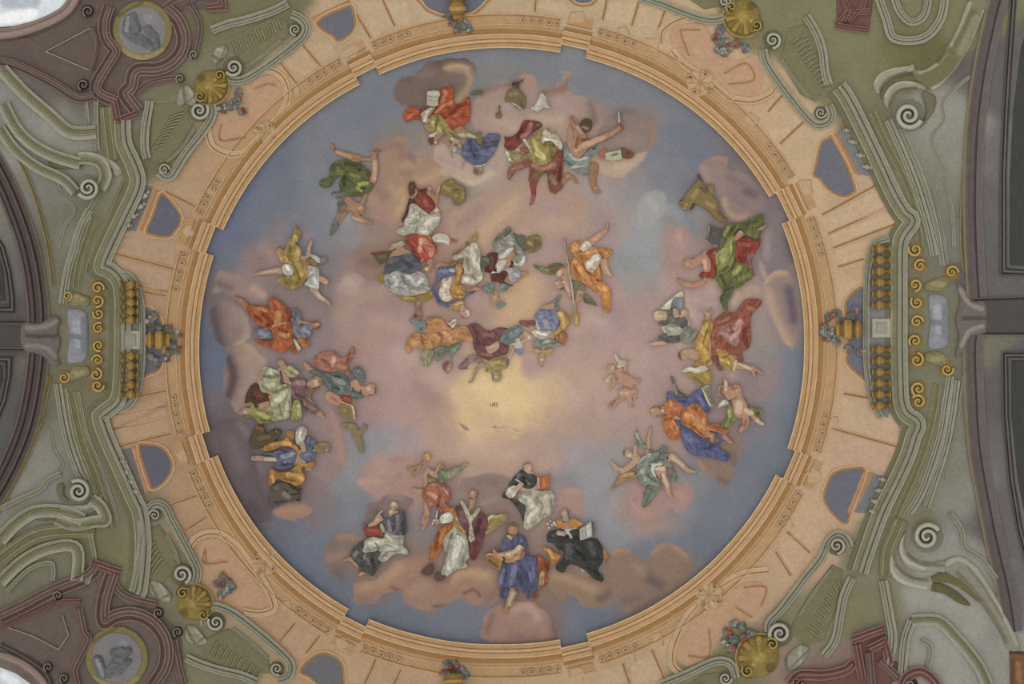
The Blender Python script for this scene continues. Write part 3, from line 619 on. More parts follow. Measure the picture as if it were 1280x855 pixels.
# ---- oval shell niches on the diagonals
def niche(label, fr, outer, fill, shell, lines):
    o = empty('oval_niche', *xf(fr, fill).mean(0), label, 'niche', 'oval niches on the diagonals')
    relief('niche_panel', fr, 'd0a684', [fill], mat='stucco', parent=o, g=2, H=.6, w=6, E=.4, fold=.3, fs=15, back=-.3)
    mould('niche_frame', outer, [(1.2, 3, PK['w']), (4, 2.2, 'd3b38e'), (1.4, 1, PK['d']), (2.6, 2.4, PK['l'])], parent=o, fr=fr, n=6)
    for l in lines: mould('niche_line', l, [(1.5, 1.9, PK['d'])], parent=o, fr=fr, base=.4)
    if shell:
        x, y, r = shell
        c = xf(fr, (x, y))[0]; r /= fr[2]
        s = relief('shell_boss', ID, 'd4b384', [('c', c[0], c[1], r*.75)]+[('c', c[0]+r*.75*math.cos(t), c[1]+r*.75*math.sin(t), r*.33) for t in np.arange(8)*math.pi/4+.2], [('b8905f', 1.2, c[0]+r*.9*math.cos(t), c[1]+r*.9*math.sin(t), c[0], c[1]) for t in np.arange(8)*math.pi/4], mat='stucco', parent=o, g=.8, H=3, w=4, E=.6, L=3, fold=1.2, fs=4, jit=2)
        for t in np.arange(4)*math.pi/2+.5:
            volute('shell_curl', c[0]+r*.8*math.cos(t), c[1]+r*.8*math.sin(t), r*.34, 1.2, start=t, cols=('dcc3a0', PK['m'], 'c39a72'), parent=s if False else o, H=6, disc=False)
S2 = (250,60,3.366)
niche('peach oval niche with shell at the upper left, beside a gold urn', S2, (30,330,50,410,130,450,200,430,250,380,300,330,345,270,370,200,350,130,300,95,240,105), (80,320,95,390,170,370,230,360,320,280,350,190,330,130,270,110,215,150,200,220,200,290), (275,358,45), [(90,320,85,388,190,375), (230,170,285,150,320,160)])
niche('peach oval niche with shell at the upper right, beside a gold urn', T3, (740,215,745,160,790,115,860,85,900,85), (800,230,790,160,840,120,960,120,1010,200,1100,300,1190,280,1240,330,1260,420,1180,490,1080,480,980,400,880,340), (940,415,65), [(940,150,850,150,845,170,885,280), (1060,370,1170,315,1210,400,1080,420)])
niche('peach oval niche with shell at the lower right, beside a gold urn', B3, (845,800,805,760,800,690,830,600,880,510,960,420,1060,350,1160,300,1280,285), (840,740,830,680,870,580,960,470,1080,390,1180,340,1260,350,1270,440,1200,520,1040,560,1000,700,900,760), (985,410,65), [(985,580,985,710,880,712), (1120,470,1200,520), (1160,370,1270,370,1245,465)])
niche('peach oval niche with shell at the lower left, beside red and blue flowers', B1, (950,160,1000,110,1090,100,1180,160,1240,240,1290,300,1340,380,1370,470,1300,500,1220,490), (990,200,1030,130,1100,130,1180,200,1240,300,1320,400,1320,470,1240,470,1180,450,1130,300,1060,260), (1325,250,60), [(1030,250,1025,180,1020,250,1140,240)])
mould('niche_frame', (1080,490,1200,505,1290,470,1310,440), [(1.2, 3, PK['w']), (4, 2.2, 'd3b38e'), (1.4, 1, PK['d']), (2.6, 2.4, PK['l'])], parent=pan, fr=T3)
mould('niche_frame', (800,250,870,330,980,400,1080,490), [(1.2, 3, PK['w']), (4, 2.2, 'd3b38e'), (1.4, 1, PK['d']), (2.6, 2.4, PK['l'])], parent=pan, fr=T3)

# ---- green grey mouldings
def wm(name, fr, path, parent=None, w=1., kind='light', sm=True, base=0, taper=None):
    B = {'light': [(1.5, 3.5, 'aaab9a'), (2.5, 3, 'a0a08c'), (1.2, 1.5, G3), (3, 4, 'a0a18e', .2), (1.2, 1.8, G2), (2, 2.5, 'a8a996')],
         'scoop': [(1.5, 5, 'b0b09e'), (2.5, 4, '9c9b84'), (1, 2.4, '6c6a4c'), (3.5, 3, '85835f'), (3, 4, '95947a'), (3, 5.2, 'a9a996'), (1.4, 5.6, 'b9b9aa')],
         'wide': [(2, 5, 'a9aa98'), (4, 4, '9a9a85'), (1.5, 2, G3), (5, 5, '9c9d89', .2), (1.5, 3, '7c7a5e'), (5, 3, '8c8a6a'), (2, 4, 'a6a68e'), (6, 1.5, '7c7a58')],
         'olive': [(3, 2, '85825c'), (1.5, 3, 'a09e80'), (6, 1.2, '7d7a55'), (1.5, 2.6, '9b9978'), (4, 1.4, '87845f')],
         'plain': [(1.2, 2.2, 'aaab98'), (2.4, 1.2, '8a8a72'), (1.2, 2, '9f9f8a')],
         'fine': [(1, 1.6, '6e6c55'), (1.2, 2, 'a6a794')],
         'mauve': [(2, 5, '8a746c'), (3, 4, '6a5450', .3), (1.5, 3.4, '957f76'), (3.5, 3, '745c56'), (1.5, 2, '8c766e')],
         'mauvew': [(2, 7, '8f7a72'), (3, 6, '6b5450', .3), (1.5, 5.4, '9c877e'), (4, 4.6, '735c57'), (1.5, 4, '957f78'), (5, 2.5, '5f4a44'), (2, 3.2, '8f7b73')],
         'red': [(2, 6, '96746c'), (3.5, 5, '6f4844', .3), (1.5, 4.5, 'a08078'), (4, 3.5, '7a504a'), (1.5, 3, '9a7870')],
         'dark': [(2, 3, '4c443f'), (2.5, 3.6, '6e6460'), (2, 1.5, '4a423e')]}[kind]
    B = [(b[0]*w,)+tuple(b[1:]) for b in B]
    return mould(name, path, B, fr=fr, parent=parent, smooth_path=sm, base=base, taper=taper)
def thing_m(name, label, cat, group=None, at=(0, 0)):
    return empty(name, at[0], at[1], label, cat, group)

# large green-white balcony moulding, left and right
e = thing_m('curved_balcony_moulding', 'long pale green moulding bulging inward at the left balustrade', 'moulding', at=(150, 420))
wm('moulding_run', ID, (150,60+90,152,180,165,210,168,232,150,272,132,310,124,334,136,341,146,352,150,372,150,400,150,430,149,460,147,488,142,502,126,515,122,523,132,552,150,592,166,628,172,642,176,680,172,730,168,742), e, 1.0, 'wide', base=1)
wm('moulding_run', ID, (100,600,112,640,150,720) if False else (110,340,116,320,132,285,150,245,158,225), e, .7, 'olive')
wm('moulding_run', ID, (78,380,84,340,92,312,100,285,112,262), e, .9, 'light')
wm('moulding_run', ID, (95,360,99,330,108,300,118,272), e, .8, 'olive')
wm('moulding_run', ID, (72,480,78,520,86,556,98,590,106,602), e, .9, 'light')
wm('moulding_run', ID, (88,490,96,530,104,560,116,590,128,628,136,660), e, 1.0, 'olive')
wm('moulding_run', ID, (98,490,108,540,124,580,140,625,146,650), e, .8, 'plain')
e = thing_m('curved_balcony_moulding', 'long pale green moulding bulging inward at the right balustrade', 'moulding', at=(1125, 420))
wm('moulding_run', ID, (1170,690,1160,700) if False else (1046,110,1056,124,1072,155,1096,205,1112,240,1127,266,1137,276,1129,288,1123,300,1121,320,1121,350,1121,385,1121,430,1122,480,1124,505,1131,520,1144,530,1139,545,1131,570,1115,605,1098,640,1080,690,1072,715), e, 1.0, 'wide', base=1)
wm('moulding_run', ID, (1110,150,1128,190,1142,225,1152,255,1162,290,1168,320), e, .9, 'light')
wm('moulding_run', ID, (1090,140,1108,180,1126,215,1140,250,1148,290,1150,310), e, .8, 'olive')
wm('moulding_run', ID, (1165,230,1172,260,1180,300,1184,330), e, .7, 'plain')
wm('moulding_run', ID, (1188,470,1182,510,1176,545,1162,590,1150,620,1136,642), e, .9, 'light')
wm('moulding_run', ID, (1172,480,1166,520,1155,560,1140,600,1124,635,1114,665), e, .8, 'olive')
wm('moulding_run', ID, (1204,470,1198,520,1190,560,1182,600), e, .6, 'plain')

wm('moulding_run', ID, (1196,475,1190,520,1182,560,1170,598,1158,634), e, .8, 'light')
wm('moulding_run', ID, (1126,160,1146,205,1160,245,1172,292,1178,332), e, 1.4, 'plain')
e = bpy.data.objects['curved_balcony_moulding']
wm('moulding_run', ID, (83,364,88,330,98,296,110,266,124,240), e, 1.3, 'plain')
wm('moulding_run', ID, (80,486,86,530,96,566,110,602,122,632), e, 1.4, 'plain')
# ---- scroll brackets
def bracket(label, near, far, outer, inner, body, ticks, hn, hf, rn=10, rf=9, sn=0, sf=0, extra=()):
    o = thing_m('scroll_bracket', label, 'bracket', 'long scroll brackets flanking the gold urns', near)
    relief('bracket_body', ID, '85825f', [body], mat='stucco', parent=o, g=1.5, H=2, w=8, E=.8, soft=False, fold=.4, fs=8, back=-.3)
    for p in outer: wm('edge_moulding', ID, p, o, .95, 'light', base=1.5)
    for p in inner: wm('back_moulding', ID, p, o, .95, 'light', base=1.2)
    for p in extra: wm('rib', ID, p, o, .8, 'plain', base=1.5)
    if ticks:
        a, b, c, d, n = ticks   # line a->b start side, vector of tick, n
        for i in range(n):
            t = (i+.5)/n
            x = a[0]+(b[0]-a[0])*t; y = a[1]+(b[1]-a[1])*t
            w_ = c[0]+(d[0]-c[0])*t; h_ = c[1]+(d[1]-c[1])*t
            mould('flute', (x, y, x+w_*.5, y+h_*.5-1, x+w_, y+h_), [(1.1, 3.2, 'a9a88a'), (1.3, 1.6, '6a6742')], parent=o, base=1)
    volute('near_scroll', near[0], near[1], rn, 1.7, start=sn, hand=hn, cols=('c0c0b0', '77755a', '9b9a84'), parent=o, H=6)
    volute('far_scroll', far[0], far[1], rf, 1.6, start=sf, hand=hf, cols=('b9b9a8', '77755a', '98977f'), parent=o, H=5)
    return o
bracket('scroll bracket running down left from the upper left gold urn', (249, 138), (205, 212),
        [(262,128,266,138,262,152,248,172,232,192,221,210,214,220,206,221,198,215)], [(187,126,184,145,181,165,181,185,184,198)],
        (190,130,225,128,245,150,225,185,205,204,187,198), ((232,138),(202,182),(-18,6),(-14,6),10), 1, -1, 15, 9, -.6, 0, [(243,160,226,186,208,202)])
bracket('scroll bracket running right from the upper left gold urn', (292, 84), (369, 37),
        [(286,100,296,101,308,98,325,88,345,74,368,56,380,44,382,32,374,22,364,18)], [(264,38,285,30,310,24,340,14,360,4)],
        (278,50,340,22,360,26,362,45,330,70,308,84,290,64), ((286,54),(350,22),(7,18),(5,14),9), -1, 1, 14, 9, 2.6, 1.5, [(308,84,330,68,352,50)])
bracket('scroll bracket running down right from the upper right gold urn', (966, 50), (1026, 141),
        [(954,62,958,78,972,100,990,124,1006,144,1020,156,1034,154,1040,144,1036,132)], [(1008,20,1020,40,1028,62,1031,88,1036,106)],
        (985,35,1005,30,1024,70,1030,110,1020,128,1000,118,975,75), ((988,52),(1028,112),(18,-10),(10,-8),12), -1, 1, 13, 9, 1.6, 0, [(976,74,992,98,1012,122)])
bracket('scroll bracket cut by the top edge left of the upper right urn', (906, 2), (835, -20),
        [(800,-4,830,6,855,16,880,24,900,24,914,12,912,0)], [(850,-14,880,-10,900,-14)],
        (840,-15,900,-15,902,8,880,12), None, -1, 1, 10, 9, 1.6)
bracket('scroll bracket running up right from the lower right gold urn', (975, 792), (1046, 682),
        [(961,790,962,778,975,764,992,742,1010,718,1026,698,1036,676,1048,668,1058,674,1062,684)], [(1030,820,1044,800,1050,770,1055,745,1065,722)],
        (985,790,1010,745,1040,705,1054,712,1046,760,1030,800,1008,808), ((1048,722),(1005,790),(4,8),(16,12),9), 1, -1, 17, 13, 2.8, 1.5, [(1000,770,1020,738,1040,712)])
bracket('scroll bracket at the bottom edge left of the lower right gold urn', (907, 848), (832, 870),
        [(826,856,860,842,885,830,902,826,915,832,920,848)], [(850,870,880,860)], (850,862,880,842,900,840,905,862), None, 1, -1, 10, 9, 0)
bracket('scroll bracket running up left from the lower left gold urn', (227, 718), (193, 644),
        [(234,736,244,728,246,712,238,695,226,672,214,650,206,634,194,630,184,638)], [(166,740,172,715,176,690,178,665,177,650)],
        (182,662,200,655,222,690,225,706,205,728,190,735,176,712), ((186,664),(206,704),(-6,14),(-14,18),8), -1, 1, 15, 9, 1.2, 3.1, [(208,668,218,688,224,706)])
bracket('scroll bracket running down right from the lower left gold urn', (270, 778), (346, 836),
        [(256,782,256,768,268,758,290,766,312,782,334,800,356,820,364,832,360,846,348,850)], [(232,822,250,830,275,838,300,844,320,852)],
        (262,795,285,785,310,800,335,822,340,842,300,842,262,828,246,808), ((268,800),(330,840),(-8,16),(-6,12),10), -1, 1, 13, 10, 3.6, 1.2, [(290,786,315,805,335,824)])
# leafy claws above the near scrolls
for lab, pts in [('pale acanthus knuckle left of the upper left gold urn', (228,106,236,108,246,118,244,132,232,130,222,132,222,118)), ('pale acanthus knuckle above the upper left gold urn', (266,70,270,60,282,56,284,66,276,76,268,80)),
                 ('pale acanthus knuckle above the lower left gold urn', (186,726,200,728,214,742,212,752,198,750,188,740)), ('pale acanthus knuckle right of the lower left gold urn', (232,784,242,782,256,796,258,804,244,806,232,798)), ('pale acanthus knuckle below the lower right scroll', (982,822,1000,806,1012,812,1000,832,984,838))]:
    o = relief('acanthus_leaf', ID, 'a09f8c', [pts], [('74725a', 2.2, pts[0], pts[1], (pts[0]+pts[8])/2, (pts[1]+pts[9])/2, pts[8], pts[9]), ('bcbbac', 2, pts[2], pts[3], pts[6], pts[7]), ('7d7b62', 1.6, pts[4], pts[5], pts[8], pts[9])], mat='stucco', g=.9, L=2, H=5, w=6, fold=1.4, fs=6)
    tag(o, lab, 'ornament')

# ---- gold urns with flowers
def flowers(label, cx, cy, pts, n, seed):
    rs = np.random.RandomState(seed)
    o = empty('flower_bouquet', cx, cy, label, 'flowers', 'painted flower bouquets')
    fr = ID
    relief('foliage', ID, '7d857a', [('c', x, y, 5.5) for x, y in pts], mat='cloth', parent=o, g=.9, L=4, H=3, w=4, fold=2.2, fs=3.5, mott=.3, jit=1.5)
    cols = ['a8482c', '9aa3a8', '8d9aa0', 'b3b2ab', '6f8086', 'a9572f', 'b0482e', '8b9598']
    for i in range(n):
        x, y = pts[i % len(pts)]; x += rs.uniform(-4.5, 4.5); y += rs.uniform(-4.5, 4.5)
        r = rs.uniform(1.5, 2.7); c = cols[i % len(cols)]
        relief('blossom', ID, c, [('c', x+r*.55*math.cos(t), y+r*.55*math.sin(t), r*.55) for t in np.arange(5)*1.257], [('5c4030' if i % 3 else 'c9b89a', .7, x, y)], mat='cloth', parent=o, g=.6, L=7+rs.rand()*2, H=1.5, w=1.2, mott=.2)
    for i in range(max(4, n//2)):
        x, y = pts[rs.randint(len(pts))]; a = rs.rand()*6.28; l = rs.uniform(6, 9)
        relief('leaf', ID, ['5c6a5a', '7f8a86', '66705a'][i % 3], [('c', x+3*math.cos(a), y+3*math.sin(a), 1.3, x+l*math.cos(a), y+l*math.sin(a), .4)], mat='cloth', parent=o, g=.6, L=5, H=1, w=1)
def urn_corner(label, cx, cy, r, ang):
    o = empty('gold_urn', cx, cy, label, 'urn', 'gold urns in the corners')
    ux, uy = math.cos(ang), math.sin(ang)
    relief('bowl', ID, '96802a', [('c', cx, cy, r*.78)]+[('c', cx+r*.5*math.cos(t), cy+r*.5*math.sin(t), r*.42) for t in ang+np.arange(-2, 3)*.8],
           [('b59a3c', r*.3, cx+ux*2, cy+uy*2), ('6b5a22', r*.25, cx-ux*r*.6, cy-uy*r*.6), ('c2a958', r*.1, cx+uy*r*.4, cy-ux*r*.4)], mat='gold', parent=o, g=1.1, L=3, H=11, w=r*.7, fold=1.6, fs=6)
    mould('rim', [cx+r*.95*math.cos(t)+0 if k == 0 else cy+r*.95*math.sin(t) for t in ang+np.linspace(-1.4, 1.4, 9) for k in (0, 1)], [(1.5, 7, 'b7a05a'), (2.5, 6, '8a742c'), (1.2, 5, 'a8a27a')], mat='gold', parent=o)
    for k in range(-3, 4):
        t = ang+k*.38
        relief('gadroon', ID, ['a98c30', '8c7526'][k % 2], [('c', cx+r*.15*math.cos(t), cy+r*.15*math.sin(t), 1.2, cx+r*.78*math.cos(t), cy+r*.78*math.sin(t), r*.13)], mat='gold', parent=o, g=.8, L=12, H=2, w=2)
    volute('handle', cx-uy*r*.75, cy+ux*r*.75, r*.34, 1.4, start=ang, cols=('b9a24e', '6f6128', '93803a'), parent=o, H=10, mat='gold')
    volute('handle', cx+uy*r*.75, cy-ux*r*.75, r*.34, 1.4, start=ang, hand=-1, cols=('b9a24e', '6f6128', '93803a'), parent=o, H=10, mat='gold')
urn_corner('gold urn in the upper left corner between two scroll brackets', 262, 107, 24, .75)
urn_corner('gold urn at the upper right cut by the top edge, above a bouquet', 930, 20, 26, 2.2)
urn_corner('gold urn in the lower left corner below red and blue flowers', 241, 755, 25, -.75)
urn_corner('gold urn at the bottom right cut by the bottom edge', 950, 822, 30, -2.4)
flowers('blue and orange flowers spilling from the upper left gold urn', 293, 130, [(298,116),(292,132),(302,140),(284,132),(296,126),(277,136)], 16, 1)
flowers('orange and grey flowers hanging below the upper right gold urn', 903, 52, [(895,48),(905,52),(898,62),(906,66),(900,38),(920,55),(912,60),(932,60)], 22, 2)
flowers('red and grey flowers above the lower left gold urn', 280, 729, [(278,722),(286,728),(272,730),(282,738),(290,734),(276,744)], 18, 3)
flowers('red and blue flowers sprouting left of the lower right gold urn', 917, 795, [(908,790),(918,780),(928,784),(906,802),(918,800),(930,796),(914,810),(938,792)], 24, 4)
# ---- side, top and bottom vases
def vase(label, a, b, prof):
    o = lathe('gold_vase', a, b, prof, 'b08a35', cols=['a98436', 'c39a45', '8f6f2c', 'b88f3e', 'c7a050', '94742e', 'b28c3c'], h=3, seg=18, squash=.7)
    return tag(o, label, 'vase', 'gold vases on the four axes')
vase('gold vase lying sideways at the left balustrade pedestal', (182, 425), (212, 425), [(0,5),(.1,9),(.2,11),(.3,6),(.4,11),(.62,12),(.8,7),(.9,9),(1,8)])
vase('gold vase lying sideways at the right balustrade pedestal', (1078, 412), (1045, 412), [(0,5),(.1,10),(.2,12),(.3,6),(.4,12),(.62,13),(.8,7),(.9,9),(1,8)])
vase('gold vase hanging from the top edge of the picture', (571, -12), (572, 24), [(0,8),(.2,12),(.45,7),(.6,11),(.8,10),(.9,6),(1,7)])
vase('gold vase rising at the bottom edge of the picture', (568, 870), (567, 842), [(0,10),(.2,14),(.5,8),(.7,13),(.9,12),(1,9)])
flowers('blue and red bouquet in the left vase', 205, 425, [(188,402),(198,410),(210,412),(222,418),(216,430),(222,438),(188,446),(196,452),(206,448),(192,396),(212,440)], 26, 5)
flowers('blue and red bouquet in the right vase', 1042, 412, [(1036,396),(1046,392),(1030,408),(1040,416),(1050,400),(1034,422),(1046,428),(1060,436),(1070,388),(1076,440),(1064,396),(1028,416)], 30, 6)
flowers('blue bouquet below the hanging top vase', 573, 32, [(566,28),(576,34),(572,38),(582,30),(562,20),(586,36)], 15, 7)
flowers('blue and orange bouquet above the bottom vase', 568, 835, [(560,830),(570,832),(578,838),(564,842),(574,846),(582,844),(556,842)], 18, 8)

# ---- balustrades
def balustrade(label, pts, ped, ys, xa, xb, glabel, side):
    o = empty('balustrade', ped[0], ped[1], label, 'balustrade')
    relief('backing', ID, '8d9490', [pts], mat='fresco', parent=o, g=1.5, H=.3, w=2, E=.5, soft=False)
    wm('handrail', ID, side, o, .7, 'light', base=2)
    x, y = ped
    pd = relief('pedestal', ID, 'b9b9aa', [(x-12,y-12,x+12,y-12,x+12,y+12,x-12,y+12)], mat='stucco', parent=o, g=1.2, H=2, w=2, E=4, soft=False)
    relief('pedestal_panel', ID, 'a6a697', [(x-7,y-7,x+7,y-7,x+7,y+7,x-7,y+7)], mat='stucco', parent=pd, g=1.2, H=1, w=2, E=.8, L=6, soft=False)
    for q in ys:
        b = lathe('baluster', (xa, q), (xb, q), [(0,5),(.08,5),(.14,2.4),(.35,3.2),(.62,6.2),(.8,3.5),(.88,2.2),(.92,5),(1,5)], 'a3802e', h=1.2, seg=12, cols=['9c7c34', '8a6c28', 'ae8b3e', 'b3903f', 'a08038'])
        tag(b, glabel, 'baluster', glabel.replace('gold baluster', 'gold balusters'))
balustrade('gold balustrade with pale rail and pedestal on the left', (150,346,160,346,171,362,176,380,177,410,177,440,174,470,170,490,160,508,148,508), (163,425), [356,367,378,389,400,445,457,469,481,493], 150, 173, 'gold baluster in the curved left balustrade', (152,342,162,345,171,358,176,376,178,400,178,425,178,450,175,475,170,494,160,508,150,512))
balustrade('gold balustrade with pale rail and pedestal on the right', (1112,303,1098,300,1088,312,1084,340,1083,400,1083,450,1087,490,1098,518,1112,525), (1102,410), [311,325,339,353,367,381,437,451,465,479,493,507], 1114, 1090, 'gold baluster in the curved right balustrade', (1112,298,1098,302,1090,312,1085,335,1083,370,1083,410,1083,450,1086,480,1092,505,1102,522))

# ---- centre cartouches left and right
def centre(label, sx, cx, cy, k):
    o = empty('scroll_cartouche', cx, cy, label, 'cartouche', 'gold and blue cartouches by the side arches')
    relief('cartouche_field', ID, '9aa3aa', [(cx-12,cy-30,cx-2,cy-34,cx+12,cy-28,cx+14,cy,cx+12,cy+28,cx-2,cy+34,cx-12,cy+30,cx-9,cy)], [('b3b9be', 6, cx, cy-16, cx+3, cy+10), ('7f8a92', 4, cx-8, cy, cx+6, cy+2), ('868f95', 5, cx+9, cy-20, cx+9, cy+18)], mat='stucco', parent=o, g=1.2, L=1, H=5, w=8, fold=1.5, fs=7)
    for yy, rr, dx in k:
        volute('gold_curl', cx+sx*dx, cy+yy, rr*1.12, 1.5, start=yy*.1, hand=1 if yy > 0 else -1, cols=('cdb05a', '957834', 'b0924a'), parent=o, H=4, mat='gold')
    relief('shell_crest', ID, '8f8556', [('c', cx, cy-46, 9), ('c', cx-sx*8, cy-50, 7), ('c', cx+sx*10, cy-44, 7)], [('a8a070', 4, cx-6, cy-48, cx+6, cy-46)], mat='gold', parent=o, g=1, L=1, H=5, w=6, fold=1.8, fs=5)
    relief('shell_base', ID, '8f8556', [('c', cx, cy+46, 9), ('c', cx-sx*8, cy+50, 7), ('c', cx+sx*10, cy+44, 7)], [('a8a070', 4, cx-6, cy+48, cx+6, cy+46)], mat='gold', parent=o, g=1, L=1, H=5, w=6, fold=1.8, fs=5)
centre('blue grey cartouche with gold curls against the left arch', 1, 96, 420, [(-60,9,26),(-44,9,26),(-28,8,27),(-10,8,27),(12,8,27),(30,8,26),(48,9,24),(62,9,26),(-50,7,-12),(52,8,-16)])
centre('blue grey cartouche with gold curls against the right arch', -1, 1172, 402, [(-90,10,28),(-70,9,22),(-46,9,28),(-24,9,26),(0,9,26),(24,9,28),(48,10,26),(84,10,24),(100,10,24),(-62,9,-18),(60,9,-12)])
# grey fan swags linking cartouche to beam
for lab, pts, st in [('grey mauve shell fan between left cartouche and dark beam', (28,404,50,404,66,394,76,400,72,412,76,426,72,446,76,456,64,456,52,444,28,436), [('9b918c',3,34,410,56,408,70,402),('5b5352',3,34,420,70,420),('9b918c',3,34,432,56,434,70,446)]),
                     ('grey mauve shell fan between right cartouche and dark beam', (1196,352,1206,360,1214,376,1232,378,1232,416,1214,420,1204,440,1194,446,1198,420,1194,398,1200,376), [('a49a94',3,1200,362,1212,380,1228,386),('5b5352',3,1204,398,1230,398),('a49a94',3,1202,432,1212,414,1228,408)])]:
    o = relief('shell_fan', ID, '7d7371', [pts], st, mat='stucco', g=1, L=2, H=5, w=6, fold=1.2, fs=5); tag(o, lab, 'ornament')

# ---- big volutes in the corners
OBJ = []
def big_vol(label, cx, cy, r, hand, start, arm, extra=()):
    o = empty('great_volute', cx, cy, label, 'volute', 'great corner volutes')
    OBJ.append(o)
    volute('coil', cx, cy, r, 1.9, start=start, hand=hand, cols=('bfc0b2', '8a8973', 'a3a391'), parent=o, H=9)
    for a, kind, w in arm: wm('arm', ID, a, o, w, kind, base=2)
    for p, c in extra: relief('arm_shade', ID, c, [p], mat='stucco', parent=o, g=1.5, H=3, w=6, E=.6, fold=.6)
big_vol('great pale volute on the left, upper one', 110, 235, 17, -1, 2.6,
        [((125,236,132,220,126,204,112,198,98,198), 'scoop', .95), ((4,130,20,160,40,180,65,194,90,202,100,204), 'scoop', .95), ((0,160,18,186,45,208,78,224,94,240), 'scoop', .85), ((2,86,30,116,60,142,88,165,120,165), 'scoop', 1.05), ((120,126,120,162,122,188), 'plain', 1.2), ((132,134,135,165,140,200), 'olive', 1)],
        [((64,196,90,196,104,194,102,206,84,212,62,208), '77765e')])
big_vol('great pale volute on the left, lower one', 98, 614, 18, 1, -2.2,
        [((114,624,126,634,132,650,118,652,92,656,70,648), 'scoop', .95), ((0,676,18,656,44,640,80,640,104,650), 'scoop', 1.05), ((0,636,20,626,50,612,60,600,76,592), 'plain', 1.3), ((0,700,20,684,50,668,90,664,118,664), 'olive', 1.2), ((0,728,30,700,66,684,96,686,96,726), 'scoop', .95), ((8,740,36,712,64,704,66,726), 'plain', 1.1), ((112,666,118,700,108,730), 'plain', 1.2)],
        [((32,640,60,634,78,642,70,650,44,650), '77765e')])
def arm_and_shade_reliefs(o, fr, L):
    for pts, col, st in L:
        relief('arm', fr, col, [pts], st, mat='stucco', parent=o, g=1.1, L=1.5, H=5, w=7, E=.8, fold=.5, fs=9)
big_vol('great pale volute at the upper right', 1136, 144, 21, 1, .4,
        [((1162,-10,1156,18,1140,28,1124,14,1116,-10), 'light', .8), ((1182,-10,1176,24,1154,48,1118,48,1108,24,1096,-10), 'light', .95)])
arm_and_shade_reliefs(OBJ[-1], T4, [((720,345,770,352,840,312,905,222,960,110,1010,-10,1100,-10,1060,110,1010,230,950,330,880,410,830,450,790,440,740,400), '8b8a6e', [('7a764f',60,790,400,870,350,930,240,1000,90),('b0b09c',14,760,358,842,318,908,228,1008,20),('b9baac',14,830,444,900,400,1000,270,1085,60),('6e6a48',10,850,310,910,240),('9a9a84',20,960,260,1040,90)]),
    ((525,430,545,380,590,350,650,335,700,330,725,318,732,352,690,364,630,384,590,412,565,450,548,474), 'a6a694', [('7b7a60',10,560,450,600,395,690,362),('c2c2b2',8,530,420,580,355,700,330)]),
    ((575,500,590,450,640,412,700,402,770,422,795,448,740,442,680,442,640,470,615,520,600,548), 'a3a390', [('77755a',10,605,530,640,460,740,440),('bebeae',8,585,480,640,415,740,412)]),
    ((560,470,590,420,640,392,720,372,740,400,640,408,590,445,575,495), '76734f', []), ((770,460,835,478,836,540,800,600,760,640,790,560), '7d795c', [])])  # last piece is shadow brown painted right of the coil, not an arm
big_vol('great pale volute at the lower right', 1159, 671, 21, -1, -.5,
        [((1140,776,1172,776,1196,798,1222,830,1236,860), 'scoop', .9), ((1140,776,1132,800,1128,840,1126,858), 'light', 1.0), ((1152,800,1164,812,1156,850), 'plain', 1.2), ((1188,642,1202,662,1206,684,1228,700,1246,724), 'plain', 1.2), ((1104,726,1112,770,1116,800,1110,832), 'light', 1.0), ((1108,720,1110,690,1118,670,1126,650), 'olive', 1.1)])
arm_and_shade_reliefs(OBJ[-1], B4, [((880,238,960,212,1040,262,1100,350,1160,450,1220,570,1262,672,1205,684,1140,560,1060,445,980,372,895,300), '98988a', [('b9baad',14,900,245,960,225,1040,280,1110,380,1180,500,1245,650),('7d7b60',14,950,300,1040,400,1120,510,1190,640),('83826a',8,1000,270,1080,370,1170,520)]),
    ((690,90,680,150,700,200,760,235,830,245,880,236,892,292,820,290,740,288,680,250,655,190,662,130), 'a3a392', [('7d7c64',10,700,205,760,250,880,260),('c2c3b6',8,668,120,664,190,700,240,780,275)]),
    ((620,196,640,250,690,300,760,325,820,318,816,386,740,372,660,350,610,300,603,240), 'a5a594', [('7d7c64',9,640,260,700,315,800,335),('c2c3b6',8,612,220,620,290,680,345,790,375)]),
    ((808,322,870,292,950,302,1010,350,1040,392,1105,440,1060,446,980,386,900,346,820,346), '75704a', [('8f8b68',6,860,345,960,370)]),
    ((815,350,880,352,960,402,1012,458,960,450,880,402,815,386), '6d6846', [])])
arm_and_shade_reliefs(bpy.data.objects['great_volute'], T1, [((400,786,470,772,540,786,600,832,610,870,575,880,550,840,500,815,440,808,402,832), 'a0a090', [('7b7a62',8,420,812,500,815,560,850),('bcbcae',7,430,780,520,785,590,840)]), ((250,772,330,778,412,783,414,832,340,838,262,822,240,800), '6f6c50', [('85835f',8,280,800,380,810)])])
arm_and_shade_reliefs(bpy.data.objects['great_volute.001'], T7, [((268,822,330,812,400,812,470,795,505,755,512,800,480,838,420,860,330,868,280,860), 'a0a091', [('bebfb2',8,300,822,420,822,490,790),('7d7c66',8,300,850,420,846,490,820)]), ((285,715,320,705,320,760,350,790,320,795,290,770), '7b795f', [])])  # last piece is dark shade painted left of the coil, not an arm

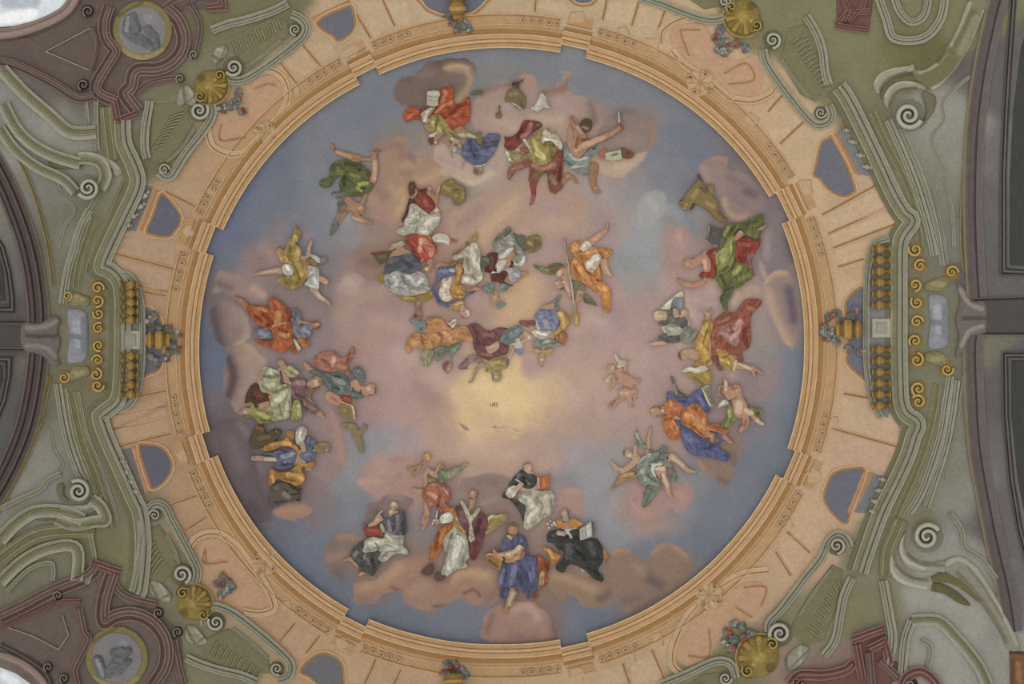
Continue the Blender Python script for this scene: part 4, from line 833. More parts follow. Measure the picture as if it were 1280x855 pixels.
# ---- mauve corner frames and medallions
def medallion(label, cx, cy, rx, tilt, fig):
    o = empty('grisaille_medallion', cx, cy, label, 'medallion', 'grey medallions')
    relief('gilt_ring', ID, '8f8048', [('c', cx, cy, rx)], [('a8985c', 4, cx-rx*.7, cy+rx*.7, cx, cy+rx*.95, cx+rx*.7, cy+rx*.7), ('6f6230', 3, cx-rx*.8, cy-rx*.5, cx, cy-rx*.95)], mat='gold', parent=o, g=1.2, H=3, w=3, E=5)
    relief('grey_field', ID, '8f9094', [('c', cx, cy, rx*.80)], [('9fa0a2', 6, cx+rx*.2, cy-rx*.4)], mat='stucco', parent=o, g=1.2, L=7, H=1, w=3, E=.6, fold=.5)
    relief('relief_group', ID, '777a80', fig, [('a4a6aa', 2.5, *xf(ID, fig[0][1:], 3)[:, :2].ravel()[:4])], mat='stucco', parent=o, g=.8, L=9, H=5, w=5, E=.5, fold=1.6, fs=4, mott=.15)
medallion('grey oval relief medallion in a gilt ring at the upper left', 178, 38, 37, 0, [('c', 160,22,4, 158,38,6, 168,48,6), ('c', 166,20,5, 170,36,6), ('c', 184,36,5, 192,46,6, 196,56,4), ('c', 176,50,7, 190,60,4), ('c',186,34,3.5)])
medallion('grey oval relief medallion in a gilt ring at the lower left', 146, 822, 39, 0, [('c', 122,826,7, 128,844,6), ('c', 134,842,6, 142,832,6, 154,818,6, 160,814,5), ('c', 142,816,5, 152,814,6), ('c', 160,812,4), ('c', 148,838,6, 162,826,3)])
f = thing_m('corner_cartouche_frame', 'mauve stepped frame around the upper left medallion', 'frame', 'mauve corner frames', (150, 80))
relief('frame_field', ID, '73645f', [(0,48,40,46,75,32,100,18,112,0,280,0,275,10,225,14,232,50,225,76,200,90,170,88,160,105,172,142,146,154,118,122,98,118,60,98,20,80,0,74)], mat='stucco', parent=f, g=2.2, H=1, w=6, E=.6, soft=False, back=-.3)
for p, kd, w_ in [((208,12,222,26,229,46,226,64,214,78,196,86,170,88,163,108,156,118,172,140), 'mauvew', .95), ((136,8,130,28,132,48,142,62,140,70,120,104,124,118,146,128), 'mauvew', .8), ((146,152,172,142), 'red', .8), ((142,128,148,154), 'red', .8),
                  ((204,12,220,2,244,-4), 'mauve', 1), ((236,6,248,30,244,62,240,72), 'mauve', .8), ((172,116,184,106,202,100,222,98), 'mauve', .8), ((276,-8,278,8,258,10), 'red', .8), ((114,34,120,56,113,88), 'mauve', .5), ((57,64,113,88), 'fine', 1), ((57,64,114,34), 'fine', 1),
                  ((0,76,26,84,66,104,96,122,118,120), 'mauvew', .6)]:
    wm('frame_moulding', ID, p, f, w_, kd, sm=(kd not in ('red', 'fine')), base=1)
volute('frame_curl', 104, 106, 9, 1.4, start=2, cols=('8f7d76', '4c3d38', '6e5c56'), parent=f, H=6); volute('frame_curl', 110, 14, 9, 1.4, start=2, cols=('8f7d76', '4c3d38', '6e5c56'), parent=f, H=6)
volute('frame_curl', 225, 98, 7, 1.4, start=2, cols=('a39a90', '6e5c56', '8a7d76'), parent=f, H=6); volute('frame_curl', 242, 68, 7, 1.4, start=2, cols=('a39a90', '6e5c56', '8a7d76'), parent=f, H=6)
f = thing_m('corner_cartouche_frame', 'mauve stepped frame around the lower left medallion', 'frame', 'mauve corner frames', (120, 780))
relief('frame_field', ID, '786a64', [(0,766,40,748,70,730,110,732,118,700,148,716,142,742,160,756,190,758,216,780,228,800,230,856,90,856,60,838,30,812,0,800)], mat='stucco', parent=f, g=2.2, H=1, w=6, E=.6, soft=False, back=-.3)
for p, kd, w_ in [((0,772,30,758,60,742,84,732,104,724,118,714,122,700), 'mauvew', .9), ((116,704,150,716), 'red', .9), ((140,716,132,740,128,760,130,778,146,770,168,768,190,778,204,796,208,816,204,836,190,858), 'mauvew', .95), ((142,728,152,742,170,750,196,756), 'mauve', .9), ((216,800,222,830,228,856), 'mauve', .9), ((98,760,104,790,110,800,100,820,92,838,96,858), 'mauve', .9), ((78,768,86,794,74,812), 'fine', 1), ((10,784,44,796,74,812), 'fine', 1), ((0,806,24,818,46,832,58,844,64,858), 'dark', 1), ((0,786,40,768,80,752,100,752), 'red', .5)]:
    wm('frame_moulding', ID, p, f, w_, kd, sm=(kd not in ('red', 'fine')), base=1)
for x, y in [(60,834),(80,848),(198,766),(222,790),(72,744)]:
    volute('frame_curl', x, y, 7.5, 1.4, start=2, cols=('9c8c86', '4c3d38', '7a6862'), parent=f, H=6)
f = thing_m('red_bracket_block', 'dark red stepped block cut by the top edge at the upper right', 'frame', None, (1066, 10))
relief('block_face', ID, '7c5a54', [(1045,-10,1092,-10,1088,34,1066,40,1046,30)], mat='stucco', parent=f, g=1.6, H=1.5, w=4, E=1, soft=False)
for p in [(1046,32,1068,36,1086,38), (1052,-8,1060,12,1054,26), (1080,-8,1078,8,1060,26), (1046,30,1060,16,1088,14)]: wm('block_moulding', ID, p, f, .6, 'red', sm=False, base=2)
f = thing_m('red_bracket_block', 'dark red stepped block and curved hood at the lower right', 'frame', None, (1090, 820))
relief('block_face', ID, '7d5650', [(1066,796,1104,783,1108,800,1112,824,1136,832,1128,842,1110,860,990,860,994,842,1050,834,1068,826)], mat='stucco', parent=f, g=1.6, H=1.5, w=5, E=1, soft=False)
for p, k_ in [((1066,800,1104,786), 'red'), ((1070,806,1078,850), 'red'), ((1086,812,1106,802,1112,830), 'red'), ((1086,816,1090,856), 'mauve'), ((1100,826,1126,850), 'mauve')]: wm('block_moulding', ID, p, f, .9, k_, sm=False, base=2)
for p in [(988,856,1000,844,1030,844,1056,838,1066,830), (1128,858,1134,846,1150,840,1164,848,1174,862)]: wm('hood_moulding', ID, p, f, 1.1, 'red', base=2)
volute('hood_curl', 996, 852, 9, 1.4, cols=('9c7c74', '4c3d38', '7c5a54'), parent=f, H=6); volute('hood_curl', 1138, 856, 10, 1.4, cols=('a8948c', '4c3d38', '7c5a54'), parent=f, H=6)

# ---- corner windows (daylight) with pink frames
o = relief('window_1', ID, 'b6c6c6', [(-60,-60,90,-60,88,-5,72,14,50,24,20,32,0,34,-60,36)], [('8fa5a4', 12, 10, 0, 40, 0), ('d3dcda', 8, 5, 24, 40, 18)], mat='glass', g=2, H=.3, w=3, E=.4, soft=False); tag(o, kind='structure')
fr_ = mould('window_frame', (-20,44,10,42,36,36,64,25,84,12,96,-8), [(2, 4, '6d5a54'), (2.5, 3, 'a38f88'), (5, 2.5, 'ae9790'), (2, 3, '9c857e'), (4, 5, '9c8a84')][::-1], parent=o)
o = relief('window_2', ID, 'a9bbb8', [(-60,832,0,834,20,842,40,856,50,880,-60,900)], [('c4d0cd', 6, 5, 845, 20, 855)], mat='glass', g=2, H=.3, w=3, E=.4, soft=False); tag(o, kind='structure')
mould('window_frame', (-10,818,14,824,36,836,52,852,60,870), [(2, 4, '6d5a54'), (3, 5, 'a08a86'), (5, 2.5, 'b09892'), (3, 3, '8f7a74')], parent=o)

# ---- side arches
arc = [(0,176),(14,204),(26,228),(38,254),(50,290),(57,320),(61,350),(63,380),(63,400)]
def arch(name_n, pts, bands, taper=None):
    o = mould(name_n, [v for p in pts for v in p], bands, mat='stone'); tag(o, kind='structure'); return o
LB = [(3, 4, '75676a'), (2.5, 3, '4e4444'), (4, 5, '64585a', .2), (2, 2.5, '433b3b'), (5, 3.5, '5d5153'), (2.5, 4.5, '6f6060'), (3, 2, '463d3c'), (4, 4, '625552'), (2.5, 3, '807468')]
left_arc = [(-26,176),(-8,204),(6,230),(18,258),(31,294),(39,324),(44,352),(47,380),(48,402)]
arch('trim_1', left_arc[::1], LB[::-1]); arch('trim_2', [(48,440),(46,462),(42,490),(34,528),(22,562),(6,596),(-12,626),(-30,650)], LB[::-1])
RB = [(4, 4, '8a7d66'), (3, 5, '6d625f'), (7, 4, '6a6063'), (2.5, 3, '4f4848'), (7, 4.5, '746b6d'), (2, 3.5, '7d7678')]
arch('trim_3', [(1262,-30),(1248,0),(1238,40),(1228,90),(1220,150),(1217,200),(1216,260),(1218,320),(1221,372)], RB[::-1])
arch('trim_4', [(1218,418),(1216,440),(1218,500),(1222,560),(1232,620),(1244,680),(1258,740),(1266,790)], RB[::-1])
# gilt guilloche strip edging the arches
for lab, p in [('gilt rope strip edging the left arch, upper half', (8,168,22,196,34,220,46,252,56,290,62,320,66,356)), ('gilt rope strip edging the left arch, lower half', (62,470,56,500,46,540,32,576,14,612,-8,650)), ('gilt rope strip edging the right arch, upper half', (1236,30,1226,80,1214,140,1206,200,1203,260,1203,310,1206,340)), ('gilt rope strip edging the right arch, lower half', (1206,480,1208,520,1216,580,1226,640,1242,700))]:
    o = mould('gilt_strip', p, [(1.5, 2.4, '8d8350'), (2.5, 1.4, '7a6a2e', .4), (1.2, 2.2, '969070')], mat='gold'); tag(o, lab, 'trim')
# dark coffers of the arch soffits
def coffer(label, pts, inner):
    o = empty('arch_coffer', *xf(ID, pts).mean(0), label, 'panel', 'dark green coffers of the side arches')
    mould('coffer_frame', pts, [(2, 3, '3f3a3b'), (2.5, 4, '6f6a6a'), (2, 2, '3c3837'), (2, 3, '5f5d5a')], mat='stone', parent=o, smooth_path=False)
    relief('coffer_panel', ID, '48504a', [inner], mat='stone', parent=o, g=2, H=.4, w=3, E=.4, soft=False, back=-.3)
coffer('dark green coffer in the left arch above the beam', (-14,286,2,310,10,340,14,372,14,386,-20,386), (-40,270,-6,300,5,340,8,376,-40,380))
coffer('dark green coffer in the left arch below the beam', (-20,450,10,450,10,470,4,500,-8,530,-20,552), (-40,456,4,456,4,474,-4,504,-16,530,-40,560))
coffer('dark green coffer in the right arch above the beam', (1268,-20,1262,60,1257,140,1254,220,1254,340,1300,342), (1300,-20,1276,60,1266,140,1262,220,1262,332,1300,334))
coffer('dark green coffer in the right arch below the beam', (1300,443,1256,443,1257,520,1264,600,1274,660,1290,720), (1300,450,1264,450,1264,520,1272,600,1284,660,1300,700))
for lab, p in [('dark tie beam crossing the left arch', (-60,403,30,404,30,436,-60,436)), ('dark tie beam crossing the right arch', (1340,370,1218,374,1220,418,1340,418))]:
    o = empty('tie_beam', *xf(ID, p).mean(0), lab, 'beam')
    relief('beam_face', ID, '5b5656', [p], mat='stone', parent=o, g=2, H=1, w=3, E=2, soft=False)
    mould('beam_edge', (p[0], p[1], p[2], p[3]), [(1.5, 5, '2e2a2a'), (1.5, 4, '77716f')], mat='stone', parent=o, base=0)
    mould('beam_edge', (p[6], p[7], p[4], p[5]), [(1.5, 4, '77716f'), (1.5, 5, '2e2a2a')], mat='stone', parent=o, base=0)
# gilt frame corner, lower right
o = relief('gilt_picture_frame_corner', ID, '8a5a34', [(1262,814,1300,816,1300,900,1264,900)], [('4a3a30', 3, 1262, 815, 1290, 817), ('a8763f', 4, 1272, 830, 1274, 850), ('6b4327', 3, 1266, 825, 1266, 860)], mat='gold', g=1, H=3, w=3, E=3, soft=False, fold=1); tag(o, 'brown gilded carved corner piece at the bottom right edge', 'ornament')
# long plain lines on the corner plaster
for fr, p in [(T1, (0,320,100,440,200,540,350,650)), (T1, (350,655,480,655)), (T1, (430,500,440,640)), (T5, (200,10,280,60,310,130,370,190,320,280,290,380)), (T7, (245,430,270,540,310,620,220,720,140,780,60,830)), (T6, (880,30,920,200,930,380)), (T4, (1010,380,880,500,880,600,820,700,890,855))]:
    o = wm('panel_moulding', fr, p, None, .9, 'plain'); 
    c = xf(fr, p).mean(0)
    tag(o, 'pale panel moulding on the plaster near the '+('upper' if c[1] < 430 else 'lower')+(' left' if c[0] < 600 else ' right')+' corner, '+{0: 'running diagonally', 1: 'short level piece', 2: 'short upright piece', 3: 'bent beside the left arch', 4: 'hooked beside the lower volute', 5: 'upright beside the right arch', 6: 'bent below the great volute'}[[T1, T1, T1, T5, T7, T6, T4].index(fr) if fr is not T1 else (0 if len(p) > 4 and p[0] == 0 else 1 if p[0] == 350 else 2)], 'moulding')
GAIN = .84; WARM = True; SAT = .76
# ================================================================ figures of the fresco
SK = 'a8805f'; SL = 'c4a284'; SD_ = '85583c'
LIFT = [0]
def connect(shapes):
    """join the limb chains of one body under its clothes so that it is one continuous surface"""
    ch = [np.asarray(s[1:], float).reshape(-1, 3) for s in shapes]
    if len(ch) < 2: return shapes
    out = list(shapes); done = [0]; todo = set(range(1, len(ch)))
    def gap(a, b):
        best = None
        for p in densify(ch[a]):
            for q in densify(ch[b]):
                d_ = math.hypot(p[0]-q[0], p[1]-q[1]); g_ = d_-4*(p[2]+q[2]) if d_ > p[2]+q[2]-2 else -1e4
                if best is None or g_ < best[0]: best = (g_, p, q)
        return best
    while todo:
        c_ = min(((gap(a, b), a, b) for a in done for b in todo), key=lambda t: t[0][0])
        (g_, p, q), a, b = c_
        if g_ > -9e3:
            out.append(('c', p[0], p[1], min(p[2], 15), q[0], q[1], min(q[2], 15)))
        done.append(b); todo.discard(b)
    return out
def densify(c):
    o = [c[0]]
    for a, b in zip(c[:-1], c[1:]):
        for t in (.25, .5, .75, 1): o.append(a+(b-a)*t)
    return o
def groups(fr, shp):
    if len(shp) < 2: return [shp]
    P_ = [xf(fr, s[1:], 3) if isinstance(s[0], str) else cat_rom(xf(fr, s), True, 3) for s in shp]
    G_ = list(range(len(shp)))
    def near(i, j):
        a, b = (shp[i], shp[j])
        fa = (lambda X, Y: sd_chain(P_[i], X, Y)) if isinstance(a[0], str) else (lambda X, Y: sd_poly(P_[i], X, Y))
        return (fa(P_[j][:, 0], P_[j][:, 1]) < -.4).any()
    for i in range(len(shp)):
        for j in range(i):
            if G_[i] != G_[j] and (near(i, j) or near(j, i)):
                k = G_[i]; G_ = [G_[j] if g_ == k else g_ for g_ in G_]
    return [[shp[i] for i in range(len(shp)) if G_[i] == k] for k in sorted(set(G_))]
def fig(kind, cat, label, fr, body, parts=(), z=0., group=None):
    """body = (colour, shapes, strokes); parts = (name, colour, shapes, strokes[, lift])"""
    z = z+4
    sh = connect(body[1])
    a = np.concatenate([xf(fr, s[1:], 3)[:, :2] if isinstance(s[0], str) else xf(fr, s) for s in sh]).mean(0)
    o = empty(kind, a[0], a[1], label, cat, group)
    st = [s for s in body[2]]
    relief('body', fr, body[0], sh, st, mat='skin', parent=o, g=.5, L=z, H=2.4, w=3, E=.3, mott=.08, alpha=.85)
    for i, p in enumerate(parts):
        nm, col, shp, stk = p[:4]
        l = p[4] if len(p) > 4 else 1.6+.45*i
        fine = nm in ('hair', 'beard', 'collar', 'cuff', 'halo', 'girdle', 'feather')
        for shp_ in groups(fr, shp): relief(nm, fr, col, shp_, stk, mat='skin' if nm in ('hair', 'beard') else 'cloth', parent=o, g=.6 if fine else .7, L=z+l, H=1.2 if fine else 2.2, w=2.5 if fine else 5,
               E=.3, fold=.5 if fine else 1.1, fs=4.5, mott=.10, jit=.5, alpha=.9)
    return o
def prop(kind, cat, label, fr, col, shapes, strokes=(), z=7., mat='cloth', parts=(), fold=.4, soft=False, H=1.2):
    z = z+4
    if parts:
        a = np.concatenate([xf(fr, s[1:], 3)[:, :2] if isinstance(s[0], str) else xf(fr, s) for s in shapes]).mean(0)
        o = empty(kind, a[0], a[1], label, cat)
        nm0 = {'book': 'cover', 'harp': 'frame'}.get(kind, 'main_piece')
        relief(nm0, fr, col, shapes, strokes, mat=mat, parent=o, g=.6, L=z, H=H, w=2, E=.5, fold=fold, soft=soft)
        for nm, c, s, k in parts: relief(nm, fr, c, s, k, mat=mat, parent=o, g=.6, L=z+1, H=.6, w=1.5, E=.5, fold=.2, soft=soft)
        return o
    o = relief(kind, fr, col, shapes, strokes, mat=mat, g=.6, L=z, H=H, w=2, E=.5, fold=fold, soft=soft)
    return tag(o, label, cat)
c = 'c'; Cc = 'C'
# --- top group
fig('person', 'person', 'man in red orange cloak and yellow tunic reading a page, topmost on the left', A,
    (SK, [(c,548,875,34),(c,560,850,26,600,760,55,700,700,60,780,760,40,860,820,26,920,840,18),(Cc,480,700,18,470,650,22,520,590,16,545,560,13),(c,690,830,30,650,860,24,700,920,18)], [(SL,16,530,560),('e0c8a8',12,560,885),('5e4028',12,515,870,530,900),('4a3424',4,556,872),('4a3424',4,570,880)]),
    [('tunic', '97883f', [(500,640,560,620,640,650,720,760,780,800,840,780,930,810,945,850,880,850,780,835,700,800,620,800,560,810,520,800,450,740,470,700)], [('c0ac5c',24,540,700,600,760),('6d6a30',18,580,650,560,760),('b8b394',18,780,810,930,830),('a8a078',16,640,810,720,830)]),
     ('cloak', 'ac4d24', [(250,635,320,550,400,580,450,560,500,640,560,580,595,480,605,395,640,370,690,350,725,370,725,500,745,522,800,515,870,455,882,560,880,640,860,700,780,740,700,770,650,700,600,640,520,630,420,670,330,670,290,700)], [('c87848',20,630,500,650,420,640,400),('cf8250',16,560,600,640,540,710,510),('8e3517',18,700,620,760,560,840,520),('7f2f18',14,650,660,620,620),('bf6a38',14,740,640,800,590),('c66a35',16,300,650,380,600),('8e3a1a',10,400,650,420,580)]),
     ('hair', '6b4e30', [(490,855,540,845,535,900,505,905)], []),
     ('collar', 'c9c2b4', [(500,815,560,790,610,770,615,800,590,785,540,830,505,835)], []),
     ('sleeve', 'b0a89c', [(420,620,480,570,520,555,530,590,500,640,505,680,475,710,440,690,430,640)], [('d2cbbf',14,480,600,460,680),('857a74',10,510,620,490,660)], 7)])
prop('book', 'book', 'white open page held by the man in red orange cloak', A, 'b5b29a', [(480,405,540,396,592,402,605,440,588,470,578,545,530,550,475,535)], [('cfcbb4',16,500,430,580,430),('8e8a74',5,490,455,580,460),('9a967e',4,490,490,575,495)], z=9)
fig('person', 'person', 'person in a wide blue cloak seen from behind with a bare dark head', D,
    ('8d7a60', [(c,410,450,44),(c,410,430,36,420,330,80,440,240,90)], [('6f604a',30,390,460),('a3916f',16,440,440)]),
    [('cloak', '5d6680', [(330,160,380,165,420,210,500,120,600,130,605,170,585,230,555,290,520,340,470,385,400,405,350,390,290,350,255,300,265,240,300,190)], [('454b63',16,340,180,350,260,380,320),('454b63',10,370,220,400,280),('6f7a98',24,440,280,500,300,560,240),('6f7a98',14,300,240,290,300),('5a4a58',14,470,200,570,200),('4d5468',14,430,240,560,225)], 1.2),
     ('collar', 'b7b5b8', [(370,400,430,402,470,388,468,402,410,418)], [])])
prop('boot', 'boot', 'olive stocking foot hanging over the blue cloak', D, '7e6f3e', [(390,140,420,100,440,120,445,200,430,220,400,200)], [('a39558',8,400,150)], z=5, soft=True)
fig('person', 'person', 'small putto hand and sleeve left of the blue cloak, pointing down', D,
    ('b09078', [(c,240,200,22,180,170,20,150,140,14),(c,160,250,10,165,300,9,180,330,5),(c,285,360,9,262,430,7)], [('a8694a',10,245,200),('d0c3a8',14,180,170)]),
    [('sleeve', '8a8f86', [(170,235,230,230,262,270,250,300,180,280)], [('b9bcb4',10,200,270)])])
fig('person', 'person', 'person in crimson with pink cloth, left of the man in olive waistcoat', D,
    (SK, [(c,730,210,50,800,260,34),(c,820,340,45,740,400,26,695,440,20,685,510,12)], [('c7a585',20,760,260),('7f3a30',24,820,370)]),
    [('drapery', '7c3a38', [(640,150,700,150,770,100,810,10,870,0,960,20,985,60,930,90,850,150,800,190,760,250,700,270,640,235,650,190)], [('a9716a',24,880,40,850,110,800,150),('5f2a30',18,760,150,820,60),('8c4040',18,690,200,760,220),('7a5a3c',16,940,40,970,60)]),
     ('breeches', '8d5848', [(680,440,720,400,800,360,860,330,880,400,800,440,740,460,700,520,680,530,670,470)], [('a87060',14,720,440,800,400)]),
     ('vest', '8f8850', [(650,260,700,290,760,300,840,310,850,340,760,360,700,390,670,340)], [('c2bfa8',14,660,280,690,350),('b0a878',10,780,320)])])
fig('person', 'person', 'man in olive gold waistcoat over dark red breeches seen from behind', D,
    ('9a5f40', [(c,1020,120,40,1100,200,34,1130,260,20),(c,940,250,80,980,380,70),(c,900,520,38,900,600,28,905,660,20,890,730,16,870,755,7),(c,1100,560,42,1090,640,20),(Cc,800,260,20,850,270,16)], [('8a3c28',30,900,560,900,650),('7a3424',26,1110,600),('a8694a',12,890,730)]),
    [('breeches', '83493c', [(870,370,930,390,1020,400,1060,340,1110,260,1165,290,1165,420,1155,540,1160,600,1100,650,1050,640,1030,560,1020,470,960,510,930,560,860,540,870,460)], [('a77460',24,900,400,980,430,1080,400),('6b6035',28,920,500,970,470),('87784a',24,1060,500,1090,560),('662a20',18,1140,420,1130,540),('6b3c30',16,1000,500)]),
     ('waistcoat', '97893c', [(850,180,920,120,980,90,1000,150,980,200,1060,200,1110,240,1090,300,1040,380,970,400,890,370,850,330,860,260)], [('c2b668',26,930,290,990,330),('c2b668',14,910,180,930,260),('6a612a',16,1000,220,1080,230),('6e6530',16,1050,250,1070,330),('b5a954',16,940,150)]),
     ('sleeve', 'b7ad98', [(980,120,1010,80,1060,80,1120,140,1160,230,1140,270,1100,230,1060,190,1010,190,980,205)], [('d8d3c6',12,1000,170,1080,190,1110,230),('8a7c50',14,1030,90,1090,120)], 4),
     ('cuff', 'c3bba6', [(805,180,830,165,860,210,900,270,895,305,840,310,870,280)], [])])
fig('angel', 'angel', 'angel with bare back, dark curls and sea green loincloth raising a knife', B,
    ('b08263', [(c,735,555,38),(c,700,640,40,680,720,75,620,790,70),(c,600,720,36,590,640,32,590,560,22),(Cc,600,475,17,625,530,26,690,620,24,720,650,22),(Cc,720,720,40,860,660,28,950,620,24,1010,580,22,1040,560,26)],
     [('cda483',24,640,760,760,700,880,660),('8d5235',16,660,660,640,740),('c29a78',14,650,560,690,610),('955a3c',12,600,480,640,540),('8d4e30',16,1040,540,1060,590),('a06043',20,760,660,690,680),('d0a888',10,960,625)]),
    [('loincloth', '7f9484', [(535,700,560,720,600,790,680,840,740,770,800,720,840,740,820,800,760,850,760,960,730,990,640,960,540,880,530,780)], [('b3beae',12,560,780,640,850,740,830),('566a5c',16,545,860,600,900),('4e6352',20,800,750),('a9b7a6',12,600,920,720,900)]),
     ('hair', '5b4a38', [(675,540,690,500,740,485,785,510,780,570,740,610,690,590)], [('9a8864',12,700,560,740,570),('3f3428',8,740,520)], 7)])
prop('knife', 'knife', 'small pale knife blade raised by the bare backed angel', B, 'c3c4c6', [(1014,425,1024,420,1032,520,1018,522)], z=9)
fig('person', 'person', 'bare lower legs of the bare backed angel kicking below the green cloth', D,
    ('a5764f', [(c,1160,560,22,1210,490,26,1260,520,16,1290,560,8)], [('c49a70',12,1210,500)]))
fig('person', 'person', 'bare leg and foot hanging right of the olive waistcoat man', (630,60,3.366), ('a07050', [(c,378,500,22,372,560,14,385,600,12,402,606,6)], [('c29070',8,385,590),('8a5a40',6,390,520)]))
prop('book', 'book', 'small open book with dark page lying right of the sea green loincloth', B, 'b2b096', [(900,790,1000,770,1040,760,1050,850,960,860,900,850)], [('5b5a40',10,960,810,1010,800),('c9c6ae',8,920,800)], z=4)
prop('drapery', 'cloth', 'orange scrap of cloth left of the small open book', B, 'a86a40', [(850,780,900,750,910,790,890,830,850,830)], [('b9703f',16,870,790)], z=2, soft=True)
prop('drapery', 'cloth', 'brown scrap of cloth right of the small open book', B, '7a5038', [(1040,745,1100,760,1160,800,1120,840,1060,830)], [('5f3c2c',16,1100,790)], z=2, soft=True)
prop('paper', 'paper', 'white folded paper standing on the top cloud', B, 'b9b6a6', [(240,370,255,385,300,330,320,262,345,258,380,300,412,400,350,385,300,430,245,405)], [('d5d1c4',14,320,320,290,390),('8f8c78',10,370,320,395,370),('8f8c78',4,290,380,350,370)], z=5)
prop('mirror_stand', 'ornament', 'olive round object with curled stem on the top cloud', B, '76652f', [(20,260,60,220,120,215,190,290,190,380,165,400,110,390,60,340,10,330)], [('94843f',20,60,270,110,260),('5b4d24',16,150,330,160,380),('b5b29c',7,70,345,160,405)], z=5, soft=True, mat='gold')
prop('curled_finial', 'ornament', 'thin dark curled stem above the olive round object', B, '4a463c', [(c,125,215,7,115,170,6,80,165,6,75,190,5),(c,110,165,5,160,150,5,165,135,4)], z=6)
prop('lantern', 'lantern', 'tiny bronze lamp hanging on the peach cloud', A, '6d5a30', [(c,1150,630,30),(c,1157,540,6,1155,600,6)], [('93793f',12,1150,640)], z=5, mat='gold')
prop('drapery', 'cloth', 'small olive scrap of cloth sticking out of the dark cloud', A, '6b6544', [(890,425,930,400,990,395,1003,420,960,440,895,440)], z=3, soft=True)
fig('angel', 'angel', 'upside down angel in green tunic with both bare legs in the air', C_,
    ('ad7f58', [(c,178,145,9,195,200,17,290,235,26,400,275,38),(c,600,200,14,545,220,22,560,300,26,560,400,32,540,470,30),(c,320,640,34,360,690,45,420,720,50),(c,380,790,30,460,820,22,530,845,10),(c,340,700,24,280,770,18,245,840,12)],
     [('c89a74',14,220,215,340,255),('8a5236',14,200,195),('c7a88c',18,560,300,555,450),('8a5038',10,560,210,610,200),('a96c48',16,360,270,420,290),('c8a082',16,370,800,450,830),('7b5840',5,395,730,440,775,500,745),('c9a080',16,430,710)]),
    [('tunic', '5f6e38', [(160,350,210,300,300,280,350,290,420,310,480,350,520,400,500,440,520,480,548,500,520,560,460,600,400,610,350,605,260,560,240,500,270,420,200,455,180,500,120,535,65,500,80,460,150,440)], [('7e8c48',24,230,360,260,400),('434f28',20,300,320,420,330,420,380),('46522a',20,290,430,280,520),('b0aa3c',18,420,500,490,490),('b7b04a',12,400,530,440,560),('3f3a1e',8,440,535,470,540),('86914c',20,360,420,420,440),('6f8042',16,120,480)]),
     ('wing', '77746a', [(170,575,230,565,320,570,330,600,250,630,200,610), (230,650,320,680,330,740,260,820,220,900,160,960,180,850,220,760)], [('a5703f',20,290,720,250,800),('8a867c',10,190,590,260,600)], .3)])
fig('person', 'person', 'person in crimson with a raised hand above the white robe, beside a lion', (490,210,9.5),
    (SK, [(c,450,240,26,430,300,20),(c,570,220,20,545,270,22,530,350,24,520,420,22),(c,470,320,34,490,380,24),(Cc,240,350,20,290,300,16,285,250,10),(c,530,520,46,480,540,30)], [('c8a68c',14,450,240),('c8a68c',12,560,210,545,280),('8f5238',12,470,320),('d5bfb0',26,530,500)]),
    [('robe', '8d3f30', [(290,240,340,260,400,240,420,320,470,350,500,400,520,450,480,500,440,530,390,510,330,490,300,400,290,330)], [('5c2c38',20,340,270,390,270),('a9553f',24,380,400,440,450),('74301f',14,320,460,390,500)]),
     ('hair', '5f4428', [(200,180,260,160,285,220,280,300,240,350,200,300)], [('7a5c38',12,240,220)])], z=2)
fig('person', 'person', 'person in a voluminous cream white robe and red skirt seen from behind', (490,210,9.5),
    (SK, [(c,500,610,60,350,650,90,420,720,80)], []),
    [('robe', 'b3ad9d', [(210,440,260,420,300,440,350,480,430,540,480,560,570,540,570,640,540,690,500,720,450,780,400,800,300,780,220,780,140,800,60,760,90,710,150,690,150,620,190,560)], [('d8d2c4',26,400,660,480,620,540,600),('d8d2c4',16,340,760,440,760),('8b8577',12,260,480,240,600,200,700),('8b8577',10,320,520,340,600,260,650),('c9c5b4',16,250,560,220,640),('7f7a6e',10,300,700,280,760),('e0dccf',14,400,700,420,780),('a19b8b',8,470,760,400,780),('8b8577',7,380,560,390,640),('c4beb0',16,120,750)]),
     ('undergarment', '5a3a38', [(200,370,250,360,290,420,230,450,170,560,130,640,110,620,160,520)], [], .5)], z=2.5)
fig('person', 'person', 'head and orange red shawl of the person below the cream white robe', E_,
    (SK, [(c,530,535,30,545,500,26,560,470,20),(c,490,300,80,520,400,60)], [('dcc0a0',16,520,545),('4f3a28',6,500,520,540,505),('6b4a30',6,560,490)]),
    [('shawl', 'a8452f', [(325,270,380,240,450,245,520,250,560,290,615,350,600,400,560,450,490,480,460,470,420,420,370,350)], [('7f2e22',18,350,290,420,400,460,450),('c8846a',26,500,290,560,350,560,420),('d39a84',20,470,280,460,380),('b55a42',18,500,340,540,380),('8c4a38',6,500,320,570,350),('c4806a',12,480,460)]),
     ('cuff', 'b8b2a4', [(570,260,620,225,700,240,730,280,715,335,660,310,590,300)], [('d8d4c8',10,620,290,700,300)])], z=4)
fig('person', 'person', 'small hand pointing from the white cuff right of the red shawl', E_, ('a05a40', [(c,735,290,16,770,290,12,790,295,4)], [('c78a6c',6,740,295)]), z=3)
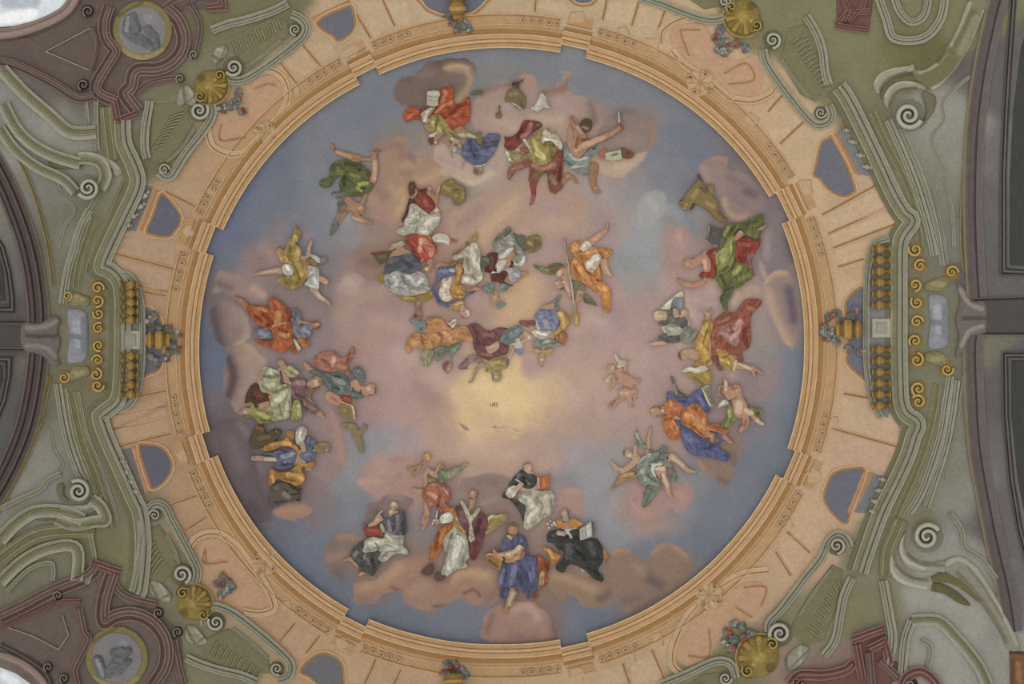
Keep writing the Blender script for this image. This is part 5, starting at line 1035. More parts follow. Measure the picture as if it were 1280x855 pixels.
prop('lion', 'lion', 'ochre lion curled on the cloud above the central group', (490,210,9.5), '857036', [(570,250,600,180,660,140,740,130,750,170,800,200,870,240,880,330,860,390,800,440,740,440,720,380,680,340,620,330,580,300)],
     [('a08a4c',26,620,230,680,260),('a8935a',14,680,250),('4c3f24',14,740,260,790,260),('b7a078',14,760,330),('5b4526',8,770,350),('6e6230',14,740,400,800,420),('9b8450',16,840,300,840,360),('8b8672',14,690,150,740,160)], z=3, soft=True, mat='skin', fold=1.2, H=4,
     parts=[('mane', '8e7440', [(730,270,760,240,820,250,870,300,850,380,800,430,750,430,730,370,760,330)], [('5a4526',7,770,350,770,300),('c9b08a',6,760,330),('b09058',10,830,310)])])
# --- central group
fig('person', 'person', 'large figure with slate cloak over silver white skirts, left of the central group', E_,
    (SK, [(c,300,370,30,320,410,18),(c,230,330,26,270,350,22),(c,300,480,120,320,600,120)], [('c08060',14,310,370),('b98a6c',12,240,340)]),
    [('skirt', '94948f', [(150,580,200,540,330,560,450,560,520,600,540,680,555,730,500,760,400,780,300,780,220,750,160,690,145,640)], [('c4c2bc',18,230,620,260,660,220,700),('c4c2bc',20,350,600,420,680,480,640),('b9b9b4',12,330,690,360,760),('6b6b6b',12,300,600,330,680),('7b7d7c',14,180,640,190,700),('c0a894',14,400,740,500,740),('75777a',10,480,680,540,700),('aeb0ac',16,250,720)]),
     ('cloak', '5b5c68', [(150,510,190,450,220,430,290,420,380,400,430,440,480,520,450,560,380,600,330,600,260,560,200,600,150,590)], [('4a4c58',24,300,480,380,520),('6d6e78',18,200,480,260,460)]),
     ('veil', 'a89a8a', [(190,360,250,310,310,290,330,330,270,350,220,370)], [('c7b8a4',10,240,330,300,310)])], z=1)
prop('wing', 'wing', 'dark green brown wing tip left of the slate cloaked figure', E_, '5e5434', [(20,400,60,395,150,385,210,390,190,430,150,480,100,500,60,440)], [('7d3a2c',12,40,405,140,400),('6b7048',14,100,440,150,430)], z=.8, soft=True)
prop('drapery', 'cloth', 'small ochre scrap of cloth left of the silver skirts', E_, '8f7324', [(95,600,140,570,150,640,150,670,100,660)], [('a5842c',10,120,620)], z=1.2, soft=True)
prop('drapery', 'cloth', 'ochre scrap of drapery under the silver skirts', E_, '8f7324', [(260,780,340,770,400,790,500,760,560,735,585,740,570,790,520,830,400,840,330,830)], [('b99434',14,330,800,400,800),('6f5c2c',10,440,800),('bb9038',10,560,760)], z=1.2, soft=True)
fig('angel', 'angel', 'tiny winged head below the silver skirts with a turquoise collar', H_,
    ('8b6a58', [(c,310,210,30),(c,300,150,36),(c,300,250,40)], [('b58a74',16,320,220),('4b342c',6,320,215),('9a8c94',20,310,130),('5b4540',20,280,250)]),
    [('collar', '738a78', [(225,280,260,270,330,295,370,300,375,370,330,400,290,380,270,330,235,310)], [('566f60',16,330,360),('8ba08f',10,260,300)], 1)], z=2)
fig('person', 'person', 'blue mantled figure with white sleeve and ochre sash at the centre', E_,
    (SK, [(c,700,640,22,680,700,26,690,780,30),(c,800,780,20,830,800,16),(c,640,520,40,700,560,60,740,700,60),(Cc,700,630,12,690,640,10)], [('c48a70',14,690,630)]),
    [('mantle', '5c6a88', [(620,530,680,515,740,520,780,530,760,600,700,620,650,640,600,680,640,780,640,830,700,850,760,830,830,800,880,760,960,740,880,790,800,850,730,870,690,880,620,850,590,780,570,700,600,640)], [('7a8aa4',18,650,560,700,560),('a9b2b8',14,730,550,760,560),('48556f',14,600,760,640,830)]),
     ('sleeve', 'bcb29c', [(660,640,700,615,750,625,745,680,720,740,760,800,720,825,680,830,640,800,630,740,650,690)], [('ded6c4',14,690,650,670,740),('918672',8,700,780,730,770)]),
     ('sash', 'b08030', [(780,510,830,500,840,560,820,640,790,690,770,700,750,690,775,620)], [('cf9c3c',8,810,540,790,640),('8a6024',8,780,600)]),
     ('bodice', 'ad7e30', [(720,710,770,690,840,690,865,740,850,800,800,815,760,800,730,760)], [('d5ab50',14,800,740),('8a6026',10,830,770),('e0cf9a',8,820,790)])], z=3)
fig('person', 'person', 'bearded head looking up below the blue mantle with an ochre collar', H_,
    ('b78f78', [(c,720,225,44),(c,690,170,30),(c,660,150,30)], [('e0c4b0',16,740,210,750,240),('6b4034',8,710,210),('6b4034',8,735,235),('6b4034',7,745,270),('8c4a3c',12,690,250,710,270)]),
    [('collar', 'a8843a', [(570,170,620,130,680,110,720,130,690,160,640,210,590,190)], [('cfae60',10,640,150,690,130),('6f5420',8,620,190)], 1.5)], z=4)
fig('person', 'person', 'tall cream robed bishop with pointed gold headpiece at the very centre', E_,
    (SK, [(c,930,270,22),(c,920,400,60,930,560,80),(Cc,1000,715,10,950,720,14,900,730,10)], [('c89a7c',10,960,712)]),
    [('robe', 'b0a792', [(870,350,930,310,970,310,995,370,1000,450,1000,540,1025,590,1010,640,950,685,880,680,830,660,840,600,860,560,840,520,850,440,770,470,750,430,830,390)], [('d6cdb6',22,920,360,950,480,980,530),('d9d2bf',20,870,640,950,650,1000,620),('8d8670',18,880,440,890,540),('8a8370',14,850,590,920,600),('c4b896',14,860,400),('7f7766',8,930,600,960,640),('b8a888',12,790,440)]),
     ('headpiece', '9a8438', [(920,300,925,270,950,235,975,225,975,260,950,300)], [('c2a850',6,940,270)]),
     ('hem', '8a6a34', [(750,420,800,380,850,360,870,300,890,310,850,400,790,440,780,500,740,520,720,500,760,460)], [('b08c40',6,800,420,840,380)], 1.4)], z=5)
fig('person', 'person', 'figure in dark red and white lying right of the bishop, with a fur headpiece', G,
    (SK, [(c,260,290,30,280,260,24),(c,170,610,24,200,600,16),(c,380,580,20,420,575,12,310,640,24),(c,250,420,60,200,500,70),(c,300,600,60)], [('c8a080',12,280,290),('b56a58',12,160,600,200,610),('b98070',10,380,580)]),
    [('cloak', '5d342c', [(60,420,110,390,160,420,150,480,130,540,220,560,260,520,320,480,270,470,300,560,240,600,220,660,300,690,240,690,160,660,100,650,90,580,40,570,50,520,100,460)], [('7a4a38',14,110,440,100,540),('4a2c28',12,260,500)]),
     ('tunic', '8f8c80', [(130,280,190,230,240,170,290,220,330,310,400,400,410,450,390,500,340,520,300,500,290,440,330,400,280,350,200,400,130,390,110,340)], [('75735e',14,170,280,200,340),('6a6a62',12,300,340,330,420),('a8a494',10,240,300,300,320)]),
     ('white_cloth', 'b5b2ac', [(160,420,230,370,290,350,290,380,220,440,180,460), (300,480,340,480,390,410,405,440,395,500,350,522,310,510), (150,480,230,460,220,520,170,580,100,590,110,550,150,560)], [('dcd8d2',12,180,440,270,370),('d5d2cc',12,360,500,395,430),('cfccc6',10,180,520,130,570)]),
     ('skirt', '9a97a0', [(220,540,320,530,370,580,350,620,300,660,260,650,250,590)], [('b8b6bc',12,280,560,340,600),('7c7470',7,290,570,330,570)]),
     ('hood', '676850', [(130,290,160,240,200,215,260,165,280,200,250,240,180,290)], [('8a8870',8,200,250)])], z=3)
prop('fur_hat', 'hat', 'round yellow brown tufted clump right of the dark red and white figure', G, '7d6c38', [(390,290,440,250,510,240,545,280,540,350,500,380,450,400,400,370)], [('a38c4c',12,430,300,480,340),('4c3f28',7,455,290),('5c4c2c',7,520,310),('9a8650',10,500,260)], z=2, soft=True, fold=1.6)
prop('drapery', 'cloth', 'dark teal shawl between the hooded figure and the tufted clump', G, '5f6a5c', [(290,220,340,240,400,250,395,380,360,370,330,310)], [('78806e',10,350,280)], z=1.5, soft=True)
prop('drapery', 'cloth', 'deep green cloth left of the dark red cloak', G, '4f6a4a', [(0,440,50,430,95,465,70,510,20,540,0,520)], [('6d8862',12,40,450,70,470)], z=6, soft=True)
fig('angel', 'angel', 'small cherub head with teal wings under the dark red cloak', G,
    ('a88468', [(c,135,820,42),(c,130,770,34)], [('d6b090',14,130,800),('5a3d2c',6,125,800),('5a3d2c',6,150,830),('7f6448',16,120,760)]),
    [('wing', '6f9480', [(20,700,80,670,140,680,120,730,80,760,30,740), (170,690,210,665,260,690,240,730,190,750,170,720), (170,830,230,850,210,880,150,900)], [('8fb0a0',12,200,700),('4f7460',12,80,710)])], z=3)
fig('angel', 'angel', 'angel in bright orange drapery pointing up with one arm', G,
    ('b48968', [(c,1135,130,5,1130,190,15,1040,260,30,960,320,34),(c,1000,480,60,1010,520,40),(c,1100,480,36,1120,560,32,1165,600,12),(c,990,300,24),(c,980,420,80)], [('c79a78',14,1060,240,1000,290),('8a5840',8,1135,190),('c8a484',10,1110,520,1150,590),('d3b08c',10,1030,280)]),
    [('drapery', 'bb7a2c', [(800,380,815,310,860,290,910,300,890,340,880,390,920,390,1000,370,1080,350,1180,380,1180,400,1120,450,1090,420,1060,400,1060,500,1080,580,1080,620,1120,680,1160,720,1165,780,1155,850,1160,920,1130,930,1090,900,1080,830,1060,760,1000,740,970,690,900,660,850,620,810,560,800,500,830,430)], [('dd9c44',22,850,330,840,380),('d89a48',20,850,480,900,560,960,640),('93561c',14,900,430,930,540,1010,600),('93561c',12,830,520,880,600),('e0a048',20,1060,700,1130,720),('8d5018',14,1040,640,1090,640),('dfa34e',16,920,400,1020,380),('d8883a',14,1120,400),('c98c34',14,1110,860)]),
     ('undershirt', 'c4b69c', [(935,490,1000,420,1050,400,1075,440,1050,520,1000,570,950,550)], [('e0d8c6',20,980,490,1040,430),('9a8a70',8,960,545,1020,550)], 5),
     ('sleeve', 'c6bcae', [(880,360,920,300,960,290,990,330,940,375,910,380)], [('e0d8cc',10,930,340)], 4)], z=3)
prop('spear', 'staff', 'long thin pale staff crossing the two angels left of the orange drapery', G, 'a09078', [(c,747,275,6,790,520,7,830,800,8,842,900,8)], [('d5c8b0',4,750,300,800,600,830,850),('6a5844',4,755,300,805,600)], z=10, H=.8)
prop('tassel', 'tassel', 'ochre tassel at the lower end of the thin staff', I_, 'a8823a', [(835,130,855,130,860,220,885,260,880,320,860,345,840,330,825,270)], [('c9a04c',10,855,260,860,320),('7f5c24',6,840,200)], z=9, soft=True)
fig('angel', 'angel', 'crouching bare angel with olive wings holding the thin staff', G,
    ('b18a6e', [(c,700,680,40,740,720,20),(c,690,580,30,730,560,34,770,640,30,790,720,26,800,780,20),(c,800,540,40,850,600,50),(c,900,720,34,870,800,26,850,850,16)], [('cfae92',16,710,560,700,620),('cfae92',12,740,650,790,740),('8a5a44',12,740,590),('5e4030',14,700,735,740,715),('d2ae96',10,680,670),('5a3d2c',5,675,690),('8a6248',14,890,780)]),
    [('wing', '6f6c44', [(470,505,560,520,600,530,620,500,680,490,740,500,730,540,700,560,680,600,620,590,550,570,500,540), (930,760,980,790,1030,850,1040,870,960,850,920,830)], [('88855a',12,520,520,600,550),('925f3c',16,640,560,680,540),('575434',8,620,520,700,510),('7d8262',10,970,820)], .4),
     ('girdle', '7b7458', [(820,640,880,650,940,700,920,740,850,720,810,680)], [('5c5840',10,880,690)])], z=2)
# --- lower ring of the central group
fig('person', 'person', 'person in broad orange robe with green sleeves hanging head down under the centre', H_,
    ('a07c68', [(c,575,690,38,560,750,14),(c,580,650,20,600,590,16),(c,560,620,30),(Cc,600,320,10,640,300,6)], [('c9a08c',12,580,720),('6e4c48',10,550,680),('4b342c',5,585,735)]),
    [('robe', 'b07a42', [(280,400,340,390,390,330,370,270,430,255,500,265,540,310,600,370,640,340,720,340,760,370,790,450,780,475,700,465,620,500,560,510,500,510,400,545,340,530,260,530,240,570,195,575,190,520,210,450,240,420)], [('c89058',26,420,420,480,460,580,420),('8c5a30',12,480,400,520,440,500,480),('8c5a30',12,330,420,350,500),('c08a50',24,300,460,260,490),('9c6f32',24,680,410,740,430),('d09c66',18,540,400,590,450),('a86a3c',10,560,370,600,410)]),
     ('sleeve', '6b8468', [(440,560,470,520,540,515,600,520,640,480,690,470,690,510,640,570,590,620,560,600,540,560,500,640,460,640)], [('8aa284',12,620,560,660,510),('556c58',16,480,590)]),
     ('stocking', '8f8a62', [(345,545,400,540,440,560,430,640,390,700,350,690,320,640)], [('a7a27a',10,380,580,370,660)]),
     ('hair', '7a5a54', [(520,680,560,650,580,660,550,710,540,740,520,710)], [])], z=2)
prop('ribbon', 'ribbon', 'white fluttering ribbon above the broad orange robe', H_, 'c6c0b0', [(550,310,590,310,610,280,645,280,640,320,610,360,590,330)], [('e0dccf',6,580,320,620,300)], z=6, soft=True)
prop('drapery', 'cloth', 'maroon mantle spread between the orange robe and the green sleeved angel', H_, '74484a', [(740,340,800,310,850,330,900,370,960,375,1020,350,1100,360,1060,380,1040,420,1030,480,1110,520,1090,590,1040,600,980,620,920,640,860,610,820,580,790,500,790,440,770,380)], [('8f5a54',24,880,420,960,420),('5c383e',20,820,400,840,500),('8a5048',24,1060,550),('8f6a5c',16,880,580,960,600),('633a3c',14,900,500)], z=1.5, soft=True, fold=1.2, H=2.5)
prop('drapery', 'cloth', 'salmon pink folded scrap lying on the maroon mantle', H_, 'b58d74', [(900,520,940,510,1000,475,1025,480,1020,540,960,580,930,580)], [('cfa88c',10,940,530,1000,510)], z=5, soft=True)
fig('person', 'person', 'head down figure with yellow shoulders reaching one arm above the yellow glow', H_,
    ('a08a6c', [(c,1000,800,40,990,740,34),(c,870,680,20,820,720,16,800,790,12,790,820,9,755,840,7),(c,1020,790,30)], [('c6b090',12,995,790),('5e4a38',8,960,760,965,820),('5e4a38',6,1010,800),('7a6448',12,1030,780)]),
    [('tunic', '9a8646', [(900,740,910,680,950,630,1020,610,1080,640,1090,700,1050,720,1030,760,980,740,930,750)], [('b8a45c',16,960,680,1020,660),('6f6434',12,920,720,910,740),('8f7a4a',12,1040,690)]),
     ('drapery', '8b6c70', [(655,715,690,670,760,600,840,600,880,650,840,665,780,660,740,690,740,720), (1060,610,1110,640,1100,700,1070,715,1060,670)], [('a0847c',10,720,680,800,620)], .8)], z=3)
fig('angel', 'angel', 'angel with teal sleeves and pale hands between the maroon mantle and the blue robe', I_,
    ('b29a86', [(c,330,460,20,340,500,26,360,520,16),(c,400,400,20,440,440,30),(c,260,620,16,290,560,16)], [('dcd4c2',16,340,490),('d8ccba',12,440,440)]),
    [('robe', '6d8a7c', [(185,430,230,380,290,340,340,330,380,370,360,420,300,460,260,510,210,490)], [('4d7462',24,240,440),('8296a0',22,320,380),('a0b0a8',8,280,400)]),
     ('white_cloth', 'b9b7aa', [(270,500,330,470,345,440,360,480,385,500,370,540,330,545,300,510)], [('dcdad0',8,340,490)]),
     ('book', '7d4c4e', [(350,290,400,290,490,290,490,330,420,345,360,325)], [('a07870',5,370,330,480,335)]),
     ('sash', '7d94a0', [(310,540,370,535,385,580,350,600,320,580)], [])], z=2.5)
fig('person', 'person', 'person in pale blue and white robe with ochre cloak curled right of the centre', I_,
    ('a58a6c', [(c,560,180,26,640,160,26),(c,580,490,28),(c,560,570,26,540,640,26,545,690,14),(c,590,400,90)], [('cdb89a',12,580,490),('5b4a34',6,570,510),('d8c3aa',14,550,640),('7b6048',10,590,650)]),
    [('robe', '75859a', [(485,240,520,200,570,180,640,200,690,220,710,270,690,350,640,390,600,380,560,390,510,360,490,300)], [('8c9cb0',20,540,260),('5b6c80',12,620,200,640,280),('8ea0a8',16,670,290),('9a9c94',24,580,310,600,340)]),
     ('white_cloth', 'b4b2a6', [(450,385,500,370,520,380,560,400,620,365,635,375,590,440,540,455,490,430), (490,290,520,300,540,360,510,370)], [('dedad0',14,510,400,580,410)]),
     ('cloak', 'a88138', [(680,220,720,200,780,240,800,290,780,350,720,390,680,420,655,420,680,370,715,310,690,260)], [('cba04a',18,710,230,740,280,740,340),('86642a',10,770,300)]),
     ('cloak_end', 'a0642e', [(660,440,710,400,750,385,780,430,760,490,735,510,720,490)], [('bd8038',12,720,430)]),
     ('sleeves', '7d8378', [(500,450,560,460,620,440,660,460,720,500,660,520,600,530,560,540,500,520,470,520)], [('c6b9a0',12,560,490,620,470),('5f6c70',12,660,490)], 1),
     ('collar', 'b09050', [(470,540,520,545,560,560,620,540,650,545,620,600,590,590,560,570,520,580,490,580)], [('d0b070',8,500,555)], 4)], z=2)
prop('wing', 'wing', 'grey green wing pointing up right of the pale blue robe', I_, '748270', [(590,150,640,120,700,60,720,70,700,130,710,190,660,220,610,190)], [('8fa090',10,640,160),('5d6c5c',8,690,100,670,170)], z=1, soft=True)
# --- left side group
fig('angel', 'angel', 'flying angel in swirling mustard yellow drapery and pale blue shift at the left', J,
    ('b6937a', [(c,500,515,12,560,505,20,650,490,26,740,480,34),(c,990,230,16,970,280,18,965,350,20),(c,1010,650,34,1060,720,24,1130,760,16,1160,790,7),(c,1080,560,28,1120,585,26),(c,900,420,70)], [('cbb092',10,570,500,700,480),('8a6a50',8,600,525,700,520),('d5bda4',10,1040,690,1100,740),('e0c8b0',8,1120,590),('6a4c34',12,1090,520,1140,550)]),
    [('shift', 'a9b0a8', [(950,440,1010,440,1050,460,1060,520,1060,600,1050,650,960,630,930,600,960,560,940,500), (975,340,1010,340,1070,380,1060,420,1000,380)], [('ccd0c8',16,990,500,1030,600),('7f8a88',12,960,560,1000,520),('d0d4cc',10,970,620,1050,635)]),
     ('wing', '7a8088', [(1060,380,1130,360,1120,400,1080,430)], []),
     ('drapery', 'a5873c', [(760,280,790,210,820,180,840,90,860,95,900,170,880,210,850,250,900,280,910,330,890,380,940,400,960,460,970,510,930,580,900,620,860,640,820,660,780,640,690,580,720,545,820,530,830,480,800,430,740,420,710,390,690,350,680,300,700,280,740,300)], [('c9ab5c',20,850,190,820,250),('c9a856',22,870,300,860,380),('cfb26a',18,760,370,800,410),('7f6a26',16,800,290,780,360,830,420),('86712a',30,780,590,860,600),('c8a850',22,880,440,900,520),('7d6420',12,840,440,890,560),('8d7630',12,840,150),('d5ba74',12,720,380)]),
     ('sleeve', 'c0bcae', [(730,440,780,425,820,450,830,500,800,540,750,520)], [('dedad0',14,770,450,810,500),('8f8c80',6,760,530,810,530)], 5),
     ('strap', '8f7628', [(940,380,1000,380,1045,420,1030,440,960,420)], [])], z=2)
fig('person', 'person', 'man in orange cloak over grey blue robe reclining with one bare foot', K,
    ('ab7a58', [(c,250,160,18,300,190,26,340,230,26),(c,960,400,38,920,390,24),(c,800,380,26,815,350,18),(c,640,330,90,650,480,80),(c,780,560,30,810,620,16)], [('c58c60',10,290,180),('6e452c',22,960,440,990,430),('7a5638',16,920,370,980,370),('d6b090',12,970,395),('cfa284',12,810,370)]),
    [('robe', '77798a', [(745,260,790,260,830,340,790,400,850,400,920,390,930,440,910,500,870,520,780,510,750,450,750,340), (400,460,440,430,520,420,560,460,590,490,560,520,480,525,410,520)], [('9a9ca8',18,850,440,900,470),('5c5f72',16,780,290,770,360),('9296a6',24,470,460,520,490),('6a6e80',14,420,500)]),
     ('cloak', 'b05a24', [(340,235,420,225,540,230,545,160,590,160,650,200,700,240,730,290,745,400,755,470,745,520,760,560,720,600,680,640,620,640,540,600,440,560,420,520,540,540,590,520,570,460,520,420,440,390,380,330)], [('d5914e',34,620,300,620,370),('cf8a48',16,430,250,520,270),('7d3713',26,500,310,560,370,540,400),('833c14',16,700,260,720,360),('d59655',30,650,470,700,490),('8a4316',20,640,440,700,460),('c2682e',20,600,580,680,580),('96481c',24,480,540,560,560),('c46a30',16,600,200,660,240),('7d3a16',14,420,320,480,370),('d89c5c',10,580,410,680,380)]),
     ('cloak_end', 'b56a26', [(790,520,850,520,900,550,900,590,850,600,820,580)], [('cf8432',10,850,550)]),
     ('hem', '9a5026', [(720,600,760,560,800,600,790,640,760,660)], [])], z=2)
prop('scroll', 'paper', 'small white paper at the hem of the orange cloak on the left', K, 'b9b5a4', [(755,520,780,530,810,580,830,610,800,630,780,590)], [('dedaca',6,780,560,810,600)], z=7)
fig('person', 'person', 'figure in pale green robe with yellow cloth against a dark red cushion', L_,
    ('b08e6c', [(c,60,580,8,110,570,32,160,570,34),(c,410,150,26,440,200,24),(c,300,300,90,380,480,90,250,600,50),(Cc,250,520,28,300,500,20)], [('d2b898',16,110,575),('8a6440',8,70,600,140,605),('cba888',10,250,520),('8a6848',12,400,140)]),
    [('cushion', '5c3c32', [(130,390,200,330,280,400,330,420,310,500,240,490,170,500,110,500)], [('7a4c3c',20,200,420,260,440)], .8),
     ('yellow_cloth', '8f8c42', [(120,500,170,490,200,540,260,560,340,580,360,640,300,665,220,665,190,620,110,610,170,560), (500,560,520,480,570,475,590,560,580,630,500,640)], [('b5b05c',16,220,580,300,620),('6b6a30',10,250,640,330,650),('b9b98c',16,560,520,570,600)]),
     ('robe', 'a3a480', [(240,200,290,190,340,210,400,235,410,290,400,340,480,340,505,400,500,480,500,560,480,620,420,640,360,650,320,640,350,580,330,560,290,540,320,500,340,430,330,390,280,410,240,390,225,320,260,270)], [('cdcca8',24,310,240,350,220),('c4c4a0',22,350,340,280,360),('74754e',16,270,270,350,280,400,260),('cfceae',28,440,400,400,460,350,500),('7a7b54',14,350,410,470,360),('bdbd98',18,470,500,460,600),('80815c',12,400,520,420,600),('8b8c66',10,250,350,330,400),('c9c9a8',16,400,620),('6d6e48',8,480,480,490,580)])], z=2)
fig('person', 'person', 'young blond figure in mauve robe with an open pointing hand', L_,
    ('b28c70', [(c,720,310,44,650,350,34),(c,720,570,26,760,600,16,775,620,8),(c,600,400,60),(c,440,200,30,460,310,24)], [('d6b494',18,700,310,710,340),('e0c09c',8,740,310),('4f3828',5,720,330),('a8845a',14,680,290,740,280),('a0643c',10,760,600),('d5b09a',10,700,540)]),
    [('robe', '7d5e60', [(500,340,560,290,620,300,640,350,680,400,640,460,700,520,740,560,700,590,620,570,580,540,590,480,530,460,500,400)], [('a07c78',24,530,320,600,330),('5a4248',16,540,420,600,450),('9a7470',18,620,500,690,550),('5f484c',12,600,520,640,560),('8d6c68',16,640,460)]),
     ('shawl', '9c9468', [(430,240,480,180,540,210,570,250,520,280,470,270)], [('c3bc98',12,480,190,540,240)]),
     ('hair', '8c6c42', [(680,280,720,265,765,300,760,340,740,330,720,290,690,300), (640,350,700,390,740,370,690,380,660,450,640,430)], [('b08e5c',5,700,278,750,300)])], z=4)
fig('person', 'person', 'figure in sea green robe and rose cloak lying on its back', L_,
    ('b58a6e', [(c,1170,385,50,1130,400,40),(c,640,200,24,610,160,12),(c,1040,330,34,1060,380,26),(c,880,320,80,960,380,50),(c,820,440,40,900,480,40)], [('d8ac88',18,1150,380),('7a5a48',10,1190,430,1150,435),('6e5040',8,1205,370,1205,410),('cfa080',8,640,180),('a86858',14,840,450,880,480),('5a3d30',4,1185,370)]),
    [('cloak', 'a86c58', [(680,140,720,90,800,60,870,65,900,110,940,120,980,80,1020,20,1030,90,1010,130,980,180,990,250,960,250,920,210,860,240,800,230,730,210,690,190)], [('c99a84',18,860,120,850,180),('8a4c40',16,760,130,820,180),('87503f',16,990,80,970,150),('c48f78',14,900,180),('9c4c44',12,830,220)], 1),
     ('robe', '61786a', [(655,230,700,210,760,240,830,240,920,250,980,290,1000,340,995,400,960,420,910,430,850,410,790,360,760,310,690,260), (1010,230,1040,190,1090,200,1120,260,1110,330,1060,290,1000,280), (1000,400,1060,400,1110,440,1060,470,1010,450)], [('8aa494',26,860,290,940,330),('7d9888',20,920,380),('3f5448',14,870,270,910,280),('475c50',14,840,360,900,380),('84a092',14,1060,230)]),
     ('sash', '9a4238', [(910,440,960,430,1010,460,1000,490,930,480)], [('b85a48',8,950,455)])], z=2)
prop('book', 'book', 'olive open book held under the sea green robe', L_, '8a7444', [(890,560,920,480,1020,520,1040,560,1035,645,940,620,900,600)], [('d8cfae',8,920,485,1010,520,1035,630),('a5905a',16,950,560)], z=7)
fig('angel', 'angel', 'faint olive angel legs kicking out of the cloud left below the open book', L_,
    ('8a7a58', [(c,950,690,30,1020,700,34,1060,760,20),(c,1060,760,30,1100,730,20,1130,700,14,1110,680,8),(c,1040,770,34,1080,840,30,1090,900,20)], [('a08c64',12,1000,690),('6f6444',12,960,700)]), z=1)
fig('person', 'person', 'grey bearded man in blue robe and golden cloak riding a bull', M_,
    ('b09276', [(c,835,290,28,800,270,34,760,290,24),(c,190,375,22,240,375,24,300,380,20,390,385,24),(Cc,620,240,28,640,300,22),(c,480,370,80,620,360,60),(c,680,460,24,700,480,12)], [('a3824c',18,200,370),('c9bda8',14,300,385,380,385),('d8ccb4',12,640,150,620,220),('e0d3c0',10,850,290),('7d6440',12,760,290,800,310),('a8845c',8,660,450)]),
    [('cloak', 'b07f2a', [(260,290,340,240,430,220,480,190,480,140,520,130,560,160,540,230,580,270,605,330,595,400,640,420,740,400,740,440,700,470,640,450,620,480,655,540,640,580,580,625,520,600,460,580,400,560,360,610,330,600,320,530,340,470,440,500,520,480,580,420,570,330,530,280,440,270,340,310,280,310)], [('d5a042',16,360,255,460,240,520,250),('d8a84c',20,500,520,580,530,620,560),('8c5c18',14,480,560,560,580),('dba952',14,360,540,370,590),('8c5a1c',12,430,490,540,490),('c88a34',12,590,330,560,440),('7f5418',10,520,200,540,260),('c0902c',16,600,420,700,430)]),
     ('robe', '667086', [(270,345,340,320,440,300,540,290,575,330,570,400,530,450,440,470,380,450,400,390,350,350), (640,230,680,180,740,220,740,260,710,300,740,350,700,400,620,385,600,340,640,300)], [('8d97a8',24,450,360,540,340),('434a5e',12,420,300,480,320),('3f465c',14,440,430,520,430),('9aa2b0',12,470,410),('7480a4',16,650,350,700,340),('4b5270',12,680,260)]),
     ('sleeve', 'b3afa4', [(565,200,570,130,610,85,660,110,665,160,640,220,620,250,580,250)], [('d8d4ca',14,610,120,600,220),('857f74',8,640,130,620,180)], 6),
     ('hair', '8a7a58', [(730,260,780,240,830,240,870,260,860,330,840,290,800,330,740,310)], [('b0a080',6,780,250,840,250)], 3)], z=3)
prop('bull', 'bull', 'dark grey bull with horns beneath the golden orange cloak', M_, '625c50', [(350,630,420,590,500,600,540,640,590,660,605,700,580,740,540,750,490,765,400,790,350,800,330,760,335,700)], [('8a8474',24,460,690,500,720),('3c362e',10,470,650,490,670),('453d34',12,520,700,590,690),('7b7262',20,400,640),('4c463c',14,380,770,480,760)], z=2, soft=True, mat='skin', fold=1, H=5,
     parts=[('horn', '4a4238', [(c,560,640,6,590,655,6,620,650,4),(c,560,740,6,590,752,5,610,748,4)], []), ('ear', '36302a', [(465,660,480,640,492,650,485,690,470,690)], []), ('muzzle', '5c4c3c', [(540,690,590,680,605,700,590,730,550,735)], [('8a7460',5,570,700)])])
prop('lion', 'lion', 'dark brown lion crouching between the pale green robe and the golden cloak', M_, '5f5338', [(190,130,220,80,280,90,300,150,350,130,380,110,430,120,440,160,400,200,370,240,300,260,260,280,190,290,155,250,155,210)], [('8c5c30',20,220,100,270,120),('7a6c4a',20,240,200,320,190),('3b3224',10,370,130,390,160),('3b3224',8,420,130),('8a8468',8,390,140)], z=2, soft=True, mat='skin', fold=1, H=4)
# --- bottom group
fig('person', 'person', 'bald bearded writer in grey cape and white robe seated on a cloud', O_,
    ('b89678', [(c,515,85,38),(c,490,140,26),(Cc,380,200,36,350,240,24,300,260,16),(c,540,200,70,520,340,80),(c,70,572,8,130,560,22),(c,215,700,14,255,675,18)], [('e0c8a8',18,510,70),('6a4c38',6,492,100),('d8bcae',14,490,140),('8a6a4c',12,530,100),('b08a5c',14,90,568,140,560),('c79a50',10,220,690,260,672),('cfae8c',14,370,210)]),
    [('robe', 'aaa896', [(270,390,330,360,420,380,440,320,500,350,600,350,600,440,640,480,640,520,560,510,500,530,470,560,420,590,370,560,400,490,330,500,240,500,240,420)], [('d6d3c4',34,320,430,400,400),('c9c6b4',24,440,500,540,460),('7b7a66',10,350,420,380,460,370,490),('8b8a74',16,560,380,570,430),('dcd9cc',16,450,350,490,390),('84836c',10,410,560,460,500,540,490),('b7b5a0',16,600,480)]),
     ('habit_skirt', '565654', [(135,500,170,450,240,400,260,440,240,500,330,500,400,500,370,570,400,590,370,640,330,710,270,690,210,660,190,610,140,560)], [('7b7c7a',18,270,560,290,600),('3e3e40',18,320,560,340,640),('83837c',16,190,500,160,530),('46464a',16,220,620),('8d8d88',10,260,520,250,560)]),
     ('cape', '63606a', [(500,170,540,150,580,120,610,140,625,230,635,310,610,345,560,350,500,340,450,310,430,250,410,220,460,200)], [('8b8894',18,470,230,480,310),('45444e',20,600,160,600,330),('83808c',14,550,180,550,280),('4a4852',12,520,220,510,300)]),
     ('sleeve', 'a8a48c', [(385,260,410,240,430,280,440,320,410,330,395,300)], [])], z=2)
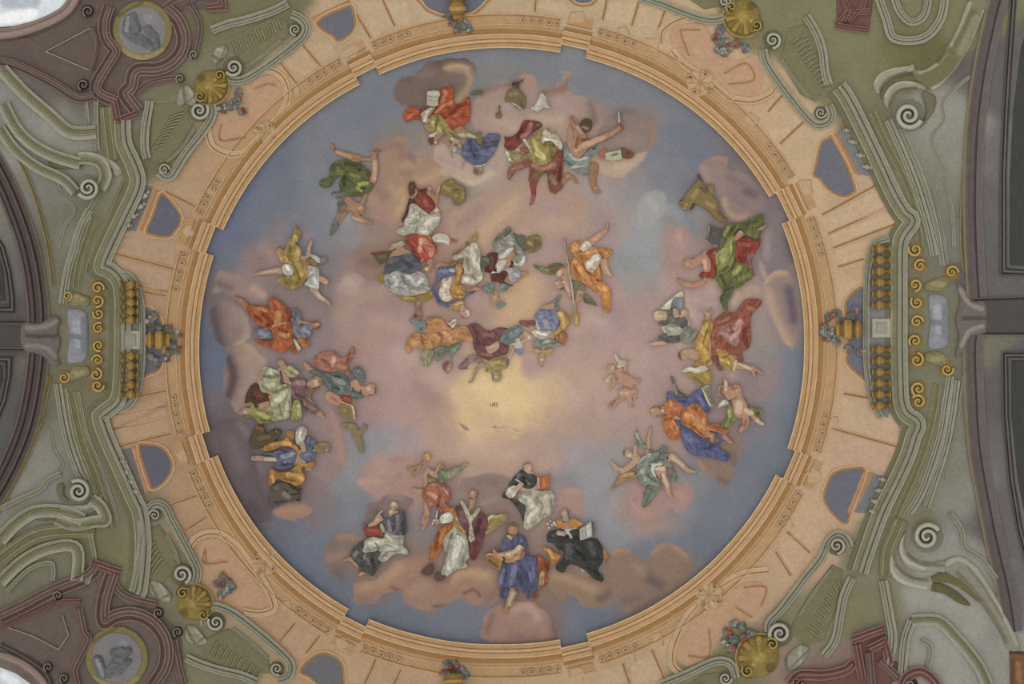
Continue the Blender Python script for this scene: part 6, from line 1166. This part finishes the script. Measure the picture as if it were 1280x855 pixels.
prop('book', 'book', 'red covered book open before the bald writer', O_, '9a4430', [(232,248,270,270,330,270,375,265,400,310,425,355,360,350,300,358,270,365,250,310)], [('b05a42',16,290,310,370,310),('7a2f22',8,260,340,280,360),('d0c0a0',6,240,252,280,262,370,255),('a88a44',8,395,290,420,350)], z=8)
prop('quill', 'quill', 'white quill in the hand of the bald writer', O_, 'c9c2b0', [(c,375,170,6,410,132,5)], z=10)
fig('angel', 'angel', 'angel in salmon skirt blowing a trumpet above the man in violet', N_,
    ('b58a70', [(c,855,160,30,840,190,22),(c,750,180,16,720,240,18,730,280,20),(c,750,190,20,800,240,24,830,250,20),(c,620,370,18,680,390,26,740,390,26),(c,730,520,20,740,570,24,720,640,34,700,720,12)], [('8a5f48',12,830,150),('8a6a44',12,870,150,850,180),('cfa688',10,780,220),('c08a6c',14,640,380),('b5673c',26,730,620),('b06a48',14,700,690)]),
    [('skirt', '9f6048', [(690,400,720,340,780,310,860,310,920,340,950,400,940,470,900,480,930,520,880,560,860,580,820,520,760,540,740,510,720,480,700,440)], [('c88c70',20,760,400,820,440),('7f4030',14,850,440,830,520),('cf9478',12,880,350,920,400),('b87458',14,740,360,800,330),('87483a',12,900,440),('c08068',16,770,500)]),
     ('bodice', '74885c', [(830,220,860,190,910,210,920,260,890,305,840,290), (740,270,800,260,820,290,770,310,740,300)], [('8fa272',10,880,220),('a8a468',8,760,290)]),
     ('wing', '8a8c72', [(910,200,980,170,1060,140,1105,130,1070,180,1000,230,930,280,900,250)], [('a39a80',12,960,220,1040,170),('a89870',14,930,230)], .4)], z=2)
prop('trumpet', 'trumpet', 'golden horn with curled end held by the salmon skirted angel', N_, 'a5803c', [(c,735,80,40),(c,720,130,14,690,140,10),(c,700,130,12,660,190,10,610,250,12),(c,690,160,8,600,180,8,565,190,10)], [('c9a050',14,740,60,750,100),('7d5a2a',8,700,100,690,150)], z=6, soft=True, mat='gold', H=3)
fig('person', 'person', 'man in violet chasuble and white alb with crossed pale stole looking up', N_,
    ('a88068', [(c,1150,410,38,1140,470,28,1130,520,20),(c,1000,600,80,1050,700,90),(Cc,850,650,22,820,665,20),(c,905,700,14)], [('cfa890',14,1140,400),('5a3f30',8,1120,440,1150,450),('5a4838',12,1190,400,1180,450),('d0a080',8,830,650)]),
    [('alb', 'a8a694', [(950,720,1000,700,1060,740,1100,780,1110,870,1120,960,1080,1010,1100,1060,1000,1080,900,1150,840,1170,860,1100,900,1000,890,880,880,820)], [('d6d3c6',34,1020,800,1000,900,940,1060),('7f7e68',14,960,760,930,860,900,960),('8d8c78',12,1080,900,1050,1040),('c6c4b4',24,1060,840),('6f7058',8,1000,760,1040,780)]),
     ('chasuble', '6d4446', [(985,530,1040,510,1080,560,1130,620,1200,570,1270,610,1280,680,1240,800,1220,880,1160,1000,1110,960,1100,860,1080,780,1060,720,1000,650,970,580)], [('8e6c66',26,1040,580,1070,640),('4d2c38',20,1200,640,1180,760),('7a3830',24,1190,860,1160,960),('7d5656',14,1020,640,1060,700)]),
     ('orange_lining', 'b0641f', [(870,540,940,520,985,560,980,660,940,740,900,800,860,900,820,960,760,1000,770,900,800,820,850,720,950,640)], [('cf8436',16,950,560,960,620),('8a4a16',20,840,760,810,900),('c47a28',16,890,720,850,820)], 1.6),
     ('gold_band', 'a5823a', [(980,560,1010,600,1030,680,1080,740,1080,780,1020,740,970,680)], [('c8a458',8,1000,620,1060,740)]),
     ('stole', 'b8ad96', [(1035,475,1060,470,1100,540,1130,600,1190,530,1210,550,1160,630,1140,660,1160,780,1160,830,1110,830,1110,700,1095,630,1060,540)], [('6e6450',4,1120,600),('6e6450',5,1130,780,1150,790),('d8d0ba',8,1130,700)]),
     ('sleeve', 'c4c0b4', [(850,620,890,580,940,570,970,610,960,650,900,670,850,660)], [('e0dcd2',16,900,610,940,600)], 7)], z=3)
prop('quill', 'quill', 'white quill and flowers held out by the man in violet', N_, 'c9c6ba', [(c,820,620,6,830,560,5),(c,785,680,5,800,640,6,830,640,5)], z=10)
prop('shoe', 'shoe', 'dark slipper below the white alb', B2, '6a4d44', [(825,300,850,265,880,250,890,280,870,310), (890,330,900,300,940,295,950,315,920,340)], [('8f5c50',6,900,330)], z=5, soft=True)
prop('drapery', 'cloth', 'olive gold cloth end right of the violet chasuble', Q, '958244', [(230,760,250,660,300,600,380,590,460,580,440,640,380,700,320,740,260,770)], [('b8a25c',14,300,620,400,600),('c9b88c',10,270,640,340,590),('786628',14,280,720)], z=4, soft=True, fold=1)
fig('person', 'person', 'friar in black cape and cream habit lifting an orange book', Q,
    ('b89880', [(c,635,170,42,625,215,26),(Cc,570,330,22,545,360,24,590,320,12),(c,640,280,80,660,420,80)], [('8f6844',14,590,160,610,140,650,130),('d8b498',14,650,180),('5a4030',4,650,165),('c9a080',10,640,210),('7a563a',10,600,180)]),
    [('habit', 'a8a08e', [(560,400,620,380,700,360,760,380,830,370,870,410,880,480,860,560,830,600,760,640,700,690,650,725,600,700,610,600,620,520,560,470)], [('d0c9ba',34,660,480,700,540),('cfc8b8',20,640,650,660,600,700,560),('827a68',10,720,440,770,520,740,600),('7b7566',16,840,460,850,540),('c2baa8',20,800,430),('8d8674',14,780,590),('dad4c6',14,600,430,640,440)]),
     ('scapular', '474848', [(560,210,590,190,640,230,690,230,720,270,710,330,660,365,600,355,560,320,520,340,470,340,500,270), (410,440,440,380,470,400,480,440,560,480,620,510,610,600,600,660,570,580,530,520,470,460)], [('66686a',16,560,230,540,290),('303234',14,600,260,620,330),('5c5e60',12,660,250),('8c7448',8,620,290,650,320)]),
     ('sleeve', 'bab09e', [(445,420,450,370,500,335,550,345,540,400,520,430,480,448)], [('d8d0c0',16,480,370,500,420)], 6)], z=3)
prop('book', 'book', 'orange covered book lifted by the friar in black cape', Q, 'b3602c', [(720,260,780,250,838,235,832,350,780,365,725,370)], [('cf7d44',20,770,290,780,330),('8a4420',8,760,280,760,330),('d5c29a',6,728,270,730,360),('c9a070',8,770,240,820,235)], z=8)
prop('quill', 'quill', 'small white quill in front of the friar in black cape', Q, 'c6c6c0', [(c,535,280,6,575,305,5)], z=11)
fig('person', 'person', 'bearded man in blue robe with patterned gold sleeve seated at the bottom centre', R_,
    ('b08260', [(c,310,135,40,310,180,26),(Cc,360,300,30,250,320,20,190,335,22,165,290,12),(c,330,300,80,340,440,90),(c,310,620,34,290,700,24),(c,260,750,26)], [('7a5a3c',10,280,110,300,95,340,110),('c99a74',10,310,125),('4f3626',5,297,130),('4f3626',5,328,130),('6e4c34',12,290,170,320,180),('c9a080',10,200,330,260,320),('b9b490',18,310,620,290,700),('8a7a48',8,330,640,300,700),('a0742c',16,260,760)]),
    [('robe', '565f7c', [(215,280,230,220,260,190,300,200,350,170,400,190,425,250,430,330,480,340,500,400,500,480,500,560,480,620,440,660,420,640,380,600,350,590,280,580,270,640,220,660,210,580,205,500,230,400,270,390,330,380,300,340,240,330)], [('7480a0',26,330,420,300,540),('434a66',18,360,470,380,560),('6e7aa0',24,450,400,460,520),('3f465e',14,260,400,250,520),('4c5472',14,420,480,430,600),('7480a4',16,380,220),('464d66',16,240,580,230,640),('5c5a80',20,400,370,440,440),('727ea0',16,240,450,220,540),('8a5048',8,350,590)]),
     ('collar', 'bfae90', [(265,180,285,175,310,210,300,220,275,200)], []),
     ('hair', '7c6a48', [(262,120,280,95,320,88,352,105,348,125,320,100,280,112,275,150,262,180)], []),
     ('sleeve', 'b49060', [(240,310,300,300,340,255,370,250,400,280,400,330,370,360,300,370,250,350)], [('d5c8a4',16,270,320,330,300,360,270),('a06028',12,390,290,370,350),('8c5020',6,300,320),('8c5020',6,330,340),('d8cca8',6,350,310),('a8642c',8,310,355)], 8)], z=4)
prop('book', 'book', 'brown gold book under the hands of the bearded man in blue', R_, '94703a', [(98,335,130,310,180,320,240,350,230,390,215,450,160,420,110,380)], [('d0b070',6,105,330,150,320,230,365),('6e4c22',10,130,370,200,420),('b9893c',8,215,380,212,430)], z=9)
prop('drapery', 'cloth', 'red orange cloak with green lining behind the man in blue', R_, '98522a', [(490,340,540,345,585,390,592,430,570,470,580,510,560,570,520,580,500,600,490,660,420,660,480,620,500,560,500,480)], [('6e2f1c',18,560,400,580,450),('bfb382',18,540,470,530,540),('8f8c50',14,500,580,540,500),('c06a2c',10,520,360),('c46a28',10,570,520)], z=2.5, soft=True, fold=1)
fig('person', 'person', 'person in black habit with orange collar holding a crucifix and lilies', R_,
    ('b89880', [(c,710,10,30,712,40,20),(Cc,700,165,18,660,160,20),(c,740,120,60,780,250,90),(c,850,445,16)], [('6e5a48',12,735,-10,740,20),('d0b09a',10,705,5),('4f3a2c',4,700,0),('d6bca4',10,670,165)]),
    [('habit', '3f423f', [(570,180,600,145,650,135,700,130,740,140,820,130,830,210,940,200,980,240,1000,300,1000,380,960,440,1000,500,990,535,920,500,880,460,850,440,800,410,740,400,700,460,660,450,640,420,690,360,700,300,660,290,620,240,580,230)], [('5c5f5c',30,740,260,740,340),('2c2e2d',16,800,300,860,360),('575a57',26,900,250,930,320),('2a2c2b',14,700,200,800,190),('4f524e',14,620,180),('686b66',5,920,380),('2c2f2d',16,880,420,960,480)]),
     ('collar', 'b87a2c', [(640,70,680,50,700,80,740,70,760,40,800,60,860,90,820,110,760,120,720,100,690,120,640,110)], [('d59a44',12,670,80),('d08a34',12,780,70,820,90),('8f5018',8,850,95)], 4),
     ('lining', 'b0762a', [(545,265,590,275,630,310,680,325,660,370,620,400,600,400,590,340,560,300), (1000,270,1020,310,1040,350,1010,390,1000,380)], [('d09a44',12,580,290,620,350)], 1),
     ('fichu', '9da09c', [(690,40,730,40,740,60,710,70,690,60)], [])], z=4)
prop('crucifix', 'crucifix', 'small white crucifix against the black habit', R_, 'b9b8ac', [(715,150,735,140,745,150,765,185,768,200,745,200,738,175,725,170), (705,130,760,125,758,140,708,148)], [('3a3a34',3,745,180,750,195)], z=10)
prop('lily', 'flower', 'white lilies beside the orange collared figure', R_, 'c9c8c0', [(c,580,90,9),(c,590,120,9),(c,610,100,9),(c,625,80,10),(c,635,95,9),(c,600,70,7)], [('5f6a50',5,600,100),('e2e0da',5,625,80)], z=9, soft=True)
prop('book', 'book', 'open white book standing on the lap of the person in black', R_, 'a9a99c', [(820,130,870,100,910,65,918,130,920,185,870,205,825,218)], [('c9c9be',16,890,110,890,170),('7c7c70',4,870,110,872,200),('8a8a80',4,840,130,842,200),('8d8d82',3,885,130,912,118)], z=10)
prop('book_cover', 'cover', 'brown reddish cover edge behind the open white book', R_, '7d6058', [(918,70,940,100,940,160,922,185)], z=8)
# --- right side
fig('angel', 'angel', 'flying angel in sage green tunic with bare legs on the right', Y_,
    ('b89378', [(c,240,330,36,290,360,20),(c,100,405,12,150,470,20,210,490,26,270,440,28,330,390,30),(c,310,330,14,315,270,16),(c,455,95,6,440,150,13,430,210,16,430,280,18),(c,540,490,50,560,540,34,590,600,26,610,680,18,640,730,10),(c,640,360,34,700,410,28,770,480,24,840,495,10),(c,400,440,60)],
     [('6e5238',14,215,310,210,370,235,400),('dcc0a4',14,260,350),('4f3828',4,250,320),('dcc4ac',20,500,460,560,470),('d8b898',14,560,520,600,620),('8a5f44',10,530,520,545,560),('d5b498',12,640,370,740,440),('a06c50',10,650,410,760,500),('c8a284',10,130,440,200,480),('5a4634',8,460,100)]),
    [('wing', 'a07e50', [(180,520,240,480,310,500,330,550,240,580,160,620,100,660,130,600)], [('bd9660',12,220,530,290,520),('8a7c60',10,130,620)], .3),
     ('drapery', '74866e', [(330,120,350,200,400,260,500,320,560,260,600,290,570,330,540,330,460,330,400,290,340,260,310,180), (620,430,660,470,680,560,660,590,620,560,610,480), (440,610,530,600,540,640,490,720,420,800,380,815,380,740,390,680)], [('b5b49c',12,330,160,360,230),('5b6e58',14,460,660,410,760),('90a08a',10,400,270)], .5),
     ('tunic', '7d8f7b', [(325,440,360,380,420,330,500,320,560,325,620,335,590,380,640,440,620,460,560,430,480,440,460,480,490,540,530,560,530,620,440,610,380,620,350,570,325,520)], [('a5b3a0',18,380,380,440,350),('586a58',14,440,450,480,400,560,390),('9fae9c',18,370,480,400,560),('566856',12,420,520,500,590),('b9c2b0',8,460,430,520,425,570,450),('5c6e5c',8,540,330,520,380),('c2c6b4',6,335,420,390,360)]),
     ('cuff', 'c4c6b2', [(450,470,465,430,520,415,560,430,500,445,480,480,500,530,490,550,460,510)], [])], z=2)
fig('cherub', 'cherub', 'small pinkish putto flying with pale wings right of the yellow glow', X_,
    ('b58a70', [(c,225,290,52),(c,330,330,50,400,420,80,440,500,50),(c,250,380,18,270,450,20,220,540,16),(c,420,560,60,450,660,26,460,740,18,490,750,8),(c,340,560,36,370,640,26,300,680,26,230,740,40),(c,480,440,40,540,450,28,565,425,12),(c,500,560,40,510,650,18),(c,390,270,22,430,200,14)],
     [('d5b49a',22,240,290),('8a5f48',10,170,280,180,240,240,225),('6a4434',5,215,285),('6a4434',5,245,310),('a06e54',20,370,330,440,370),('a5664c',16,380,500,480,540),('9a6450',26,230,720,260,680),('c9a488',18,350,580,420,580),('cfae92',10,300,370),('9a6650',16,500,600),('a0705a',14,540,450)]),
    [('wing', 'bdb094', [(265,130,290,115,320,170,350,190,400,190,390,250,340,280,290,280,310,230,280,190), (150,430,180,390,240,365,220,400,200,450,160,450)], [('d5cab0',8,290,150,330,220),('8f9080',10,190,410)], .4)], z=1)
fig('person', 'person', 'man in yellow coat and rose cloak throwing up one arm, right side', UU,
    ('b58d6c', [(c,385,670,46,420,650,40,500,660,50),(c,580,280,14,605,310,24,595,350,20),(c,640,260,6,620,300,12),(c,860,760,32,940,770,24,1000,790,20,1020,850,14),(c,1000,770,12,1080,830,10),(c,1070,180,14,1020,220,34,940,260,40),(c,600,600,80,760,560,100)],
     [('6a4838',16,350,640,360,720,400,740),('d8b08c',12,400,640),('5a3d2c',5,385,625),('5a3d2c',5,400,665),('d5b898',14,870,745,980,790),('b06f40',14,980,230,1010,190),('c9a07c',10,600,310),('a5643c',12,1030,830,1050,870)]),
    [('under_cloak', '94503c', [(630,420,660,360,760,280,850,290,930,180,1020,170,1080,180,1060,240,1000,290,980,400,990,540,960,610,900,640,920,720,840,700,800,690,740,640,680,620,700,760,740,800,700,800,660,720,630,620)], [('7a3a2c',24,930,440,940,560),('b0705a',16,700,380,790,340),('a8663c',20,950,240,1010,260),('6f3428',16,960,600),('a5644c',14,650,450,650,600)]),
     ('rose_cloak', 'a5716a', [(670,520,700,440,760,380,830,370,880,320,930,340,930,400,900,480,900,560,880,600,840,600,760,560,730,520,700,500)], [('c29088',30,880,380,860,460,820,520),('c08c86',20,720,460,780,500),('7a4c40',12,800,400,820,460),('8c564c',7,700,490,780,570,880,600),('b88078',14,820,560)]),
     ('coat', 'b08a2c', [(550,380,600,350,640,370,645,430,620,520,610,600,640,700,640,750,560,770,480,760,520,700,510,640,470,580,500,520,540,450), (690,640,750,610,780,640,860,680,850,720,830,800,780,790,720,760,700,700)], [('d5b04a',16,590,400,560,480),('d0a83c',22,540,580,580,640),('7f5c1c',8,600,440,560,560),('d8b450',16,720,700,790,740),('805c1c',7,740,690,800,660),('8a6420',8,640,700,580,740),('c09a34',14,590,700)]),
     ('cuff', 'c4bc9c', [(830,740,850,710,865,720,845,800,825,800)], [])], z=3)
prop('book', 'book', 'yellow bound open book with white pages below the man in yellow coat', VV, '9c822e', [(385,190,460,180,540,180,600,160,640,200,630,280,590,290,520,290,470,240)], [('7a6420',14,480,230,560,280),('bda044',14,580,200,610,240)], z=6, soft=True, parts=[('pages', 'bdb4a0', [(375,165,430,130,490,140,560,120,608,148,560,180,500,190,440,175,400,190)], [('dfd8c8',12,430,150,520,160),('8f7c60',6,390,180,420,185)])])
fig('person', 'person', 'turbaned figure with green and white sleeves right of the pink putto', UU,
    ('b5987c', [(c,165,315,50,220,310,34),(c,395,290,34),(c,430,370,14,440,430,10),(c,310,280,30,320,330,30),(c,90,570,14,150,560,18,220,555,20),(c,300,400,60)], [('c9b48c',16,150,290,150,340),('e0c8aa',12,180,320),('5a4230',5,165,340),('8a6e48',12,120,280,180,250),('c9a47c',12,385,290),('7a5c3c',10,400,250),('b58a80',12,310,300),('c99c80',10,120,570,200,560)]),
    [('dark_robe', '65625c', [(240,260,290,260,300,330,360,330,420,360,420,410,380,420,330,400,270,390,200,400,160,390,240,350), (160,520,200,480,260,500,340,500,350,550,290,560,230,555)], [('5a5a64',16,240,520,300,530),('80786c',12,300,360)]),
     ('blue_sleeve', '7f858c', [(280,190,320,150,385,150,385,230,360,260,310,240)], [('9aa0a4',10,330,180)]),
     ('white_sleeve', 'b6b49c', [(185,250,230,200,270,170,320,120,380,100,380,150,310,160,280,220,260,260,210,260)], [('d6d4be',12,230,230,270,190)]),
     ('green_sleeve', '98a086', [(190,430,240,400,320,400,380,440,370,480,300,495,240,480)], [('b8bea2',16,270,430,340,440),('c8c6b0',8,200,420,220,460)]),
     ('skirt', '7f8678', [(380,430,420,400,470,440,520,460,480,520,440,570,380,560,350,500)], [('95998a',14,420,480)], .8)], z=2)
fig('person', 'person', 'man in crimson and bright green drapery lying back with outstretched arm, upper right', T_,
    ('b58568', [(c,290,495,46,350,490,36,400,450,40),(c,190,630,10,240,670,20,330,690,24,420,660,26),(c,460,430,60,480,540,60),(Cc,750,230,30,710,270,22),(c,940,180,16,980,150,8,890,210,20),(c,640,400,70)], [('7a5c48',14,250,450,300,430,330,445),('d8ac90',12,280,500),('4f3828',4,265,500),('d8b098',16,430,470,440,530),('c48a64',10,240,680,360,700),('8c4a30',8,200,630),('d2a890',12,760,210),('c27a50',12,900,200)]),
    [('red_robe', '8f3d2c', [(400,570,470,560,480,480,440,400,510,360,560,370,530,440,540,600,450,620,390,610), (700,300,780,260,860,280,900,300,930,260,920,340,880,400,850,470,860,560,880,600,830,570,780,500,720,500,690,420)], [('a8604c',20,740,320,820,330),('6e2c24',20,740,440,760,480),('8d6c6c',40,850,440,860,520),('a5442c',14,420,600),('b5705c',16,520,400)], 1.2),
     ('green_drapery', '66762f', [(590,200,650,140,760,130,880,90,955,55,940,150,880,190,930,200,920,250,860,270,800,240,740,180,700,230,660,290,620,320,580,320,560,360,540,440,560,560,600,560,680,540,700,480,780,490,840,540,860,610,800,660,740,710,700,700,690,650,640,700,600,740,560,680,530,640,480,620,540,590,530,480,560,380,640,290,600,270)], [('a5ab48',34,610,380,600,460),('8f9c44',20,650,330,660,420),('a8ac54',24,740,530,700,580),('46541f',18,580,600,610,680),('4a5826',16,660,210,700,160),('53622a',20,880,120,800,140),('7f8c3c',14,840,240),('7d8a4c',20,740,640,800,600),('48551f',12,600,530,640,560),('828f52',16,640,160,610,240)]),
     ('green_bodice', '848c40', [(540,400,600,340,640,262,690,245,705,330,692,460,640,560,592,592,545,545,526,460)], [('b0b45c',30,610,380,590,460),('55602a',16,640,520,590,560),('9ea650',14,660,300,670,400),('5d682c',8,690,300,685,430)]),
     ('green_tail', '5c6e3c', [(570,800,620,730,690,700,680,760,640,840,640,900,600,900)], [('7a8a54',10,640,740)])], z=3)
prop('book', 'book', 'dark slate book open above the head of the man in crimson and green', T_, '5d5658', [(465,150,500,160,590,195,580,240,560,330,520,340,440,290,480,240)], [('3f3a3c',10,490,180,480,240),('c9c3a4',6,445,290,500,330,545,335),('6e6668',16,520,230),('d8ccb8',5,465,160,475,210,440,260)], z=7)
prop('lion', 'lion', 'ochre lion head and forepaws peering off the cloud at the upper right', S_, '8a7340', [(300,320,320,310,350,350,390,420,430,460,470,490,490,560,520,620,570,680,540,700,480,680,440,640,390,590,330,560,280,530,265,560,240,590,190,590,140,550,140,500,170,490,200,430,250,370)], [('a88e58',24,290,420,260,470),('a88c50',20,380,520,440,560),('3c3226',10,150,500),('3c3226',10,245,580,265,530),('c2a474',12,200,540),('6a5630',16,330,380,370,430),('c2a878',10,180,570),('4a3c28',8,160,540),('6d5c38',16,480,600,540,670)], z=3, soft=True, mat='skin', fold=1, H=5,
     parts=[('forepaw', '8a7a48', [(390,375,420,355,442,380,440,440,430,480,400,460,390,420)], [('5a4a2c',7,410,370),('b0a068',7,425,420)]), ('tail', '5c4a2c', [(c,305,270,7,315,300,9,345,360,9)], [])])
fig('person', 'person', 'bearded man in orange tunic over blue cloak below the yellow book', VV,
    ('b08468', [(c,140,530,46,200,510,30),(Cc,320,580,20,350,590,14),(c,640,740,22,640,790,16),(c,600,730,30,560,700,30),(c,740,740,20,800,800,18,825,810,8),(c,700,780,14,740,760,12),(c,450,560,90)], [('5c4c40',14,105,490,150,480,180,500),('5a4a38',14,160,570,185,590),('d6b090',14,110,520),('c9c0aa',14,200,520),('d0a488',10,625,750),('c99a7c',10,320,580),('b5764a',14,740,730)]),
    [('blue_cloak', '57648a', [(240,420,260,350,300,370,330,400,430,400,480,350,540,330,560,390,600,450,625,530,590,535,540,500,490,460,400,490,360,520,360,640,440,690,540,750,600,790,640,820,700,820,690,760,660,700,730,700,740,760,700,850,750,880,800,920,790,960,740,970,600,930,520,930,440,900,390,830,360,720), ], [('7482a8',18,520,390,560,470),('404a6c',18,340,430,400,440),('6f7da4',24,420,740,480,820),('3f4868',18,580,860,660,830),('46506e',14,500,480),('5a5c6c',20,690,730)], 1),
     ('tunic', 'b3652c', [(210,480,240,430,290,415,340,450,390,490,385,560,360,610,300,600,340,640,360,690,355,760,310,785,260,770,220,700,200,620,205,560,240,560)], [('d08c50',22,270,450,300,500),('8a4418',14,370,520,350,600),('c87838',18,280,660,320,720),('8c481c',12,220,600,280,590),('d39a68',8,290,610,340,690)]),
     ('skirt', 'b8702f', [(380,600,385,520,430,480,490,455,540,490,590,560,600,640,680,640,770,690,780,720,740,740,680,710,590,700,580,770,530,740,460,690,400,650)], [('d8954c',24,420,560,480,600,540,660),('8d4c1c',14,490,480,500,510),('9a5a2a',20,640,660,740,690),('8a4a1c',8,440,640,560,740),('d09048',12,560,600,570,720)])], z=3)
prop('wing', 'wing', 'narrow grey green wing standing behind the orange tunic', VV, '68685a', [(270,220,300,230,320,300,360,350,420,390,430,400,370,400,320,390,300,320)], [('9a9a80',8,300,290,320,380),('4c4c40',10,340,360,400,385)], z=2, soft=True)
prop('book', 'book', 'thin greenish white book standing between blue cloak and putto', VV, '82876f', [(545,320,570,300,610,290,620,320,640,400,662,490,640,495,615,480,580,420)], [('c9c8aa',8,555,330,600,430,625,480),('5f6450',8,600,340,640,450),('b5b597',6,570,310,610,295)], z=6)
fig('cherub', 'cherub', 'plump putto with green sash climbing on the right cloud', VV,
    ('b88c6c', [(c,725,330,34,710,370,24),(c,750,240,12,765,280,20,760,340,26,790,400,26),(c,850,340,50,860,400,50,890,480,70,880,540,50),(c,930,530,44,990,540,30,1030,590,26,1060,630,22,1095,640,14),(c,940,600,34,940,650,26,900,690,20,895,720,8),(c,800,320,20,830,370,20)],
     [('d8bba0',34,880,460,880,520),('d8bca2',20,940,520,990,540),('a8643c',20,820,320,860,330),('8e5834',16,930,400,970,470),('a5623a',18,940,620,930,660),('6b6038',16,725,320,720,370),('d8b898',12,765,260,765,340),('c9a080',14,860,340),('c9c0ae',12,1040,610,1090,640),('8c5230',8,830,420,860,400)]),
    [('sash', '7a8a40', [(790,450,820,490,840,560,870,590,830,630,780,670,720,660,730,630,780,590,770,540), (940,470,1000,490,1090,510,1080,560,1030,580,1000,520)], [('a5b060',12,790,520,800,580),('5c6c2c',12,800,620),('6b4c30',24,1050,550)]),
     ('wing', 'b9b2a4', [(695,495,715,440,760,420,790,450,780,470,740,480)], [('dcd6ca',10,740,450)], .5)], z=3)
# --- the monogram in the glow
mono = []
for ch, off in (('I', 0), ('H', 28), ('S', 66)):
    if ch == 'I': mono += [('c',580,350,4,590,386,4)]
    if ch == 'H': mono += [('c',606,356,4,606,386,4),('c',628,350,4,628,386,4),('c',606,370,3.5,628,370,3.5),('c',617,342,3,617,358,3)]
    if ch == 'S': mono += [('c',660,350,3.5,648,352,4,643,362,4,656,372,4,656,382,4,642,386,3.5)]
o = relief('monogram', Z_, '96704e', mono, mat='fresco', g=.35, L=0, H=.3, w=.4, E=.4, mott=0)
tag(o, 'tiny brown IHS monogram painted in the yellow glow', 'lettering')
for fr, pts, lab in [(Z_, (260,545,300,550,370,600,375,632,320,625,290,590), 'small faint rosy cherub smudge below left of the glow'), (Z_, (590,590,630,568,660,590,720,575,780,585,830,600,870,620,870,645,830,630,780,600,720,600,650,610,610,605), 'row of faint rosy cherub smudges below the glow')]:
    o = relief('faint_cherubs', fr, 'a07c74', [pts], [('b8958a', 10, *pts[:4])], mat='cloud', g=.8, H=1, w=3, E=.1, rim=sky, rimw=2, puff=True, skirt=False, soft=True); tag(o, lab, 'cherub')
# ================================================================ light and camera
w = bpy.data.worlds.new('nave_daylight'); SC.world = w; w.use_nodes = True
nt = w.node_tree; N = nt.nodes; Lk = nt.links
bg = N['Background']
tc = N.new('ShaderNodeTexCoord'); sp = N.new('ShaderNodeSeparateXYZ'); Lk.new(tc.outputs['Generated'], sp.inputs[0])
# daylight of the nave: stronger from the windows on the -x,+y side
m1 = N.new('ShaderNodeMath'); m1.operation = 'MULTIPLY_ADD'; m1.inputs[1].default_value = -.28
m2 = N.new('ShaderNodeMath'); m2.operation = 'MULTIPLY_ADD'; m2.inputs[1].default_value = .38; m2.inputs[2].default_value = 1.0
Lk.new(sp.outputs['Y'], m2.inputs[0]); Lk.new(sp.outputs['X'], m1.inputs[0]); Lk.new(m2.outputs[0], m1.inputs[2])
m3 = N.new('ShaderNodeMath'); m3.operation = 'MAXIMUM'; m3.inputs[1].default_value = .05; Lk.new(m1.outputs[0], m3.inputs[0])
m4 = N.new('ShaderNodeMath'); m4.operation = 'MULTIPLY'; m4.inputs[1].default_value = .93; Lk.new(m3.outputs[0], m4.inputs[0])
Lk.new(m4.outputs[0], bg.inputs['Strength']); bg.inputs['Color'].default_value = (1.05, 1.0, .93, 1)
# added fill spot below the eye, brightening the middle of the vault
la = bpy.data.lights.new('centre_fill', 'SPOT'); lo = bpy.data.objects.new('centre_fill', la); COL.objects.link(lo)
lo.location = (.2, .3, .4); lo.rotation_euler = (math.pi, 0, 0)
la.energy = 2600; la.shadow_soft_size = 1.2; la.spot_size = math.radians(44); la.spot_blend = 1.0; la.color = (1, .96, .9)
cam = bpy.data.cameras.new('camera'); co = bpy.data.objects.new('camera', cam); COL.objects.link(co)
co.location = (0, 0, EYE); co.rotation_euler = (math.pi, 0, 0)
cam.sensor_width = 36; cam.lens = F*36/1280; cam.clip_end = 200
SC.camera = co
vs = SC.view_settings; vs.view_transform = 'Standard'; vs.look = 'None'; vs.gamma = 1; vs.use_curve_mapping = False; vs.exposure = 0.0
